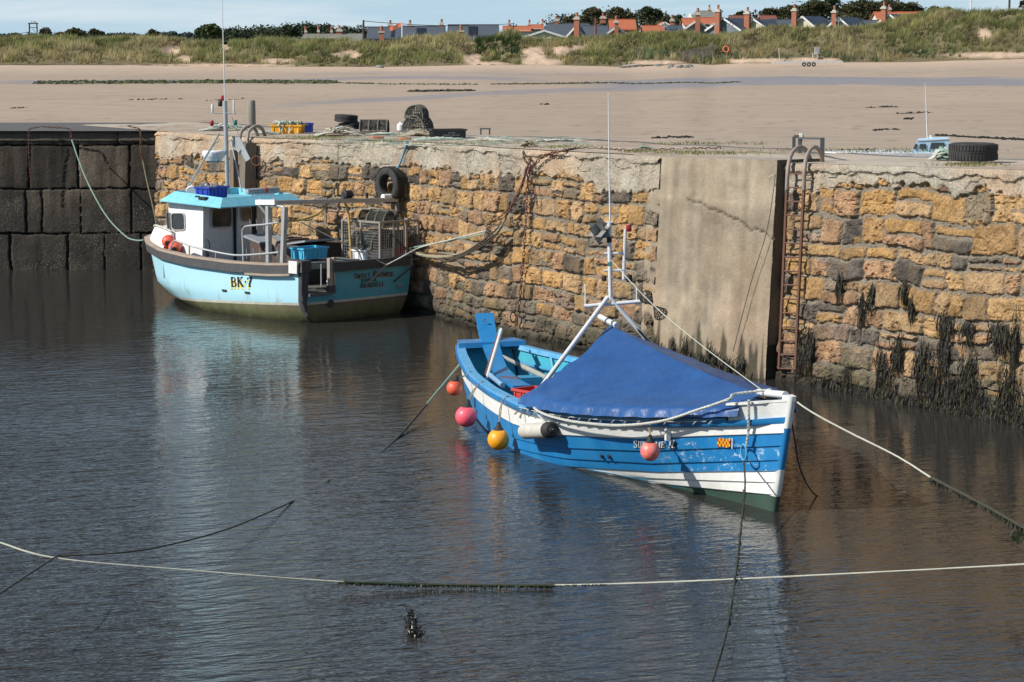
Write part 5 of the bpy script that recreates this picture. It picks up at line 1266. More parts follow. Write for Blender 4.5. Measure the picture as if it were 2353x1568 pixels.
# red fish crate under the tripod foot
def crate(name, lab, loc, rz, L_, W_, H_, mat, parent_cat='crate', group=None, ribs=5, hollow=True, tilt=None, rim=.03):
    t = thing(name, lab, parent_cat, loc, rz, group)
    if tilt: t.rotation_euler = (tilt[0], tilt[1], rz)
    mb = MB(); w_ = .012; tp = 1.06
    o = [(-L_ / 2 / tp, -W_ / 2 / tp), (L_ / 2 / tp, -W_ / 2 / tp), (L_ / 2 / tp, W_ / 2 / tp), (-L_ / 2 / tp, W_ / 2 / tp)]
    O = [Vector((x, y, 0)) for x, y in o] + [Vector((x * tp, y * tp, H_)) for x, y in o]
    I = [Vector((x - math.copysign(w_, x), y - math.copysign(w_, y), .015)) for x, y in o] + [Vector((x * tp - math.copysign(w_, x), y * tp - math.copysign(w_, y), H_)) for x, y in o]
    mb.add(O + I, [(3, 2, 1, 0), (0, 1, 5, 4), (1, 2, 6, 5), (2, 3, 7, 6), (3, 0, 4, 7), (8, 9, 10, 11), (8, 12, 13, 9), (9, 13, 14, 10), (10, 14, 15, 11), (11, 15, 12, 8), (4, 5, 13, 12), (5, 6, 14, 13), (6, 7, 15, 14), (7, 4, 12, 15)])
    mb.build('body', mat, t)
    mb = MB()
    for s in (-1, 1):
        mb.box((0, s * (W_ / 2 + .008), H_ - .012), (L_ + .05, .022, rim)); mb.box((s * (L_ / 2 + .008), 0, H_ - .0125), (.022, W_ + .02, rim))
        for k in range(ribs): mb.box((lerp(-.42, .42, k / (ribs - 1)) * L_, s * (W_ / 2 * .99), H_ * .5), (.016, .022, H_ * .8))
        for k in range(3): mb.box((s * (L_ / 2 * .99), lerp(-.35, .35, k / 2) * W_, H_ * .5), (.022, .016, H_ * .8))
    mb.build('rim', mat, t); return t
REDP = M('red_plastic', (.55, .045, .035), .5, dirt=(.35, .06, .05), amt=.5, scale=8, bmp=.1)
BLUEP = M('blue_plastic', (.015, .055, .42), .45, dirt=(.03, .07, .28), amt=.4, scale=8, bmp=.1)
crate('fish_crate', 'red plastic fish crate beside the foot of the white tripod', BW(4.42, -.98, .54), YAW1 + .35, .50, .34, .18, REDP)
crate('fish_crate', 'blue plastic fish crate underneath the red one in the coble', BW(4.42, -.98, .34), YAW1 + .35, .50, .34, .19, BLUEP)
# mooring buoys and the long fender
def buoy(x, y, dpx, mat, lab, hang, Y=None, shrink=False):
    a, z = hullaz(*hang); hp = cpt(a, sheer(a) - .01, -1, .07); hw = BW(hp.x, hp.y, hp.z)
    Y = Y or (hw.y - .16); c = aty(x, y, Y); r = dpx / 2 * Y / F * 1.01; t = thing('buoy', lab, 'buoy', c)
    mb = MB(); pr = [(r * math.sin(an), -r * math.cos(an)) for an in [math.pi * (k + .3) / 16 for k in range(14)]]; mb.lathe(pr, n=24); mb.build('ball', mat, t, smooth='all')
    top = (hw - c); d = top.normalized(); q = Vector((0, 0, 1)).rotation_difference(Vector((d.x * .4, d.y * .4, 1)).normalized()).to_matrix()
    mb = MB(); mb.lathe([(r * .56, r * .78), (r * .42, r * 1.0), (r * .26, r * 1.22), (r * .2, r * 1.42), (.01, r * 1.45)], (0, 0, 0), 14, q); mb.torus(q @ Vector((0, 0, r * 1.42)), .018, .008, Matrix.Rotation(rad(90), 3, 'X'), 10, 5); mb.build('collar', BLACKR, t, smooth=True)
    mb = MB(); s0 = q @ Vector((0, 0, r * 1.45)); e = hw + Vector((.05, .02, .05)) - c
    mb.tube(smooth([s0, s0.lerp(hw - c, .5) + Vector((0, -.015, -.01)), hw - c, e, e + Vector((.08, .05, -.02))], .05), .008, 5); mb.tube([s0, s0.lerp(hw - c, .6) + Vector((-.02, 0, 0)), hw - c], .006, 5); mb.build('lanyard', ROPET if not shrink else ROPEG, t)
    return t
def BM(n, c, d): return M(n, c, .42, dirt=d, amt=.6, scale=14, bmp=.12, bscale=60, coat=.15)
buoy(1044, 892, 36, BM('buoy_orange', (.80, .12, .05), (.55, .10, .06)), 'small orange red buoy hung furthest aft on the coble', (1075, 815), shrink=True)
buoy(1071, 957, 50, BM('buoy_pink', (.88, .10, .15), (.75, .12, .16)), 'large plain pink buoy hung on the aft side of the coble', (1105, 862))
buoy(1145, 1010, 50, BM('buoy_yellow', (.90, .35, .01), (.75, .28, .02)), 'yellow orange buoy hanging just above the water beside the coble', (1166, 912))
buoy(1494, 1037, 46, BM('buoy_red', (.80, .14, .11), (.85, .40, .33)), 'faded red buoy with a dark cap covering part of the boat name', (1502, 968))
t = thing('fender', 'long dirty white cylindrical fender with a black end lying against the coble', 'fender', (0, 0, 0))
a, z = hullaz(1255, 988); c0 = cpt(a, z, -1, .13); fa, fz = hullaz(1224, 990); fb, fz2 = hullaz(1290, 986)
p, q = (lambda A, Z: BW(*cpt(A, Z, -1, .125)))(fa, fz), (lambda A, Z: BW(*cpt(A, Z, -1, .125)))(fb, fz2); d = (q - p).normalized(); rot = d.to_track_quat('Z', 'Y').to_matrix(); Lf = (q - p).length
mb = MB(); mb.lathe([(.05, 0), (.082, .02), (.093, .07), (.093, Lf - .12)], p, 20, rot); mb.build('body', M('fender_white', (.58, .56, .50), .5, dirt=(.38, .35, .29), amt=.6, scale=7), t, smooth=True)
mb = MB(); mb.lathe([(.094, Lf - .12), (.094, Lf - .05), (.07, Lf - .01), (.03, Lf), (.028, Lf + .03)], p, 20, rot); mb.build('end_cap', BLACKR, t, smooth=True)
mb = MB(); e = BW(*cpt(5.85, sheer(5.85) - .01, -1, .07)); mb.tube([q + d * .03, q.lerp(e, .5), e], .011, 6); mb.build('lanyard', ROPEW, t)
# mesh day shape on the forestay
t = thing('day_shape', 'two black wire mesh cones joined point to point on the forestay', 'day shape', (0, 0, 0)); cA, cB, cM = aty(1489, 690, 29.6), aty(1512, 708, 29.5), aty(1500, 704, 29.5)
MESHM = M('black_mesh', (.02, .02, .02), .7)
for cc, off in ((aty(1484, 682, 29.6), 0), (aty(1518, 722, 29.4), 1)):
    mb = MB(); ax = (cc - aty(1501, 702, 29.5)); d = ax.normalized(); l = ax.length + .05; x_ = d.cross(Vector((0, 1, .2))).normalized(); y_ = d.cross(x_); m0 = aty(1501, 702, 29.5)
    for k in range(14):
        an = k / 14 * 6.283; mb.tube([m0, m0 + d * l * .75 + (x_ * math.cos(an) + y_ * math.sin(an)) * .085, m0 + d * l + (x_ * math.cos(an + .1) + y_ * math.sin(an + .1)) * .05], .0045, 3)
    for rr_, dd in ((.025, .25), (.05, .45), (.07, .62), (.085, .78), (.075, .9), (.05, 1.0)):
        mb.tube([m0 + d * l * dd + (x_ * math.cos(k / 14 * 6.283) + y_ * math.sin(k / 14 * 6.283)) * rr_ for k in range(15)], .0045, 3)
    mb.build('mesh_cone', MESHM, t)

# ------------------------------------------------------------------ the pale blue trawler alongside the wall
SO = Vector((-2.78, 43.62, 0)); H2 = Vector((-.715, .699, 0)).normalized(); YAW2 = math.atan2(H2.y, H2.x); L2 = Vector((-H2.y, H2.x, 0))
trawl = thing('fishing_boat', 'pale blue fishing boat with white wheelhouse and grey gantry moored to the wall', 'boat', SO, YAW2)
def SW(a, b, z): return SO + H2 * a + L2 * b + Vector((0, 0, z))
def ploc(x, y, a=None, b=None):
    """local point on the plane a=const or b=const seen at photo point x,y"""
    d = Vector(ray(x, y)); o = Vector((0, 0, H)); nrm, ref = (H2, SO + H2 * a) if a is not None else (L2, SO + L2 * b)
    t = (ref - o).dot(nrm) / d.dot(nrm); P = o + d * t; v = P - SO; return Vector((v.dot(H2), v.dot(L2), P.z))
SBLUE = M('trawler_blue', (.30, .66, .76), .4, dirt=(.26, .58, .68), amt=.2, scale=2, bmp=.06, bscale=14, coat=.15)
def hullmat2():
    m, nt, b = newmat('trawler_hull'); tc = N(nt, 'ShaderNodeTexCoord'); sx = N(nt, 'ShaderNodeSeparateXYZ'); nt.links.new(tc.outputs['Object'], sx.inputs[0])
    n = noise(nt, 1.6, 5, .6); st = noise(nt, 6, 5, .7, stretch=(1, 1, .12))
    c = mixc(nt, ramp(nt, n, [(.35, (0, 0, 0)), (.75, (1, 1, 1))]), (.38, .67, .77), (.44, .71, .81))
    # rust and weed streaks below the scuppers
    zz = N(nt, 'ShaderNodeMapRange'); zz.inputs[1].default_value = .62; zz.inputs[2].default_value = .38; nt.links.new(sx.outputs[2], zz.inputs[0])
    f = mixc(nt, 1.0, ramp(nt, st, [(.56, (0, 0, 0)), (.72, (.7, .7, .7))]), zz.outputs[0], 'MULTIPLY'); c = mixc(nt, f, c, (.22, .24, .13))
    nt.links.new(c, b.inputs['Base Color']); b.inputs['Roughness'].default_value = .4; bump(nt, b, n, .1, .02); return m
THULL = hullmat2()
TWHITE = M('waterline_white', (.62, .64, .56), .6, dirt=(.30, .28, .20), amt=.7, scale=7, bmp=.2)
def slimemat():
    m, nt, b = newmat('hull_slime'); tc = N(nt, 'ShaderNodeTexCoord'); sx = N(nt, 'ShaderNodeSeparateXYZ'); nt.links.new(tc.outputs['Object'], sx.inputs[0])
    n = noise(nt, 5, 6, .7); a = N(nt, 'ShaderNodeMath', operation='MULTIPLY_ADD'); nt.links.new(n, a.inputs[0]); a.inputs[1].default_value = .22; nt.links.new(sx.outputs[2], a.inputs[2])
    c = ramp(nt, a.outputs[0], [(.10, (.035, .035, .015)), (.22, (.12, .13, .055)), (.36, (.17, .16, .09)), (.44, (.15, .11, .085))])
    c = mixc(nt, .4, c, ramp(nt, noise(nt, 4, 5, .7, stretch=(1, 1, .25)), [(.3, (.4, .4, .4)), (.7, (1.4, 1.4, 1.4))]), 'MULTIPLY')
    nt.links.new(c, b.inputs['Base Color']); b.inputs['Roughness'].default_value = .7; bump(nt, b, n, .4, .02); return m
SLIME = slimemat()
RUBB = M('rub_rubber', (.055, .055, .06), .75, dirt=(.10, .10, .10), amt=.5, scale=6, bmp=.3)
WOODR = M('rail_wood', (.38, .30, .23), .85, dirt=(.22, .17, .13), amt=.6, scale=9, bmp=.4, stretch=(.3, 1, 1))
GALV = M('galvanised', (.42, .44, .45), .45, metal=.35, dirt=(.30, .31, .31), amt=.5, scale=8, bmp=.1)
GALVD = M('galvanised_dark', (.22, .225, .22), .55, metal=.3, dirt=(.13, .12, .11), amt=.5, scale=8)
CABW = M('cabin_white', (.76, .76, .76), .45, dirt=(.62, .60, .57), amt=.25, scale=3, bmp=.05)
DECKG = M('deck_grey', (.13, .13, .125), .7, dirt=(.07, .07, .065), amt=.6, scale=6, bmp=.3)
ROOFB = M('roof_blue', (.22, .55, .66), .42, dirt=(.12, .42, .53), amt=.3, scale=3, bmp=.05)
DARKP = M('dark_panel', (.02, .02, .022), .6)
WIN = M('cabin_window', (.035, .04, .038), .06, amt=.1, bmp=0, spec=.8)
RUBG = M('window_seal', (.45, .44, .42), .6)
TA_ = [0, .35, .75, 1.8, 3.1, 4.1, 4.95, 5.5, 5.75]; TG = [1.31, 1.35, 1.38, 1.38, 1.32, 1.14, .76, .36, .02]; TZ = [1.04, 1.01, .985, .955, .975, 1.02, 1.08, 1.11, 1.13]
TWA = [0, .75, 1.8, 3.2, 4.1, 4.9, 5.5, 5.75]; TW_ = [1.02, 1.16, 1.22, 1.12, .82, .42, .12, .01]
def tsheer(a): return itp(a, TA_, TZ)
def thw(a, z):
    g = (itp(a - .12, TA_, TG) + 2 * itp(a, TA_, TG) + itp(a + .12, TA_, TG)) / 4 if a < 5.4 else itp(a, TA_, TG); wl = itp(a, TWA, TW_); zs = tsheer(a)
    if z > .38: return lerp(lerp(wl, g, .85), g, (z - .38) / (zs - .38))
    if z > 0: return lerp(wl, lerp(wl, g, .85), (z / .38) ** .6)
    return wl * max(0, 1 - (z / -.55) ** 2) ** .5
def tax(a, z): 
    s = a / 5.75; a1 = 4.92 + .62 * min(1, max(0, z + .1) / .45) ** .8 + .22 * max(0, z - .35) / .8; return lerp(-.10 * max(0, z - .3), a1, s)
def tpt(a, z, side=1, off=0.0):
    dh = (thw(min(a + .05, 5.75), z) - thw(max(a - .05, 0), z)) / .1; n = Vector((-dh, 1)).normalized()
    return Vector((tax(a, z) + n.x * off, side * (thw(a, z) + n.y * off), z))
BS = [5.75 * i / 48 for i in range(49)]
mb = MB()
for side in (-1, 1):
    for (f0, f1, mi, n) in ((lambda a: tsheer(a), lambda a: .36 - .048 * a, 0, 8), (lambda a: .36 - .048 * a, lambda a: .315 - .048 * a, 1, 2), (lambda a: .315 - .048 * a, lambda a: -.5, 2, 10)):
        mb.grid([[tpt(a, lerp(f0(a), f1(a), k / n), side, .0) for a in BS] for k in range(n + 1)], mi=mi, flip=(side < 0))
mb.build('hull', [THULL, TWHITE, SLIME], trawl, smooth=True, ang=30)
# transom, with a cut-out doorway near the port quarter
b0, b1, zd = 1.19, .66, .50   # doorway from b0 to b1 above zd
def tb(z): return thw(0, z)
mb = MB()
def tx(z): return tax(0, z) - .012
def strip(ba, bb, za, zb, mi, n=6, m=6):
    rows = []
    for i in range(n + 1):
        z = lerp(za, zb, i / n); A = tb(z) if ba is None else ba; B = -tb(z) if bb is None else bb
        rows.append([Vector((tx(z) - .05 * (1 - (lerp(A, B, j / m) / 1.3) ** 2), lerp(A, B, j / m), z)) for j in range(m + 1)])
    mb.grid(rows, mi=mi, flip=True)
strip(None, b0, 1.03, zd, 0); strip(b1, None, 1.0, zd, 0, m=10); strip(None, None, zd, .36, 0, m=14); strip(None, None, .36, .315, 1, 1, 14); strip(None, None, .315, -.5, 2, 8, 14)
mb.build('transom', [M('transom_teal', (.10, .42, .53), .42, dirt=(.08, .34, .44), amt=.3, scale=2, bmp=.06), TWHITE, SLIME], trawl, smooth=True, ang=40)
# rub rails
mb = MB()
for side in (-1, 1):
    rows = []
    for (dz, off) in ((.0, .02), (.0, .07), (-.15, .075), (-.16, .01)): rows.append([tpt(a, tsheer(a) + dz, side, off) for a in BS])
    mb.grid(rows, flip=(side < 0))
mb.build('rub_rail', RUBB, trawl, smooth=True, ang=40)
mb = MB()
for side in (-1, 1):
    rows = []
    for (dz, off) in ((.0, .075), (.035, .07), (.035, -.06), (.0, -.06)): rows.append([tpt(a, tsheer(a) + dz, side, off) for a in BS])
    mb.grid(rows, flip=(side < 0))
mb.build('cap_rail', WOODR, trawl, smooth=True, ang=40)
mb = MB(); mb.grid([[tpt(a, tsheer(a) + dz, 1, off) for a in [.2 + 1.15 * k / 10 for k in range(11)]] for dz, off in ((-.155, .078), (-.15, .09), (-.19, .09), (-.195, .02))], flip=False); mb.build('wooden_batten', WOODR, trawl)
def tpl(b, z, off=.0): return Vector((tx(z) - .05 * (1 - (b / 1.3) ** 2) - off, b, z))
mb = MB(); mb.grid([[tpl(lerp(b1 - .02, -1.22, k / 12), z, o) for k in range(13)] for z, o in ((1.03, -.05), (1.035, .06), (.87, .065), (.865, .0))], flip=True); mb.build('stern_rub_rail', RUBB, trawl, smooth=True, ang=40)
mb = MB(); mb.box((-.02, 1.24, 1.0), (.22, .22, .20)); mb.build('corner_block', RUBB, trawl)
mb = MB(); mb.grid([[tpt(a, z, 1, .085) for a in (0.02, .1, .22)] for z in (1.10, 1.0, .88)]); mb.build('white_patch', CABW, trawl)
mb = MB(); mb.box((-.06, -1.20, .95), (.16, .16, .2)); mb.build('corner_block', M('grey_block', (.20, .20, .20), .8), trawl)
mb = MB(); mb.grid([[Vector((tx(z) - .03 + dx, b, z)) for b, dx in ((tb(z) + .015, .10), (tb(z) + .02, .0), (b0 - .01, -.02))] for z in (.92, .7, .5, .38, .2, .1)], flip=True); mb.build('quarter_strip', RUBB, trawl, smooth='all')
# doorway jambs, weathered posts
mb = MB(); mb.box((-.10, b1 + .02, .86), (.07, .07, .50)); mb.box((-.10, b1 - .07, .88), (.06, .05, .48)); mb.build('door_post', M('weathered_post', (.48, .40, .33), .9, dirt=(.12, .11, .10), amt=.8, scale=5, bmp=.5, stretch=(1, 1, .2)), trawl)
mb = MB(); mb.box((-.10, b1 + .0, .56), (.09, .14, .14)); mb.build('black_patch', RUBB, trawl)
mb = MB(); mb.beam((-.13, b0, zd), (-.13, b1, zd), .05, .05); mb.build('door_sill', DECKG, trawl)
# deck, inner bulwark
mb = MB(); mb.grid([[Vector((tax(a, zd), s * (thw(a, .6) - .04), zd)) for s in (-1, -.5, 0, .5, 1)] for a in BS[:44]]); mb.build('deck', DECKG, trawl)
mb = MB()
for side in (-1, 1): mb.grid([[tpt(a, z, side, -.05) for a in BS[:46]] for z in (1.0, .5)], flip=(side > 0))
mb.build('inner_bulwark', M('bulwark_grey', (.22, .22, .215), .7, dirt=(.12, .11, .10), amt=.5, scale=4), trawl)
# foredeck turtle
mb = MB(); prof = [[tpt(a, tsheer(a) + .02, s, -.03) for a in [4 + 1.8 * k / 12 for k in range(13)]] for s in (-1,)]
rows = []
for k in range(13):
    a = 4.15 + 1.53 * k / 12; zs = tsheer(a) + .03; p1 = tpt(a, tsheer(a), 1, -.03); e = .27 * (1 - (k / 12) ** 4 * .55); x0 = p1.x; h_ = abs(p1.y)
    row = [Vector((x0, -h_, zs)), Vector((x0 - .06 * k / 12, -h_ * .80, zs + e)), Vector((x0 - .06 * k / 12, 0, zs + e + .03)), Vector((x0 - .06 * k / 12, h_ * .80, zs + e)), Vector((x0, h_, zs))]; rows.append(row)
mb.grid(rows); mb.add(rows[0] + [Vector((rows[0][0].x, rows[0][0].y, .5)), Vector((rows[0][4].x, rows[0][4].y, .5))], [(5, 0, 1, 2, 3, 4, 6)]); mb.add(rows[-1], [(0, 1, 2, 3, 4)])
mb.build('foredeck', CABW, trawl, smooth=True, ang=25)
mb = MB(); r0 = rows[12][2]; mb.tube([rows[k][1] + Vector((0, 0, .03)) for k in range(13)] + [r0 + Vector((.1, 0, .03))] + [rows[k][3] + Vector((0, 0, .03)) for k in range(12, -1, -1)], .022, 6); mb.build('foredeck_trim', M('cream_trim', (.55, .52, .45), .6), trawl, smooth='all')
# wheelhouse
ca0, ca1, cb = 3.22, 4.20, .86; zc0, zc1 = .50, 1.88
mb = MB()
base = [(ca0, cb), (ca1 + .10, cb - .06), (ca1 + .22, 0), (ca1 + .10, -cb + .06), (ca0, -cb)]; topp = [(ca0, cb - .04), (ca1 + .10, cb - .08), (ca1 + .18, 0), (ca1 + .10, -cb + .08), (ca0, -cb + .04)]
vs = [Vector((x, y, zc0)) for x, y in base] + [Vector((x, y, zc1)) for x, y in topp]
mb.add(vs, [(i, (i + 1) % 5, (i + 1) % 5 + 5, i + 5) for i in range(5)] + [(9, 8, 7, 6, 5)]); cab = mb.build('wheelhouse', CABW, trawl)
mb = MB(); mb.box((ca0 + .5, cb + .015, .80), (1.1, .05, .62)); mb.build('cabin_step', CABW, trawl)
def window(name, P, out, mat=WIN, parent=trawl, rim=.028, rr=.22):
    """P: four corner points; rounded frame and pane set on the wall"""
    P = [Vector(p) for p in P]; out = Vector(out)
    def rnd(k, o, n=5):
        C_ = sum(P, Vector()) / 4; Q = [C_ + (p - C_) * k for p in P]; pts = []
        for i in range(4):
            a, b, c = Q[i - 1], Q[i], Q[(i + 1) % 4]; 
            for j in range(n + 1):
                t = j / n; s_ = b.lerp(a, rr); e_ = b.lerp(c, rr); pts.append((s_.lerp(b, t)).lerp(b.lerp(e_, t), t) + out * o)
        return pts
    m1 = MB(); A, B, A2, B2 = rnd(1 + rim * 4, .004), rnd(1.0, .03), rnd(1 + rim * 4, .03), rnd(.99, .008); n = len(A)
    m1.add(A + A2 + B + B2, [(i, (i + 1) % n, n + (i + 1) % n, n + i) for i in range(n)] + [(n + i, n + (i + 1) % n, 2 * n + (i + 1) % n, 2 * n + i) for i in range(n)] + [(2 * n + i, 2 * n + (i + 1) % n, 3 * n + (i + 1) % n, 3 * n + i) for i in range(n)]); fr_ = m1.build('window', RUBG, parent)
    m2 = MB(); m2.add(rnd(.99, .012), [tuple(range(n))]); m2.build('pane', mat, fr_); return fr_
Q = lambda x, y: ploc(x, y, a=ca0 - .01)
PB = lambda x, y: ploc(x, y, b=cb - .06)
window('window', [PB(398, 528), PB(427, 528), PB(425, 491), PB(396, 491)], (.05, 1, 0))
window('window', [PB(387, 526), PB(393, 527), PB(391, 489), PB(385, 488)], (.05, 1, 0), rim=.01)
mb = MB(); mb.add([Vector((ca1 + .04, cb - .10, 1.42)), Vector((ca1 + .13, .25, 1.42)), Vector((ca1 + .04, .2, 1.78)), Vector((ca1 - .02, cb - .12, 1.78))], [(0, 1, 2, 3)]); mb.build('front_window', WIN, trawl)
# aft bulkhead: big window, door, dark gap
Wb, Wd = M('aft_grey_white', (.60, .60, .61), .5, dirt=(.48, .47, .47), amt=.3, scale=3, bmp=.05), None
window('window', [Q(485, 522), Q(530, 520), Q(530, 477), Q(486, 479)], (-1, 0, 0))
mb = MB(); pts = [Q(534, 470), Q(541, 470), Q(543, 612), Q(537, 612)]; mb.add([p - Vector((.012, 0, 0)) for p in pts], [(0, 1, 2, 3)]); mb.build('dark_gap', DARKP, trawl)
d_ = MB(); dp = [Q(542, 474), Q(573, 473), Q(577, 612), Q(544, 612)]; d_.add([p - Vector((.05, 0, 0)) for p in dp] + [p for p in dp], [(3, 2, 1, 0), (0, 1, 5, 4), (1, 2, 6, 5), (2, 3, 7, 6), (3, 0, 4, 7)]); door = d_.build('door', CABW, trawl)
window('window', [Q(549, 507) - Vector((.05, 0, 0)), Q(572, 506) - Vector((.05, 0, 0)), Q(571, 478) - Vector((.05, 0, 0)), Q(548, 480) - Vector((.05, 0, 0))], (-1, 0, 0), parent=door)
mb = MB(); mb.tube([Q(550, 521) - Vector((.08, 0, 0)), Q(568, 520) - Vector((.08, 0, 0))], .010, 5); mb.build('handle', GALVD, door)
mb = MB(); pts = [Q(575, 470), Q(588, 469), Q(590, 612), Q(578, 612)]; mb.add([p - Vector((.02, 0, 0)) for p in pts], [(0, 1, 2, 3)]); mb.build('dark_panel', DARKP, trawl)
mb = MB(); mb.tube(smooth([Q(474, 550) - Vector((.03, 0, 0)), Q(479, 560) - Vector((.03, 0, 0)), Q(478, 580) - Vector((.03, 0, 0)), Q(476, 590) - Vector((.03, 0, 0))], .03), .008, 5); mb.build('cable', DARKP, trawl)
mb = MB(); mb.tube([Q(471, 575) - Vector((.05, 0, 0)), Q(474, 607) - Vector((.05, 0, 0))], .014, 5); mb.build('rusty_pipe', RUST, trawl)
# roof with flared fascia and a shallow tray
zr = 1.90
def rp(x, y, z): return Vector((x, y, z))
OUT = [(2.55, .96), (4.34, .95), (4.55, 0.0), (4.34, -.95), (2.55, -1.06)]
INN = [(2.73, .76), (4.12, .76), (4.27, 0.0), (4.12, -.76), (2.73, -.88)]
zo = [1.885, 1.93, 1.95, 1.93, 1.885]; zi = [2.04, 2.10, 2.12, 2.10, 2.04]
mb = MB(); v1 = [rp(x, y, z) for (x, y), z in zip(OUT, zo)]; v2 = [rp(x, y, z) for (x, y), z in zip(INN, zi)]; v3 = [rp(x * .98 + .06, y * .96, z - .005) for (x, y), z in zip(INN, zi)]; v4 = [rp(x * .98 + .06, y * .95, z - .12) for (x, y), z in zip(INN, zi)]; v0 = [rp(x, y, z - .02) for (x, y), z in zip(OUT, zo)]
def band_(a, b): return [(a * 5 + i, a * 5 + (i + 1) % 5, b * 5 + (i + 1) % 5, b * 5 + i) for i in range(5)]
mb.add(v0 + v1 + v2 + v3 + v4, band_(0, 1) + band_(1, 2) + band_(2, 3) + band_(3, 4) + [(24, 23, 22, 21, 20), (0, 1, 2, 3, 4)]); roof = mb.build('roof', ROOFB, trawl)
def RL(x, y, b=-.1): return ploc(x, y, b=b)   # survey point -> local, plane at offset b
MB_ = -.1
def rt(name, pts, r, mat, n=8, b=-.1, parent=trawl): m_ = MB(); m_.tube([RL(x, y, b) for x, y in pts], r, n); return m_.build(name, mat, parent, smooth=True)
rt('mast', [(523, 446), (520, 340), (517, 232)], .042, GALV, 10)
rt('whip_aerial', [(517, 262), (514, 130), (510, 0), (508, -60)], [.011, .010, .008, .006], WPIPE, 6)
rt('crosstree', [(492, 260), (540, 261)], .014, GALVD, 6)
rt('light_bar', [(486, 290), (545, 291)], .012, GALVD, 6)
rt('mast_stay', [(504, 308), (424, 444)], .020, GALV, 6, b=.15)
rt('mast_stay', [(530, 320), (556, 442)], .016, GALV, 6, b=-.4)
rt('rigging_wire', [(533, 270), (600, 446)], .006, DARKP, 4, b=-.6)
for x, y, w_, h_, m_ in ((512, 227, 12, 12, REDL), (487, 283, 12, 11, REDL), (541, 282, 11, 12, GREENL)):
    lamp(x, y, w_ * 1.05, h_ * 1.05, m_, parent=trawl, fn=lambda x, y: RL(x, y)) if False else None
def lamp2(x, y, wpx, hpx, mat, name='lamp', b=-.1):
    s = 46.2 / F; c = RL(x, y, b); m_ = MB(); m_.lathe([(wpx * s * .4, -hpx * s / 2), (wpx * s / 2, -hpx * s / 2 + .01), (wpx * s / 2, hpx * s / 2 - .01), (wpx * s * .4, hpx * s / 2)], c, 12); return m_.build(name, mat, trawl, smooth=True)
lamp2(512, 226, 10, 13, REDL); lamp2(487, 283, 9, 12, REDL); lamp2(541, 282, 9, 12, GREENL); lamp2(506, 238, 10, 14, DARKP, 'floodlight')
lamp2(488, 250, 6, 19, WPIPE, 'gps_aerial'); lamp2(537, 246, 4, 32, WPIPE, 'vhf_aerial')
m_ = MB(); c = RL(491, 357, -.1); m_.lathe([(.02, -.10), (.16, -.10), (.20, -.03), (.215, .0), (.215, .065), (.20, .085), (.01, .09)], c, 20); rd = m_.build('radar_dome', CABW, trawl, smooth=True, ang=35)
m_ = MB(); m_.lathe([(.02, -.14), (.12, -.13), (.15, -.095)], c, 16); m_.build('radar_base', GREENL if False else M('radar_grey', (.25, .33, .33), .5), rd)
m_ = MB(); lettering(m_, 'N', 0, 1, 0, 1, lambda u, v: RL(487 + u * 7, 360 - v * 9, .125), mi=0); m_.build('radar_lettering', M('navy_letter', (.02, .03, .12), .5, bmp=0), rd)
m_ = MB(); m_.beam(RL(517, 372), RL(497, 372), .03, .03); m_.build('radar_bracket', GALVD, trawl)
# folded radar reflector plates on the mast
m_ = MB(); 
for pts in ([(532, 312), (552, 316), (566, 372), (556, 352)], [(552, 316), (576, 365), (566, 372)], [(538, 318), (555, 350), (552, 356), (532, 330)]):
    P = [RL(x, y, -.25) for x, y in pts]; n = len(P); o_ = H2 * 0 + Vector((0, .012, 0)); m_.add(P + [p + o_ for p in P], [tuple(range(n)), tuple(range(2 * n - 1, n - 1, -1))] + [(i, n + i, n + (i + 1) % n, (i + 1) % n) for i in range(n)])
m_.build('deflector', GALV, trawl)
# roof gear
m_ = MB(); c = RL(440, 439, .45); m_.lathe([(.02, -.02), (.09, -.02), (.10, .01), (.09, .06), (.05, .10), (.005, .115)], c, 16, Matrix.Rotation(rad(75), 3, 'Y') @ Matrix.Rotation(rad(40), 3, 'X')); m_.build('searchlight', CABW, trawl, smooth=True)
def sthing(name, lab, cat, a, b, z, rz=0, group=None): return thing(name, lab, cat, SW(a, b, z), YAW2 + rz, group)
p = ploc(478, 448, b=.42); bx = crate('fish_crate', 'deep blue plastic crate full of gear on the wheelhouse roof', SW(3.52, .38, 1.985), YAW2 - rad(80), .52, .34, .21, BLUEP)
m_ = MB(); rs = random.Random(4)
for k in range(34):
    a, b_ = rs.uniform(-.22, .22), rs.uniform(-.13, .13); d = Vector((rs.uniform(-1, 1), rs.uniform(-1, 1), rs.uniform(.0, .7))).normalized() * rs.uniform(.06, .16); m_.tube([(a, b_, .19), Vector((a, b_, .19)) + d * .6 + Vector((0, 0, .03)), Vector((a, b_, .17)) + d], .007, 4, mi=k % 3)
for k in range(5): a, b_ = rs.uniform(-.18, .18), rs.uniform(-.1, .1); m_.box((a, b_, .235), (.11, .015, .085), rz=rs.uniform(0, 3), mi=0)
g = m_.build('gear', [GALV, DARKP, CABW], None); tag(g, 'tangle of metal fittings and cord heaped in the deep blue crate', 'gear'); g.location = SW(3.52, .38, 1.985); g.rotation_euler = (0, 0, YAW2 - rad(80))
t = sthing('life_raft', 'rolled grey inflatable with a red band lying on the wheelhouse roof', 'inflatable', 3.0, -.42, 2.10)
m_ = MB(); m_.lathe([(.02, -.40), (.05, -.39), (.06, -.30), (.062, .30), (.05, .37), (.02, .38)], (0, 0, 0), 12, Matrix.Rotation(rad(90), 3, 'X')); m_.build('roll', M('grey_pvc', (.28, .28, .29), .6, dirt=(.42, .40, .38), scale=6), t, smooth=True)
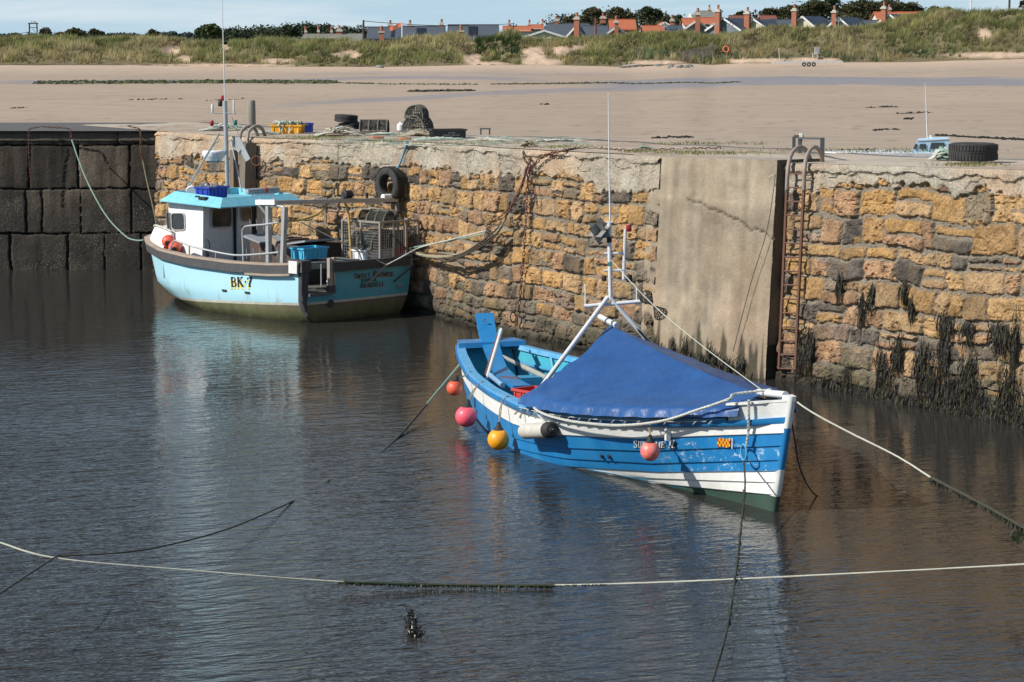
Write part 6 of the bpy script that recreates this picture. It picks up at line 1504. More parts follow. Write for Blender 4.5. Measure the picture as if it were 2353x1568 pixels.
m_ = MB(); m_.lathe([(.064, -.03), (.066, -.03), (.066, .03), (.064, .03)], (0, -.05, 0), 12, Matrix.Rotation(rad(90), 3, 'X')); m_.build('band', REDP, t)
t = sthing('fender', 'white fender lying under the rolled inflatable on the roof', 'fender', 2.95, -.38, 2.02); m_ = MB(); m_.lathe([(.02, -.26), (.045, -.24), (.045, .24), (.02, .26)], (0, 0, 0), 12, Matrix.Rotation(rad(90), 3, 'X')); m_.build('body', CABW, t, smooth=True)
m_ = MB(); m_.box(ploc(467, 456, b=.85), (.2, .08, .05)); m_.box(ploc(455, 452, b=.8), (.1, .05, .03), rz=.4); m_.build('roof_fitting', DARKP, trawl)
# port side rails
def rail(pts, r=.018, mat=GALV, name='guard_rail', n=7): m_ = MB(); m_.tube(smooth([Vector(p) for p in pts], .08) if len(pts) > 2 else pts, r, n); return m_.build(name, mat, trawl, smooth=True)
def PR(x, y): return ploc(x, y, b=1.22)
rail([PR(384, 590), PR(398, 556), PR(403, 553), PR(440, 566), PR(480, 576), PR(520, 584), PR(550, 587), PR(600, 584), PR(641, 580)])
for x, y0, y1 in ((435, 563, 607), (496, 579, 622)): rail([PR(x, y0), PR(x, y1)], .014, WOODR)
rail([PR(560, 627), PR(558, 560), PR(557, 530), PR(562, 522), PR(575, 519), PR(610, 516), PR(641, 511)])
for y in (580, 514):
    for x in ((566, 581, 596, 610, 636) if y == 580 else (574, 589, 605, 620)): rail([PR(x, y - 10), PR(x + 1, y + 14)], .007, GALV, 'rail_pin', 4)
# gantry
def GP(x, y, a=.30): return ploc(x, y, a=a)
m_ = MB(); m_.beam(ploc(650, 612, b=1.18), ploc(655, 476, b=1.18) , .085, .075, up=(1, 0, 0)); m_.build('gantry_post', GALV, trawl)
PT = ploc(606, 472, b=1.18); PT2 = ploc(655, 474, b=1.18)
m_ = MB(); ga = ploc(618, 616, b=1.18); gt = ploc(617, 474, b=1.18); m_.beam(ga, gt, .085, .075, up=(1, 0, 0)); m_.build('gantry_post', GALV, trawl)
aG = ploc(655, 466, b=1.18).x
m_ = MB(); q0 = ploc(600, 466, b=1.18); q1 = Vector((aG, 1.18, q0.z)); m_.beam(ploc(590, 465, b=1.18), ploc(634, 465, b=1.18), .07, .09); m_.build('gantry_plate', CABW, trawl)
m_ = MB(); m_.beam(ploc(632, 466, b=1.18), ploc(912, 459, a=ploc(632, 466, b=1.18).x), .08, .075); beamG = m_.build('gantry_beam', GALV, trawl)
m_ = MB(); m_.beam(ploc(596, 470, b=1.18), ploc(618, 498, b=1.18), .05, .05); m_.build('brace', GALVD, trawl)
m_ = MB(); m_.tube(smooth([ploc(618, 476, b=1.16), ploc(640, 474, b=1.16), ploc(652, 477, b=1.16), ploc(656, 484, b=1.16)], .04), .022, 7); m_.build('top_bow', GALV, trawl, smooth=True)
for x in (597, 627): m_ = MB(); m_.torus(ploc(x, 459, b=1.18), .028, .007, Matrix.Rotation(rad(90), 3, 'X'), 12, 5); m_.build('lifting_eye', GALV, trawl)
aB = ploc(632, 466, b=1.18).x
def GB(x, y): return ploc(x, y, a=aB)
m_ = MB(); c = GB(798, 447); m_.lathe([(.05, -.09), (.075, -.08), (.075, .08), (.05, .09)], c, 12, Matrix.Rotation(rad(90), 3, 'X')); m_.build('floodlight', DARKP, trawl)
m_ = MB(); m_.box(GB(783, 456), (.06, .09, .04)); m_.build('lamp_bracket', GALV, trawl)
m_ = MB(); m_.lathe([(.02, -.05), (.03, -.045), (.03, .045), (.02, .05)], GB(843, 449), 10); m_.build('lamp', DARKP, trawl)
m_ = MB(); m_.lathe([(.03, -.11), (.055, -.09), (.055, .09), (.03, .11)], GB(888, 453), 12, Matrix.Rotation(rad(90), 3, 'X')); m_.build('white_roller', CABW, trawl, smooth=True)
m_ = MB(); m_.tube([GB(840, 470), GB(848, 466), GB(865, 466), GB(878, 471)], .03, 7); m_.build('light_fitting', CABW, trawl, smooth=True)
m_ = MB(); m_.beam(ploc(912, 459, a=aB), Vector((aB, ploc(912, 459, a=aB).y, .95)), .05, .05); m_.build('gantry_leg', GALVD, trawl)
# hydraulic hose
t = thing('hose', 'mustard yellow rubber hose looping from the side deck up over the gantry', 'hose', (0, 0, 0))
def tw(p): return SW(p.x, p.y, p.z)
HM = M('hose_yellow', (.50, .32, .09), .6, dirt=(.35, .24, .09), amt=.4, scale=10)
hp = [ploc(430, 604, b=1.26), ploc(470, 616, b=1.27), ploc(520, 628, b=1.27), ploc(570, 631, b=1.27), ploc(596, 628, b=1.25), ploc(612, 610, b=1.1), ploc(620, 580, b=1.05), ploc(622, 545, b=1.05), ploc(628, 515, b=1.0), ploc(650, 508, b=.95), ploc(690, 506, a=aB), ploc(730, 492, a=aB), ploc(752, 470, a=aB), ploc(772, 458, a=aB), ploc(790, 462, a=aB), ploc(800, 490, a=aB - .05), ploc(804, 540, a=aB - .1), ploc(807, 600, a=aB - .15), ploc(808, 612, a=aB - .15)]
m_ = MB(); m_.tube(smooth([tw(p) for p in hp], .05), .021, 7); m_.build('tube', HM, t, smooth='all')
# names
mb = MB(); YEL = M('letter_yellow', (.85, .66, .08), .5, amt=.1, bmp=0)
def pm_(x0, x1, y0, y1, off):
    A, B = ploc(x0, y0, b=1.33), ploc(x1, y0 , b=1.33); T = ploc(x0, y1, b=1.33)
    def f(u, v): a = lerp(A.x, B.x, u); z = lerp(A.z, B.z, u) + (T.z - A.z) * v; return tpt(a, z, 1, off)
    return f
f1, f2 = pm_(529, 581, 658, 636, .010), pm_(527, 579, 664, 642, .006)
lettering(mb, 'BK*7', 0, 1, 0, 1, f2, mi=1); lettering(mb, 'BK*7', 0, 1, 0, 1, f1, mi=0); mb.build('registration_lettering', [LBLK, YEL], trawl)
def tm(x0, y0, x1, y1, hpx, off):
    def f(u, v):
        p = ploc(lerp(x0, x1, u), lerp(y0, y1, u) - hpx * v, a=-.08); return tpl(p.y, p.z, off)
    return f
CRM = M('letter_shadow', (.42, .30, .16), .5, amt=.1, bmp=0)
mb = MB()
def arcf(g, amt): return lambda u, v: g(u, v + amt * math.sin(math.pi * u))
lettering(mb, 'SWEET PROMISE', 0, 1, 0, 1, arcf(tm(811, 643, 906, 637, 13, .004), .12), small=(0, 6), mi=1); lettering(mb, 'SWEET PROMISE', 0, 1, 0, 1, arcf(tm(810, 641, 905, 635, 13, .008), .12), small=(0, 6), mi=0)
lettering(mb, 'BERWICK', 0, 1, 0, 1, tm(827, 648, 865, 646, 7, .008), mi=0)
lettering(mb, 'BEADNELL', 0, 1, 0, 1, tm(828, 664, 884, 659, 12, .004), small=(0,), mi=1); lettering(mb, 'BEADNELL', 0, 1, 0, 1, tm(827, 662, 883, 657, 12, .008), small=(0,), mi=0)
mb.build('name_lettering', [LBLK, CRM], trawl)
for x, y in ((513, 667), (568, 672)):
    p = ploc(x, y, b=1.32); q = tpt(p.x, p.z, 1, .006); mb = MB(); mb.box(q, (.13, .02, .035)); mb.build('scupper', DARKP, trawl)
p = ploc(762, 697, a=-.1); mb = MB(); mb.torus(tpl(p.y, p.z, .03), .045, .022, Matrix.Rotation(rad(90), 3, 'Y'), 16, 7); mb.lathe([(.04, 0), (.035, .02)], tpl(p.y, p.z, .02), 12, Matrix.Rotation(rad(-90), 3, 'Y')); mb.build('exhaust_pipe', RUBB, trawl, smooth=True)
p = ploc(920, 658, a=-.1); mb = MB(); mb.box(tpl(p.y, p.z, .02), (.03, .12, .03)); mb.build('sea_cock', WOODR, trawl)
# stern gear inside: gate hinge rod, white board, work table
mb = MB(); mb.tube([ploc(738, 660, a=.1), ploc(738, 607, a=.1)], .014, 6); mb.build('stanchion', GALV, trawl)
for ii, (pts, mt) in enumerate(([[(752, 648), (776, 607), (790, 612), (770, 656)], CABW],)):
    P = [ploc(x, y, a=.12) for x, y in pts]; mb = MB(); mb.add(P + [p + Vector((.03, 0, 0)) for p in P], [(0, 1, 2, 3), (7, 6, 5, 4)] + [(i, 4 + i, 4 + (i + 1) % 4, (i + 1) % 4) for i in range(4)]); t = mb.build('board', mt, None); t.location = SO; t.rotation_euler = (0, 0, YAW2); tag(t, 'white board leaning in the stern doorway of the pale blue boat', 'board')
mb = MB(); mb.box((.62, .25, .98), (.62, 1.3, .04)); mb.box((.32, .25, .93), (.03, 1.3, .08)); 
for b_ in (-.3, .8): mb.box((.6, b_, .74), (.05, .05, .46))
mb.build('work_table', GALVD, trawl)
mb = MB(); mb.box((1.75, -.35, .86), (1.0, 1.2, .72)); mb.box((2.4, -.3, 1.0), (.5, 1.0, .5)); mb.build('engine_casing', M('casing_dark', (.06, .055, .05), .7, dirt=(.12, .05, .04), amt=.5, scale=4), trawl)
mb = MB(); mb.box((1.4, -.2, 1.26), (.7, .9, .03), mat=Matrix.Rotation(.15, 3, 'Y')); mb.box((2.2, .2, 1.3), (.5, .7, .03), mat=Matrix.Rotation(-.2, 3, 'Y')); mb.build('hatch_cover', M('hatch_grey', (.30, .33, .36), .6), trawl)
mb = MB(); mb.beam(ploc(612, 540, b=.5), ploc(636, 560, b=.5), .05, .1); mb.build('wooden_arm', WOODR, trawl)
# steel mesh pot rack on the stern
RK = GALVD; aR = -.04; zt_, zb_ = 0, 0
def RK_(x, y, a=aR): return ploc(x, y, a=a)
rack = MB(); c1, c2, c3, c4 = RK_(873, 512), RK_(1000, 508), RK_(876, 602), RK_(1000, 598)
cage = 'pot_rack'
FLc = ploc(873, 512, a=aR); FRc = ploc(961, 510, a=aR); zlo = ploc(873, 603, a=aR).z; zhi = FLc.z
mb = MB(); bL, bR = FLc.y, FRc.y; aF = aR; 
# the rack's port end panel runs forward; measured from its far upright
aP = ploc(787, 516, b=bL).x
for (p_, q_) in (((aF, bL, zhi), (aF, bR, zhi)), ((aF, bL, zlo), (aF, bR, zlo)), ((aF, bL, zhi), (aP, bL, zhi)), ((aF, bL, zlo), (aP, bL, zlo)), ((aF, bR, zhi), (aP, bR, zhi)), ((aP, bL, zhi), (aP, bR, zhi)), ((aF, bL, zlo - .06), (aF, bL, zhi)), ((aF, bR, zlo), (aF, bR, zhi)), ((aP, bL, zlo), (aP, bL, zhi)), ((aP, bR, zlo), (aP, bR, zhi)), (((aF + aP) / 2, bL, zlo), ((aF + aP) / 2, bL, zhi)), ((aF, lerp(bL, bR, .36), zlo), (aF, lerp(bL, bR, .36), zhi)), ((aF, lerp(bL, bR, .68), zlo), (aF, lerp(bL, bR, .68), zhi))):
    mb.beam(p_, q_, .035, .035, up=(1, .01, 0) if abs(p_[2] - q_[2]) > .1 else (0, 0, 1))
rk = mb.build('pot_rack', M('rack_steel', (.30, .28, .25), .6, metal=.2, dirt=(.16, .13, .11), amt=.6, scale=9), trawl)
mb = MB(); n = int(abs(bR - bL) / .05)
for k in range(1, n): b_ = lerp(bL, bR, k / n); mb.beam((aF, b_, zlo), (aF, b_, zhi), .006, .006, up=(1, 0, 0))
for k in range(1, int((zhi - zlo) / .05)): z = zlo + k * .05; mb.beam((aF, bL, z), (aF, bR, z), .006, .006)
n = int(abs(aP - aF) / .05)
for k in range(1, n): a = lerp(aF, aP, k / n); mb.beam((a, bL, zlo), (a, bL, zhi), .006, .006, up=(1, 0, 0)) if k < n else None
for k in range(1, int((zhi - zlo) / .05)): z = zlo + k * .05; mb.beam((aF, bL, z), (aP, bL, z), .006, .006)
mb.build('wire_mesh', GALVD, rk)
# pots
NETM = M('pot_net', (.045, .045, .04), .9, dirt=(.12, .13, .10), amt=.7, scale=20); HOOP = M('pot_hoop', (.16, .15, .12), .8, dirt=(.05, .05, .05), amt=.6, scale=12)
def pot(name, lab, loc, rz, L_=.62, Rr=.24, group=None, tilt=(0, 0), seed=0):
    t = thing(name, lab, 'lobster pot', loc, rz, group); t.rotation_euler = (tilt[0], tilt[1], rz); rs = random.Random(seed)
    def sec(x, n=12): return [Vector((x, math.cos(math.pi * k / n) * Rr, math.sin(math.pi * k / n) * Rr * 1.15 + .05)) for k in range(n + 1)]
    m_ = MB()
    for k in range(4): x = lerp(-L_ / 2, L_ / 2, k / 3); s_ = sec(x); m_.tube([Vector((x, Rr, 0))] + s_ + [Vector((x, -Rr, 0)), Vector((x, Rr, 0))], .015, 5)
    for y in (-Rr, -Rr / 2, 0, Rr / 2, Rr): m_.beam((-L_ / 2, y, 0), (L_ / 2, y, 0), .03, .02)
    m_.beam((-L_ / 2, 0, Rr * 1.15 + .05), (L_ / 2, 0, Rr * 1.15 + .05), .02, .02); m_.build('frame', HOOP, t)
    m_ = MB(); n = 14; nx = 15
    def P(i, j): a = math.pi * j / n; w_ = rs.uniform(-.008, .008); return Vector((lerp(-L_ / 2, L_ / 2, i / nx), math.cos(a) * (Rr - .01 + w_), math.sin(a) * (Rr - .01 + w_) * 1.15 + .05))
    G = [[P(i, j) for j in range(n + 1)] for i in range(nx + 1)]
    for i in range(nx):
        for j in range(n): 
            m_.tube([G[i][j], G[i + 1][j + 1]], .0055, 3, cap=False); m_.tube([G[i + 1][j], G[i][j + 1]], .0055, 3, cap=False)
    for x in (-L_ / 2, L_ / 2):
        for k in range(1, 9): y = lerp(-Rr, Rr, k / 9); hz = math.sqrt(max(0, 1 - (y / Rr) ** 2)) * Rr * 1.15 + .05; m_.tube([(x, y, 0), (x, y + .02, hz)], .005, 3, cap=False)
        for k in range(1, 7): z = k * Rr * 1.1 / 7 + .03; hy = math.sqrt(max(0, 1 - ((z - .05) / Rr / 1.15) ** 2)) * Rr; m_.tube([(x, -hy, z), (x, hy, z)], .005, 3, cap=False)
    for q in range(70):   # rope and twine stuffed inside
        a = rs.uniform(0, 3.1); r_ = rs.uniform(.1, .9) * Rr; x = rs.uniform(-.42, .42) * L_; p0 = Vector((x, math.cos(a) * r_, math.sin(a) * r_ + .04)); m_.tube([p0, p0 + Vector((rs.uniform(-.1, .1), rs.uniform(-.08, .08), rs.uniform(-.05, .05)))], .008, 3, cap=False)
    m_.build('netting', NETM, t); return t
ys = lerp(bL, bR, .52); PG = 'lobster pots stacked in the steel rack on the pale blue boat'
for i, (fa, fb, z, r_) in enumerate(((.18, .18, zlo + .22, 1.5), (.18, .55, zlo + .24, 1.5), (.2, .85, zlo + .22, 1.5), (.3, .40, zlo + .60, 1.45), (.3, .62, zlo + .60, 1.6))):
    pot('lobster_pot', ['netted lobster pot at the left end of the lower row in the rack', 'netted lobster pot in the middle of the lower row in the rack', 'netted lobster pot at the right end of the lower row in the rack', 'left one of the two lobster pots on top of the rack', 'right one of the two lobster pots on top of the rack'][i], SW(lerp(aF, aP, .5) , lerp(bL, bR, fb), z), YAW2 + rad(2 + 4 * i), .55, .20, PG, seed=i)
crate('fish_crate', 'white plastic crate under the pots at the left end of the rack', SW(lerp(aF, aP, .5), lerp(bL, bR, .16), zlo + .0), YAW2 + rad(92), .46, .36, .2, CABW)
crate('fish_crate', 'white plastic crate under the pots in the middle of the rack', SW(lerp(aF, aP, .5), lerp(bL, bR, .52), zlo + .0), YAW2 + rad(89), .46, .36, .2, CABW)
crate('fish_crate', 'bright red plastic crate at the right end of the rack', SW(lerp(aF, aP, .45), lerp(bL, bR, .86), zlo + .0), YAW2 + rad(90), .42, .36, .26, REDP)
LBP = M('lightblue_plastic', (.06, .42, .66), .5, dirt=(.05, .33, .5), amt=.3, scale=5, bmp=.05)
pc = ploc(762, 574, b=.35); crate('fish_crate', 'light blue plastic crate left of the steel pot rack', SW(.75, .42, 1.04), YAW2 + rad(92), .58, .36, .20, LBP, ribs=6)
mb = MB(); mb.box((-.02, lerp(bL, bR, .3), zlo - .06), (.1, .9, .06)); tt = mb.build('plank', M('red_plank', (.55, .12, .12), .6), None); tt.location = SO; tt.rotation_euler = (0, 0, YAW2); tag(tt, 'flat red plank lying on the stern rail below the steel rack', 'plank')
# foredeck buoys
for i, (x, y, r_, l) in enumerate(((387, 555, .125, 'orange red inflated buoy furthest forward beside the wheelhouse'), (402, 569, .125, 'orange red buoy with a black valve beside the wheelhouse'))):
    p = ploc(x, y, b=1.02); t = thing('buoy', l, 'buoy', tw(p)); q = Matrix.Rotation(rad(60), 3, 'Y') @ Matrix.Rotation(rad(35), 3, 'X')
    mb = MB(); mb.lathe([(r_ * math.sin(math.pi * (k + .4) / 14), -r_ * math.cos(math.pi * (k + .4) / 14)) for k in range(13)], n=18, mat=q); mb.build('ball', M('buoy_redorange', (.70, .075, .04), .45, dirt=(.8, .25, .18), amt=.4, scale=8), t, smooth='all')
    mb = MB(); mb.lathe([(r_ * .45, r_ * .86), (r_ * .4, r_ * 1.05), (.01, r_ * 1.08)], n=12, mat=Matrix.Rotation(rad(-75), 3, 'X') @ Matrix.Rotation(rad(0), 3, 'Y') @ Matrix.Rotation(rad(180), 3, 'X')); mb.build('valve', BLACKR, t, smooth=True)

# ------------------------------------------------------------------ ladders, posts and gear on the quay
def onwall(x, y, z=None):   # survey point on the main wall face (left part) -> (u, z)
    best = None
    for i in range(0, 2080):
        u = i * .01; p = mw(u, 1.5, .06); q = aty(x, y, p.y); d = abs(q.x - p.x)
        if best is None or d < best[0]: best = (d, u, q.z)
    return best[1], best[2]
def MWP(x, y, out=.12): u, z = onwall(x, y); return mw(u, z, out)
def RWP(x, y, out=.12): u, z = rspot(x, y); return rw(u, z, out)
def ondeck(x, y):   # survey point on the pier deck
    z = 3.05
    for _ in range(6):
        p = at(x, y, z); u = (p - CRN).dot(D1); z = (float(ztop1(u)) if u < 20 else float(ztop2((p - RC).dot(D2)))) + .015
    return at(x, y, z)
STEEL = M('ladder_steel', (.33, .28, .24), .7, metal=.2, dirt=(.24, .15, .10), amt=.6, scale=8, bmp=.3)
RUSTL = M('ladder_rust', (.15, .075, .05), .9, dirt=(.14, .07, .045), amt=.6, scale=8, bmp=.4)
DGALV = M('post_dark_metal', (.055, .065, .07), .6, dirt=(.10, .10, .10), scale=9)
# right ladder
t = thing('ladder', 'tall rusty ladder with two hooped rails right of the concrete pillar', 'ladder', (0, 0, 0))
lt = [RWP(1813, 420, .26), RWP(1790, 848, .30)]; Pl = rw(*rspot(1810, 420), .25); 
uL = rspot(1811, 500)[0]; uR = rspot(1846, 500)[0]
def LP(u, z, o=.26): return rw(u, z, o)
def rotpl(x, y, Y): return aty(x, y, Y)
YL, YR = rw(uL, 2, .26).y, rw(uR, 2, .26).y
for (k, pts, Yb) in ((0, [(1790, 848), (1797, 700), (1803, 560), (1808, 440)], YL), (1, [(1828, 850), (1834, 700), (1841, 560), (1847, 440)], YR)):
    mb = MB(); mb.tube([aty(x, y, Yb) for x, y in pts], .027, 6); mb.build('rail', RUSTL, t, smooth=True)
    p = aty(pts[-1][0], pts[-1][1], Yb); hx = [(1808, 440), (1811, 385), (1820, 352), (1836, 338), (1852, 345), (1862, 366)] if k == 0 else [(1847, 440), (1849, 385), (1857, 352), (1871, 338), (1884, 348), (1890, 370)]
    mb = MB(); mb.tube(smooth([aty(x, y, Yb + .75 * i / 5 * (i > 1)) for i, (x, y) in enumerate(hx)], .05), .030, 8); mb.build('hoop', STEEL, t, smooth='all')
for k in range(15):
    y = 399 + k * 32; f = (y - 440) / (848 - 440)
    mb = MB(); mb.tube([aty(itp(y, [399, 440, 560, 700, 848], [1811, 1808, 1803, 1797, 1790]), y, YL), aty(itp(y, [399, 440, 560, 700, 848], [1849, 1847, 1841, 1834, 1828]), y + 1, YR)], .012, 5); mb.build('rung', RUSTL, t)
t = thing('handrail_frame', 'dark metal post frame standing on the pier top behind the right ladder', 'handrail', (0, 0, 0))
dk = ondeck(1890, 366)
for x, y0, y1, Yo in ((1838, 352, 316, .1), (1889, 366, 317, 0)):
    mb = MB(); p = ondeck(x, y0); mb.beam(p, Vector((p.x, p.y, aty(x, y1, p.y).z)), .06, .06); mb.build('post', DGALV, t)
pA, pB = ondeck(1838, 352), ondeck(1889, 366); mb = MB(); mb.beam(Vector((pA.x, pA.y, aty(1838, 318, pA.y).z)), Vector((pB.x, pB.y, aty(1889, 319, pB.y).z)), .05, .03); mb.build('top_rail', DGALV, t)
t = thing('handrail_frame', 'short dark metal bracket with rope wound on it, beside the right ladder hoops', 'handrail', (0, 0, 0))
p = ondeck(1824, 346); q = ondeck(1846, 346); mb = MB(); mb.beam(p, p + Vector((0, 0, .22)), .05, .05); mb.beam(p + Vector((0, 0, .22)), q + Vector((0, 0, .22)), .04, .05); mb.build('post', DGALV, t)
mb = MB()
for k in range(5): mb.torus(p.lerp(q, .6 + k * .06) + Vector((0, 0, .22)), .045, .012, Matrix.Rotation(rad(90), 3, 'Y'), 12, 5)
mb.build('rope_coil', ROPEW, t)
# left ladder behind the far boat
t = thing('ladder', 'ladder with pale hooped rails behind the mast of the pale blue boat', 'ladder', (0, 0, 0))
Yq = MWP(570, 400, .15).y
for k, (x, hx) in enumerate(((552, [(552, 380), (551, 320), (557, 300), (570, 291), (585, 296), (592, 312)]), (569, [(569, 380), (569, 318), (574, 300), (588, 290), (602, 296), (609, 312)]))):
    mb = MB(); mb.tube([aty(x + 1, 520, Yq), aty(x, 380, Yq)], .03, 6); mb.build('rail', RUSTL, t, smooth=True)
    mb = MB(); mb.tube(smooth([aty(a, b, Yq + .6 * i / 5 * (i > 1)) for i, (a, b) in enumerate(hx)], .05), .035, 8); mb.build('hoop', STEEL, t, smooth='all')
for k in range(9): mb = MB(); y = 330 + k * 22; mb.tube([aty(552, y, Yq), aty(569, y + 1, Yq)], .013, 5); mb.build('rung', RUSTL, t)
OLDW = M('old_timber', (.20, .165, .13), .95, dirt=(.08, .065, .05), amt=.8, scale=4, bmp=.6, bscale=30, stretch=(1, 1, .12))
t = thing('fender_post', 'thick weathered timber fender post bolted to the wall face beside the left ladder', 'post', (0, 0, 0))
mb = MB(); p = MWP(581, 345, .22); q = MWP(586, 560, .25); mb.beam(Vector((p.x, p.y, 2.86)), Vector((q.x, q.y, .1)), .22, .24, up=tuple(N1)); mb.build('timber', OLDW, t)
mb = MB(); p = MWP(597, 370, .2); mb.torus(p, .09, .015, Matrix.Rotation(rad(80), 3, 'X'), 14, 5); mb.build('iron_ring', RUST, t)
t = thing('fender_post', 'darker timber post half hidden behind the boat mast', 'post', (0, 0, 0)); mb = MB(); p = MWP(541, 345, .14); mb.beam(Vector((p.x, p.y, 2.7)), Vector((p.x, p.y, .3)), .16, .16, up=tuple(N1)); mb.build('timber', OLDW, t)
p = ondeck(578, 298); t = thing('bollard', 'round grey weathered wooden post standing on the pier top', 'bollard', p)
hh = aty(578, 231, p.y).z - p.z; mb = MB(); mb.lathe([(.095, 0), (.093, hh * .5), (.088, hh - .02), (.08, hh), (.01, hh + .005)], n=14); mb.build('trunk', M('post_grey_wood', (.27, .25, .21), .95, dirt=(.14, .125, .10), amt=.7, scale=6, bmp=.5, stretch=(1, 1, .15)), t, smooth=True)
# tyres
TYM = M('tyre', (.022, .022, .023), .8, dirt=(.06, .057, .05), amt=.5, scale=7, bmp=.3)
def tyre(name, lab, c, Ro, wd, mat3, group=None):
    t = thing(name, lab, 'tyre', c, 0, group); rt_ = Ro * .23
    def prof(b): 
        x = math.cos(b); y = math.sin(b); return (math.copysign(abs(x) ** .6, x) * rt_, math.copysign(abs(y) ** .55, y) * wd / 2)
    mb = MB(); mb.torus((0, 0, 0), Ro - rt_, 1, mat3, 40, 18, prof=prof)
    # open the bead: leave hollow look with an inner dark ring
    mb.build('casing', TYM, t, smooth='all')
    mb = MB()
    for k in range(44):
        a = k / 44 * 6.283
        for s in (-1, 1): 
            p = mat3 @ Vector(((Ro + .002) * math.cos(a + s * .03), (Ro + .002) * math.sin(a + s * .03), s * wd * .26)); d = mat3 @ Matrix.Rotation(a, 3, 'Z'); mb.box(p, (.012, .035, wd * .34), mat=d)
    for z in (-.12, 0, .12): mb.torus((0, 0, 0), Ro + .001, .006, mat3, 40, 4) if z == 0 else mb.torus(mat3 @ Vector((0, 0, z * wd * 2)), Ro - .004, .006, mat3, 40, 4)
    mb.build('tread', TYM, t); return t
c = MWP(909, 425, .22); m3 = Matrix.Rotation(math.atan2(N1.y, N1.x) + rad(8), 3, 'Z') @ Matrix.Rotation(rad(90), 3, 'Y')
tyre('tyre', 'black tyre hanging by a blue rope on the wall above the far boat', c, .335, .22, m3)
mb = MB(); p0 = ondeck(935, 326); p1 = MWP(926, 345, .1); p2 = MWP(916, 385, .14); mb.tube(smooth([p0, p1, p2, c + Vector((.02, 0, .30))], .05), .014, 6); mb.tube(smooth([p0 + Vector((.03, 0, 0)), p1 + Vector((.02, 0, 0)), p2 + Vector((.02, 0, 0))], .05), .01, 5)
tag(mb.build('rope', M('blue_rope', (.10, .38, .60), .7)), 'bright blue rope holding the tyre against the wall', 'rope')
p = ondeck(2242, 374); tyre('tyre', 'big black tyre lying flat on the pier top at the far right', p + Vector((0, .2, .14)), .335, .25, Matrix.Identity(3))
p = ondeck(795, 300); tyre('tyre', 'upper of two worn tyres on a rope heap left of the square lobster pot', p + Vector((0, .1, .25)), .24, .16, Matrix.Rotation(rad(3), 3, 'Y'))
tyre('tyre', 'lower tyre buried in the rope heap under another tyre', p + Vector((.10, .15, .09)), .26, .15, Matrix.Rotation(rad(-3), 3, 'Y'))
# rope heaps
def heap(lab, x0, x1, y, h, n, mats, seed, r=.014, cat='rope heap', sp=.3, name='rope_heap'):
    rs = random.Random(seed); a, b = ondeck(x0, y), ondeck(x1, y); c = (a + b) / 2; W = (b - a).length / 2; mb = MB()
    dirx = (b - a).normalized(); diry = Vector((0, 1, 0))
    for k in range(n):
        m = k % len(mats); cx_, cy_ = rs.uniform(-.65, .65) * W, rs.uniform(-.4, .4) * sp; ra = rs.uniform(.35, .8) * min(W, .4); ph = rs.uniform(0, 6.28); pts = []
        for j in range(10):
            t = ph + j * rs.uniform(.45, .6); x = cx_ + math.cos(t) * ra; y_ = cy_ + math.sin(t) * ra * .6
            env = max(0, 1 - (x / W) ** 2 - (y_ / sp) ** 2 * .4); z = r + h * env * rs.uniform(.5, 1.0) * (k / n) ** .4
            pts.append(c + dirx * x + diry * y_ + Vector((0, 0, z)))
        mb.tube(smooth(pts, .05), r, 5, mi=m)
    o = mb.build(name, mats, None, smooth='all'); return tag(o, lab, cat)
NETG = M('net_green', (.26, .40, .34), .9, dirt=(.35, .36, .30), amt=.6, scale=20); ROPEC = M('rope_grey', (.34, .31, .25), .9, dirt=(.22, .20, .16), amt=.6, scale=20)
heap('heap of pale green netting and cord behind the mast of the pale blue boat', 470, 575, 300, .16, 46, [NETG, ROPEW], 1, .010, 'net heap', name='net_heap')
heap('loose pale cords trailing between the ladder hoops and the yellow crate', 585, 640, 309, .06, 20, [NETG, ROPEW, ROPET], 2, .010)
heap('big tan heap of coiled rope under the two worn tyres', 728, 842, 312, .20, 70, [ROPEC, ROPET, ROPEW], 3, .015)
heap('thin ropes spread under the square lobster pot', 835, 935, 311, .05, 40, [ROPET, ROPEG, ROPEW], 4, .010)
heap('tan rope heap in front of the tall stack of two lobster pots', 925, 1000, 314, .14, 50, [ROPEC, ROPET], 5, .014)
heap('green and white ropes strewn along the pier edge right of the black box', 1075, 1180, 324, .05, 50, [ROPEG, ROPEW, ROPET], 6, .010, sp=.3)
heap('loose cords and scraps strewn in front of the black box', 940, 1070, 321, .04, 44, [ROPEG, ROPEW, ROPET, NETG], 7, .009, sp=.22)
heap('knot of grey rope and rag at the top of the rusty chains', 1195, 1230, 337, .12, 26, [ROPET, ROPEC, RUST], 8, .012, sp=.2)
heap('grey folded rope end lying right of the rope knot', 1240, 1310, 326, .05, 16, [M('rope_dark', (.10, .10, .09), .9), ROPEW], 9, .014, sp=.25)
heap('pale green knotted rope heaped against the big tyre', 2140, 2190, 368, .20, 44, [ROPEG, ROPEW], 10, .016, sp=.25)
heap('pale rope draped over the edge of the big tyre', 2185, 2225, 345, .05, 8, [ROPEW], 11, .014, sp=.12)
heap('small tuft of cord beside the chain on the pier edge', 1465, 1495, 342, .05, 16, [ROPEG, ROPET], 12, .008, sp=.15)
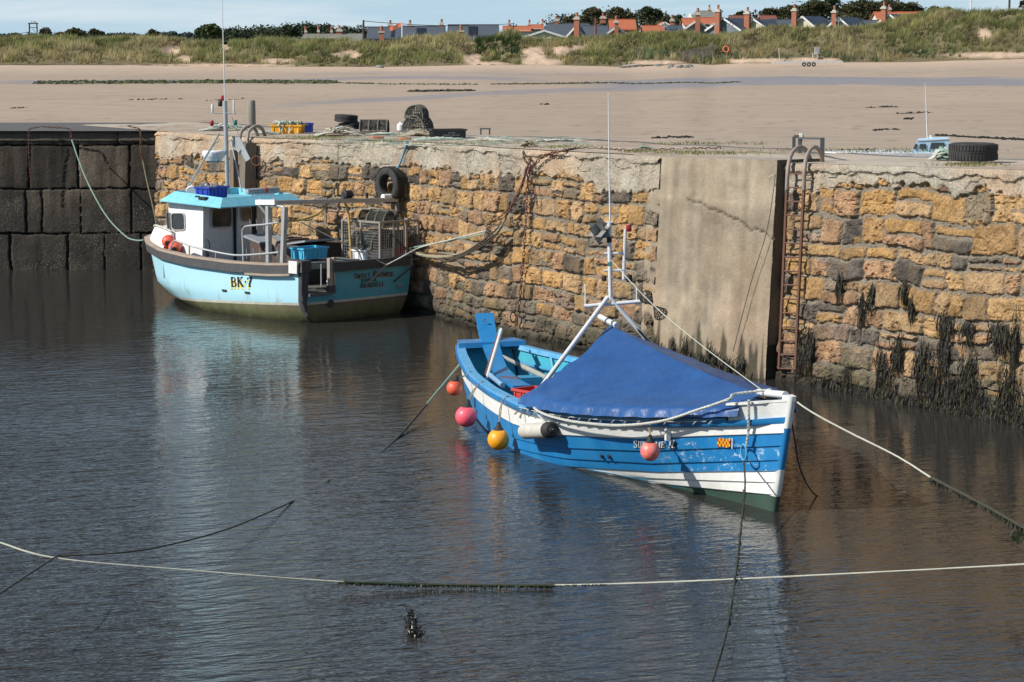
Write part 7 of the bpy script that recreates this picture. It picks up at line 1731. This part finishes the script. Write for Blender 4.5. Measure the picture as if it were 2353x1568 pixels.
# boxes and pots
YELP = M('yellow_plastic', (.80, .40, .01), .5, dirt=(.6, .3, .03), amt=.4, scale=8); BLKP = M('black_plastic', (.018, .02, .022), .5, dirt=(.05, .05, .05), amt=.4, scale=8)
p = ondeck(662, 307); crate('fish_crate', 'yellow fish crate overflowing with rope on the pier top', p, rad(-8), .62, .40, .18, YELP)
p2 = ondeck(704, 305); crate('fish_crate', 'small deep blue crate tucked behind the right end of the yellow crate', p2 + Vector((-.05, .12, 0)), rad(10), .32, .30, .19, BLUEP)
rs = random.Random(3); mb = MB()
for k in range(18):
    a = rs.uniform(-.28, .28); pts = [p + Vector((a + rs.uniform(-.1, .1) * j / 3, -.24 + .45 * (j / 6), .20 + .05 * math.sin(j * 2 + k) - (.18 if j == 0 and k % 3 == 0 else 0))) for j in range(7)]; mb.tube(smooth(pts, .04), .016, 5, mi=k % 3)
tag(mb.build('rope', [ROPEW, ROPET, NETG], None, smooth='all'), 'thick cords spilling over the yellow fish crate', 'rope')
p = ondeck(860, 306); pot('lobster_pot', 'single square ended lobster pot lying between the tyres and the white drum', p + Vector((0, .05, .02)), rad(-4), .56, .17, seed=21)
p = ondeck(960, 306); g = 'pair of lobster pots stacked left of the black box'
pot('lobster_pot', 'lower lobster pot of the tall stack left of the black box', p + Vector((0, .1, .03)), rad(70), .5, .24, g, seed=22)
pot('lobster_pot', 'upper upright lobster pot of the tall stack left of the black box', p + Vector((-.03, .1, .30)), rad(78), .46, .19, g, tilt=(.1, 0), seed=23)
p = ondeck(931, 303); t = thing('drum', 'small white plastic drum behind the square lobster pot', 'drum', p + Vector((-.1, .2, 0))); mb = MB(); mb.lathe([(.06, 0), (.08, .02), (.08, .14), (.05, .17), (.03, .175), (.03, .2)], n=14); mb.build('body', CABW, t, smooth=True)
p = ondeck(1028, 318); bx = crate('fish_box', 'long black fish box with faint white writing on the pier top', p + Vector((0, .1, 0)), rad(14), .64, .36, .17, BLKP)
mb = MB(); 
def bxp(yo, h): return lambda u, v: Vector((lerp(-.13, .20, u), -.198 + .0 * v, yo + h * v))
lettering(mb, 'NORTH SHIELDS', 0, 1, 0, 1, bxp(.045, .03)); lettering(mb, 'FISH', 0, 1, 0, 1, lambda u, v: Vector((lerp(-.03, .11, u), -.2, .09 + .03 * v))); mb.build('lettering', M('faint_white', (.30, .30, .30), .7), bx)
t = thing('bracket', 'small dark metal hoop bracket standing on the pier top right of the black box', 'bracket', (0, 0, 0)); p, q = ondeck(1105, 310), ondeck(1125, 310); mb = MB()
mb.beam(p, p + Vector((0, 0, .12)), .03, .03); mb.beam(q, q + Vector((0, 0, .12)), .03, .03); mb.beam(p + Vector((-.015, 0, .12)), q + Vector((.015, 0, .12)), .03, .03); mb.build('hoop', DGALV, t)
OR = M('orange_scrap', (.42, .13, .06), .8)
for i, (x, y, l) in enumerate(((866, 318, 'flat orange scrap lying before the square lobster pot'), (640, 300, 'dull red scrap left of the yellow crate'), (930, 322, 'small orange brown scrap near the pier edge'))):
    p = ondeck(x, y); mb = MB(); mb.lathe([(.02, 0), (.12, .01), (.10, .035), (.01, .045)], p, 9, Matrix.Diagonal((1.2, .6, 1))); tag(mb.build('plastic_scrap', OR), l, 'scrap')
rs = random.Random(12); mb = MB()
for k in range(150):   # thin strands and twigs on the deck
    x = rs.uniform(730, 1330); y = rs.uniform(312, 334) + (x - 700) * .006; p = ondeck(x, y); a = rs.uniform(-.6, .6); l = rs.uniform(.1, .5)
    mb.tube([p + Vector((0, 0, .006)), p + Vector((l * .5, a * .1 + rs.uniform(-.1, .1), .012)), p + Vector((l, a * .3, .006))], .005, 4, mi=k % 4)
tag(mb.build('loose_twine', [ROPEG, ROPEW, ROPET, NETG], None), 'bits of green and pale twine littering the pier top', 'twine', kind='stuff')
rs = random.Random(13); mb = MB()
for k in range(2600):
    c0 = rs.choice([(1640, 352, 60), (1560, 350, 30), (1100, 330, 80), (900, 325, 70), (1300, 338, 60), (2240, 378, 40), (1950, 345, 150), (1480, 348, 30), (780, 318, 50), (700, 316, 40), (2050, 348, 100), (1600, 330, 80)]); x = rs.gauss(c0[0], c0[2]); y = c0[1] + rs.gauss(0, 1.6)
    if not 380 < x < 2350: continue
    p = ondeck(x, y); h = rs.uniform(.015, .05); a = rs.uniform(0, 6.28); v = rs.uniform(.6, 1.4); cc = rs.choice([(.12, .15, .03), (.20, .20, .07), (.28, .24, .12)])
    mb.add([p + Vector((-.006, 0, -.01)), p + Vector((.006, 0, -.01)), p + Vector((math.cos(a) * .03, math.sin(a) * .03, h))], [(0, 1, 2)], col=tuple(q * v for q in cc))
tag(mb.build('moss_tufts', MATS.get('marram2') or LEAF), 'tufts of grass and moss growing in the joints of the pier top', 'moss', kind='stuff')
# small blue boat on the sand behind the pier
YB_ = 62.0; t = thing('small_boat', 'pale blue and white little cabin boat with tall aerial behind the pier', 'boat', Vector((aty(2142, 330, YB_).x, YB_, 0)), rad(0)); bx0 = t.location.x
def bp(x, y, dY=0): q = aty(x, y, YB_ + dY); return Vector((q.x - bx0, dY, q.z))
PBL = M('pale_blue_gel', (.40, .58, .72), .35, dirt=(.34, .5, .62), amt=.2)
mb = MB(); lo = [bp(2094, 344), bp(2186, 344), bp(2186, 344, 1.3), bp(2094, 344, 1.3)]; hi = [bp(2106, 325), bp(2182, 321), bp(2180, 321, 1.2), bp(2108, 325, 1.2)]; lo = [p - Vector((0, 0, .1)) for p in lo]
mb.add(lo + hi, [(0, 1, 5, 4), (1, 2, 6, 5), (2, 3, 7, 6), (3, 0, 4, 7), (4, 5, 6, 7)]); mb.build('cabin', PBL, t)
mb = MB(); mb.add([p + Vector((0, -.03, .02)) for p in hi[:2]] + [p + Vector((0, .03, .02)) for p in hi[2:]] + [p.lerp(sum(hi, Vector()) / 4, .15) + Vector((0, 0, .07)) for p in hi], [(0, 1, 5, 4), (1, 2, 6, 5), (2, 3, 7, 6), (3, 0, 4, 7), (4, 5, 6, 7)]); mb.build('roof', PBL, t)
for pts in ([(2098, 343), (2106, 343), (2108, 331), (2103, 331)], [(2111, 343), (2128, 343), (2128, 331), (2114, 331)], [(2136, 343), (2172, 343), (2170, 328), (2140, 328)]):
    mb = MB(); mb.add([bp(x, y) + Vector((0, -.02 - (y < 335) * -.0, 0)) for x, y in pts], [(0, 1, 2, 3)]); mb.build('window', WIN, t)
mb = MB(); mb.tube([bp(2131, 321, .3), bp(2126, 192, .3)], [.018, .008], 6); mb.build('whip_aerial', WPIPE, t)
mb = MB(); mb.lathe([(.04, 0), (.05, .08), (.02, .1)], bp(2140, 320, .4), 8); mb.tube([bp(2133, 321, .3), bp(2143, 316, .3)], .02, 5); mb.build('deck_fitting', CABW, t)
mb = MB(); n = 12; rows = []
for k in range(n + 1):
    x = lerp(-2.6, 1.4, k / n); w_ = .95 * math.sqrt(max(0, 1 - max(0, (-x - .8) / 1.8) ** 2.2)); z0 = lo[0].z
    rows.append([Vector((x, .65 - w_, z0 + .02)), Vector((x, .65 - w_ * .85, z0 - .75)), Vector((x, .65, z0 - 1.2)), Vector((x, .65 + w_ * .85, z0 - .75)), Vector((x, .65 + w_, z0 + .02)), Vector((x, .65 - w_, z0 + .02))])
mb.grid(rows); mb.add(rows[-1][:5], [(0, 1, 2, 3, 4)]); mb.build('hull', M('pale_hull', (.7, .7, .7), .4), t, smooth=True)
# ------------------------------------------------------------------ chains on the walls
CH = M('chain_rust', (.14, .06, .04), .9, dirt=(.07, .035, .028), amt=.6, scale=20, bmp=.4)
def chain(lab, pts, link=.07, r=.010, group=None, mat=None): mb = MB(); chainlinks(mb, pts, link, r); o = mb.build('chain', mat or CH, None, smooth='all'); return tag(o, lab, 'chain', group)
kn = MWP(1212, 372, .14)
chain('rusty chain hanging straight down the wall from the rope knot to the water', [ondeck(1214, 338), MWP(1217, 370, .13), MWP(1214, 420, .13), MWP(1212, 560, .12), MWP(1206, 700, .12), MWP(1203, 745, .14)], .08, .014)
mb = MB(); rr = MWP(1196, 728, .14); mb.torus(rr, .085, .016, Matrix.Rotation(rad(90), 3, 'X') @ Matrix.Rotation(rad(20), 3, 'Y'), 20, 6, sx=.6); tag(mb.build('iron_ring', M('weedy_iron', (.06, .055, .035), .8)), 'big weedy iron ring on the lower end of the hanging chain', 'ring')
chain('rusty chain lying along the pier edge to the right of the rope knot', [MWP(1216, 395, .14), MWP(1232, 374, .14), MWP(1255, 356, .13), MWP(1290, 347, .11), ondeck(1345, 342), ondeck(1450, 346), ondeck(1560, 344), ondeck(1660, 341)], .09, .014)
chain('rusty chain slanting down left from the knot towards the thick hawser', [MWP(1214, 385, .16), MWP(1206, 430, .18), MWP(1192, 470, .22), MWP(1176, 505, .26), MWP(1168, 530, .3)], .08, .014)
chain('second rusty chain slanting down left, ending in a loop under the first', [MWP(1212, 395, .15), MWP(1198, 450, .2), MWP(1180, 485, .24), MWP(1160, 505, .28), MWP(1140, 520, .32)], .06, .009)
chain('tangled rusty chain bunched round the rope knot on the pier edge', [ondeck(1206, 338), MWP(1200, 352, .12), MWP(1206, 368, .14), MWP(1216, 380, .14), MWP(1208, 392, .15), MWP(1215, 405, .15)], .07, .011)
chain('short rusty chain drooping right of the knot and back to the wall', [MWP(1218, 385, .15), MWP(1224, 415, .13), MWP(1232, 450, .11), MWP(1236, 480, .10)], .06, .008)
HAW = M('hawser', (.34, .29, .20), .9, dirt=(.20, .17, .11), amt=.5, scale=20, bmp=.4)
hw = [MWP(1180, 500, .25), MWP(1170, 530, .3), MWP(1150, 552, .35), MWP(1120, 572, .38), MWP(1080, 585, .38), MWP(1040, 588, .36), MWP(1000, 584, .32), MWP(962, 574, .22)]
mb = MB(); mb.rope(hw, .034); tag(mb.build('hawser', HAW), 'thick twisted hawser from the wall chains to the stern of the pale blue boat', 'rope')
mb = MB(); mb.rope([MWP(1148, 534, .3), MWP(1080, 550, .38), MWP(1010, 562, .38), MWP(962, 571, .3)], .014); tag(mb.build('mooring_rope', ROPEG), 'thin green mooring rope from the chains to the stern rail of the pale blue boat', 'rope')
mb = MB()
for d_ in (0, 1, 2): mb.tube(smooth([MWP(1190 - 4 * d_, 470, .2), MWP(1172, 520 + 6 * d_, .3), MWP(1135, 562 + 5 * d_, .42), MWP(1090 - 10 * d_, 584 + 7 * d_, .40), MWP(1045, 582 + 6 * d_, .36), MWP(975, 578 + 3 * d_, .24)], .06), .015, 5)
tag(mb.build('rope', M('weedy_rope', (.05, .042, .028), .9, dirt=(.10, .07, .045), scale=20), None, smooth='all'), 'three dark weedy ropes sagging along the thick hawser towards the far boat', 'rope')
mb = MB(); rs = random.Random(9)
for k in range(10): mb.torus(MWP(1152 + rs.uniform(-6, 6), 545 + rs.uniform(-14, 14), .3), .10, .008, Matrix.Rotation(rad(90 + rs.uniform(-30, 30)), 3, 'X') @ Matrix.Rotation(rs.uniform(-.5, .5), 3, 'Y'), 16, 4, sx=.5)
tag(mb.build('rope_coil', M('dark_coil', (.06, .045, .035), .9)), 'dark coil of line hanging beside the thick hawser', 'rope')
# left dark wall chains
FW_ = 52.5
def FWP(x, y, o=.1): return aty(x, y, FW_ - o)
chain('thin rusty chain hanging down the dark wall at the far left', [FWP(92, 292, 0), FWP(70, 296, .1), FWP(66, 304, .1), FWP(67, 360, .1), FWP(72, 428, .1)], .06, .009)
chain('rusty chain draped along the top edge of the dark wall', [FWP(94, 291, -.05), FWP(120, 293, .02), FWP(158, 296, .06), FWP(163, 310, .1), FWP(165, 322, .12)], .07, .011)
chain('rusty chain hanging at the right end of the dark wall', [FWP(292, 289, -.1), FWP(306, 293, .0), FWP(322, 300, .08), FWP(323, 340, .12), FWP(328, 370, .15)], .08, .012)
p0 = FWP(165, 322, .14); bowp = tw(Vector((5.85, .05, 1.12)))
mb = MB(); mb.rope([p0, aty(195, 405, 51.3), aty(240, 490, 50.0), aty(285, 540, 49.0), aty(310, 552, 48.4), aty(330, 552, 48.0)], .016); tag(mb.build('mooring_rope', ROPEG), 'pale green mooring rope sagging from the dark wall to the bow of the far boat', 'rope')
mb = MB(); mb.rope([FWP(328, 370, .16), aty(336, 410, 51.5), aty(348, 460, 50.3), aty(360, 515, 48.6)], .018); tag(mb.build('mooring_rope', M('rope_olive', (.16, .15, .09), .9, dirt=(.08, .075, .05))), 'olive mooring rope running steeply down to the foredeck of the far boat', 'rope')

# ------------------------------------------------------------------ mooring lines over the water
def weedfringe(mb, pts, n, seed, l=(.02, .09), mi=1, sp=.012):
    rs = random.Random(seed); P = smooth(pts, .02)
    for k in range(n):
        p = P[int(rs.random() ** 1.0 * (len(P) - 1))]; d = Vector((rs.gauss(0, .3), rs.gauss(0, .3), -1)).normalized() * rs.uniform(*l); w_ = Vector((rs.uniform(.003, .008), rs.uniform(-.004, .004), 0)); p = p + Vector((rs.gauss(0, sp), rs.gauss(0, sp), 0))
        mb.add([p - w_, p + w_, p + d * .6 + w_ * 1.2, p + d], [(0, 1, 2, 3)], mi=mi)
WEEDM = M('rope_weed', (.03, .04, .015), .5, dirt=(.015, .018, .008), amt=.6, scale=30)
LINEW = M('line_white', (.50, .50, .42), .8, dirt=(.40, .39, .30), amt=.4, scale=12, bmp=.4, bscale=200)
r1 = [aty(-60, 1228, 21.9), aty(0, 1247, 21.75), aty(130, 1283, 21.45), aty(400, 1308, 21.6), aty(780, 1337, 21.9), aty(1000, 1343, 22.0), aty(1270, 1345, 22.0), aty(1500, 1339, 21.8), aty(1690, 1331, 21.5), aty(2000, 1316, 21.2), aty(2353, 1297, 20.8), aty(2430, 1292, 20.6)]
mb = MB(); mb.rope(r1, .009); tag(mb.build('mooring_line', LINEW), 'long pale twisted line stretched across the whole foreground', 'rope')
mb = MB(); weedfringe(mb, r1[4:7], 700, 1, (.015, .05), 0, .008); weedfringe(mb, [aty(1270, 1345, 22.0), aty(1400, 1342, 21.9)], 60, 3, (.01, .03), 0, .006); mb.tube(smooth([aty(790, 1338, 21.9), aty(1000, 1344, 22.0), aty(1280, 1346, 22.0)], .1), .013, 5)
tag(mb.build('seaweed', WEEDM), 'green weed clinging under the middle of the long pale line', 'seaweed', kind='stuff')
LINED = M('line_dark', (.085, .075, .055), .85, dirt=(.04, .035, .025), amt=.5, scale=12)
r2 = [aty(-30, 1385, 19.3), aty(0, 1364, 19.7), aty(60, 1324, 20.4), aty(127, 1281, 21.43), aty(145, 1278, 21.6), aty(300, 1268, 22.0), aty(420, 1245, 22.9), aty(520, 1217, 23.9), aty(600, 1185, 25.0), at(682, 1148, -.01)]
mb = MB(); mb.tube(smooth(r2, .08), .0085, 6); tag(mb.build('mooring_line', LINED, None, smooth='all'), 'thin dark line looped over the pale line at the left', 'rope')
st = BW(*cpt(.15, .70, -1, .02)); r3 = [aty(1140, 765, 34.9), aty(1104, 780, 34.6), aty(1050, 845, 33.9), aty(980, 930, 32.2), aty(920, 1000, 30.6), aty(870, 1045, 29.3), aty(810, 1082, 28.5), at(752, 1108, 0.0)]
mb = MB(); mb.tube(smooth(r3[:4], .08), .013, 6, mi=0); mb.tube(smooth(r3[3:], .08), .015, 6, mi=1); weedfringe(mb, r3[5:8], 160, 5, (.02, .08), 1); tag(mb.build('mooring_line', [ROPEG, ROPED], None, smooth='all'), 'weedy line slanting down from the stern of the blue coble into the water', 'rope')
rg = BW(RINGL.x, RINGL.y, RINGL.z - .085)
r4 = [rg, aty(1712, 1120, 25.0), aty(1702, 1220, 23.6), aty(1690, 1325, 21.35), aty(1672, 1440, 19.0), aty(1645, 1540, 17.2), aty(1625, 1600, 16.2), aty(1600, 1680, 15)]
mb = MB(); mb.rope(r4, .011); weedfringe(mb, r4[1:5], 130, 7, (.01, .05), 0, .008); tag(mb.build('painter_line', ROPED), 'dark weedy painter running from the blue ring on the bow towards the viewer', 'rope')
rb = Vector(BW(9.3, .05, 1.24)); r5 = [rb, aty(1870, 950, 25.0), aty(1960, 998, 24.6), aty(2060, 1048, 24.0), aty(2140, 1098, 23.3), aty(2250, 1155, 22.6), aty(2353, 1213, 21.9), aty(2430, 1255, 21.3)]
mb = MB(); mb.rope(r5[:5], .0105, mi=0); mb.tube(smooth(r5[4:], .08), .017, 6, mi=1); weedfringe(mb, r5[4:8], 520, 9, (.02, .08), 1); tag(mb.build('mooring_line', [LINEW, ROPED], None), 'mooring line from the bow to the right edge, clean rope then thick weed', 'rope')
mb = MB(); p_ = aty(2340, 1220, 21.95)
for k in range(40): a = R_.uniform(-.05, .05); mb.tube([p_ + Vector((a, 0, 0)), p_ + Vector((a * 1.4, 0, -.05)), p_ + Vector((a * .8, 0, -R_.uniform(.06, .13)))], .004, 4)
tag(mb.build('seaweed', WEEDM), 'clump of weed hanging from the right end of the weedy mooring line', 'seaweed', kind='stuff')
r6 = [Vector(BW(9.28, .06, 1.0)), aty(1826, 1010, 26.0), aty(1838, 1075, 26.2), aty(1862, 1125, 26.4), aty(1890, 1148, 26.6), at(1922, 1163, 0)]
mb = MB(); mb.tube(smooth(r6, .06), .009, 6); tag(mb.build('mooring_line', LINED, None, smooth='all'), 'short dark line dropping from the bow into the water at the right', 'rope')
mb = MB(); mb.tube(smooth([aty(1402, 596, BW(4.33, 0, 0).y), aty(1500, 700, 29.2), aty(1620, 800, 27.9), BW(8.7, 0, 1.24)], .2), .0055, 5); tag(mb.build('forestay', LINEW, None), 'thin pale forestay from the white mast down to the bow', 'rope')
mb = MB(); u_, z_ = rspot(1797, 545); mb.tube(smooth([RWP(1806, 400, .3), mw(20.2, 2.2, .12), mw(19.9, 1.4, .12), mw(19.55, .35, .10)], .2), .006, 5); tag(mb.build('thin_line', LINED, None), 'thin dark line slanting across the lower right of the concrete pillar', 'rope')
mb = MB(); mb.tube([RWP(1806, 400, .32), RWP(1800, 405, .36), RWP(1797, 415, .34)], .008, 5); tag(mb.build('rag', ROPEW), 'scrap of pale cord knotted on the top of the right ladder', 'cord')
# mooring of the far boat: strap on the transom, line up to the gantry
kp = tpl(*[(lambda p: (p.y, p.z))(ploc(876, 608, a=-.1))][0], .12); kw = tw(kp)
mb = MB(); mb.rope([tw(ploc(690, 510, b=1.1)), kw], .014); tag(mb.build('mooring_rope', ROPEW), 'pale rope from the gantry post down to the middle of the stern rail', 'rope')
mb = MB(); mb.rope([kw, kw.lerp(MWP(1010, 566, .45), .5), MWP(1010, 566, .45), MWP(1075, 549, .42), MWP(1145, 528, .3)], .013); tag(mb.build('mooring_rope', ROPEW), 'pale rope leading right from the stern rail towards the wall chains', 'rope')
mb = MB(); mb.tube([kw, tw(tpl(*[(lambda p: (p.y, p.z))(ploc(848, 646, a=-.1))][0], .03)), tw(tpl(*[(lambda p: (p.y, p.z))(ploc(838, 652, a=-.1))][0], .03))], .016, 6); tag(mb.build('strap', WOODR), 'taut strap from the stern rail to an eye left of the boat name', 'strap')
mb = MB(); mb.tube([tw(tpl(*[(lambda p: (p.y, p.z))(ploc(948, 606, a=-.1))][0], .1)), tw(tpl(*[(lambda p: (p.y, p.z))(ploc(906, 648, a=-.1))][0], .02))], .014, 6); tag(mb.build('strap', M('strap_dark', (.06, .07, .08), .8)), 'dark strap from the far stern corner to an eye right of the boat name', 'strap')
# weed clump floating in the foreground
rs = random.Random(77); mb = MB(); c = at(948, 1432, 0.0); 
for k in range(230):
    y = rs.uniform(1408, 1462); w_ = itp(y, [1400, 1415, 1425, 1440, 1462], [2, 10, 12, 14, 20]); p = at(947 + (y - 1430) * .18 + rs.gauss(0, w_ * .5), y, rs.uniform(.0, .04)); a = rs.uniform(0, 6.28); l = rs.uniform(.02, .06)
    q = p + Vector((math.cos(a) * l * .5, math.sin(a) * l, rs.uniform(-.02, .03))); mb.tube([p, (p + q) / 2 + Vector((0, 0, .012)), q], rs.uniform(.004, .009), 4)
mb.tube([at(931, 1386, .01), at(936, 1400, .015), at(944, 1412, .02)], .0035, 4)
tag(mb.build('weed_clump', M('wet_weed', (.012, .010, .006), .3, dirt=(.03, .025, .012), amt=.4, scale=30)), 'black clump of seaweed floating on the water in the foreground', 'seaweed')
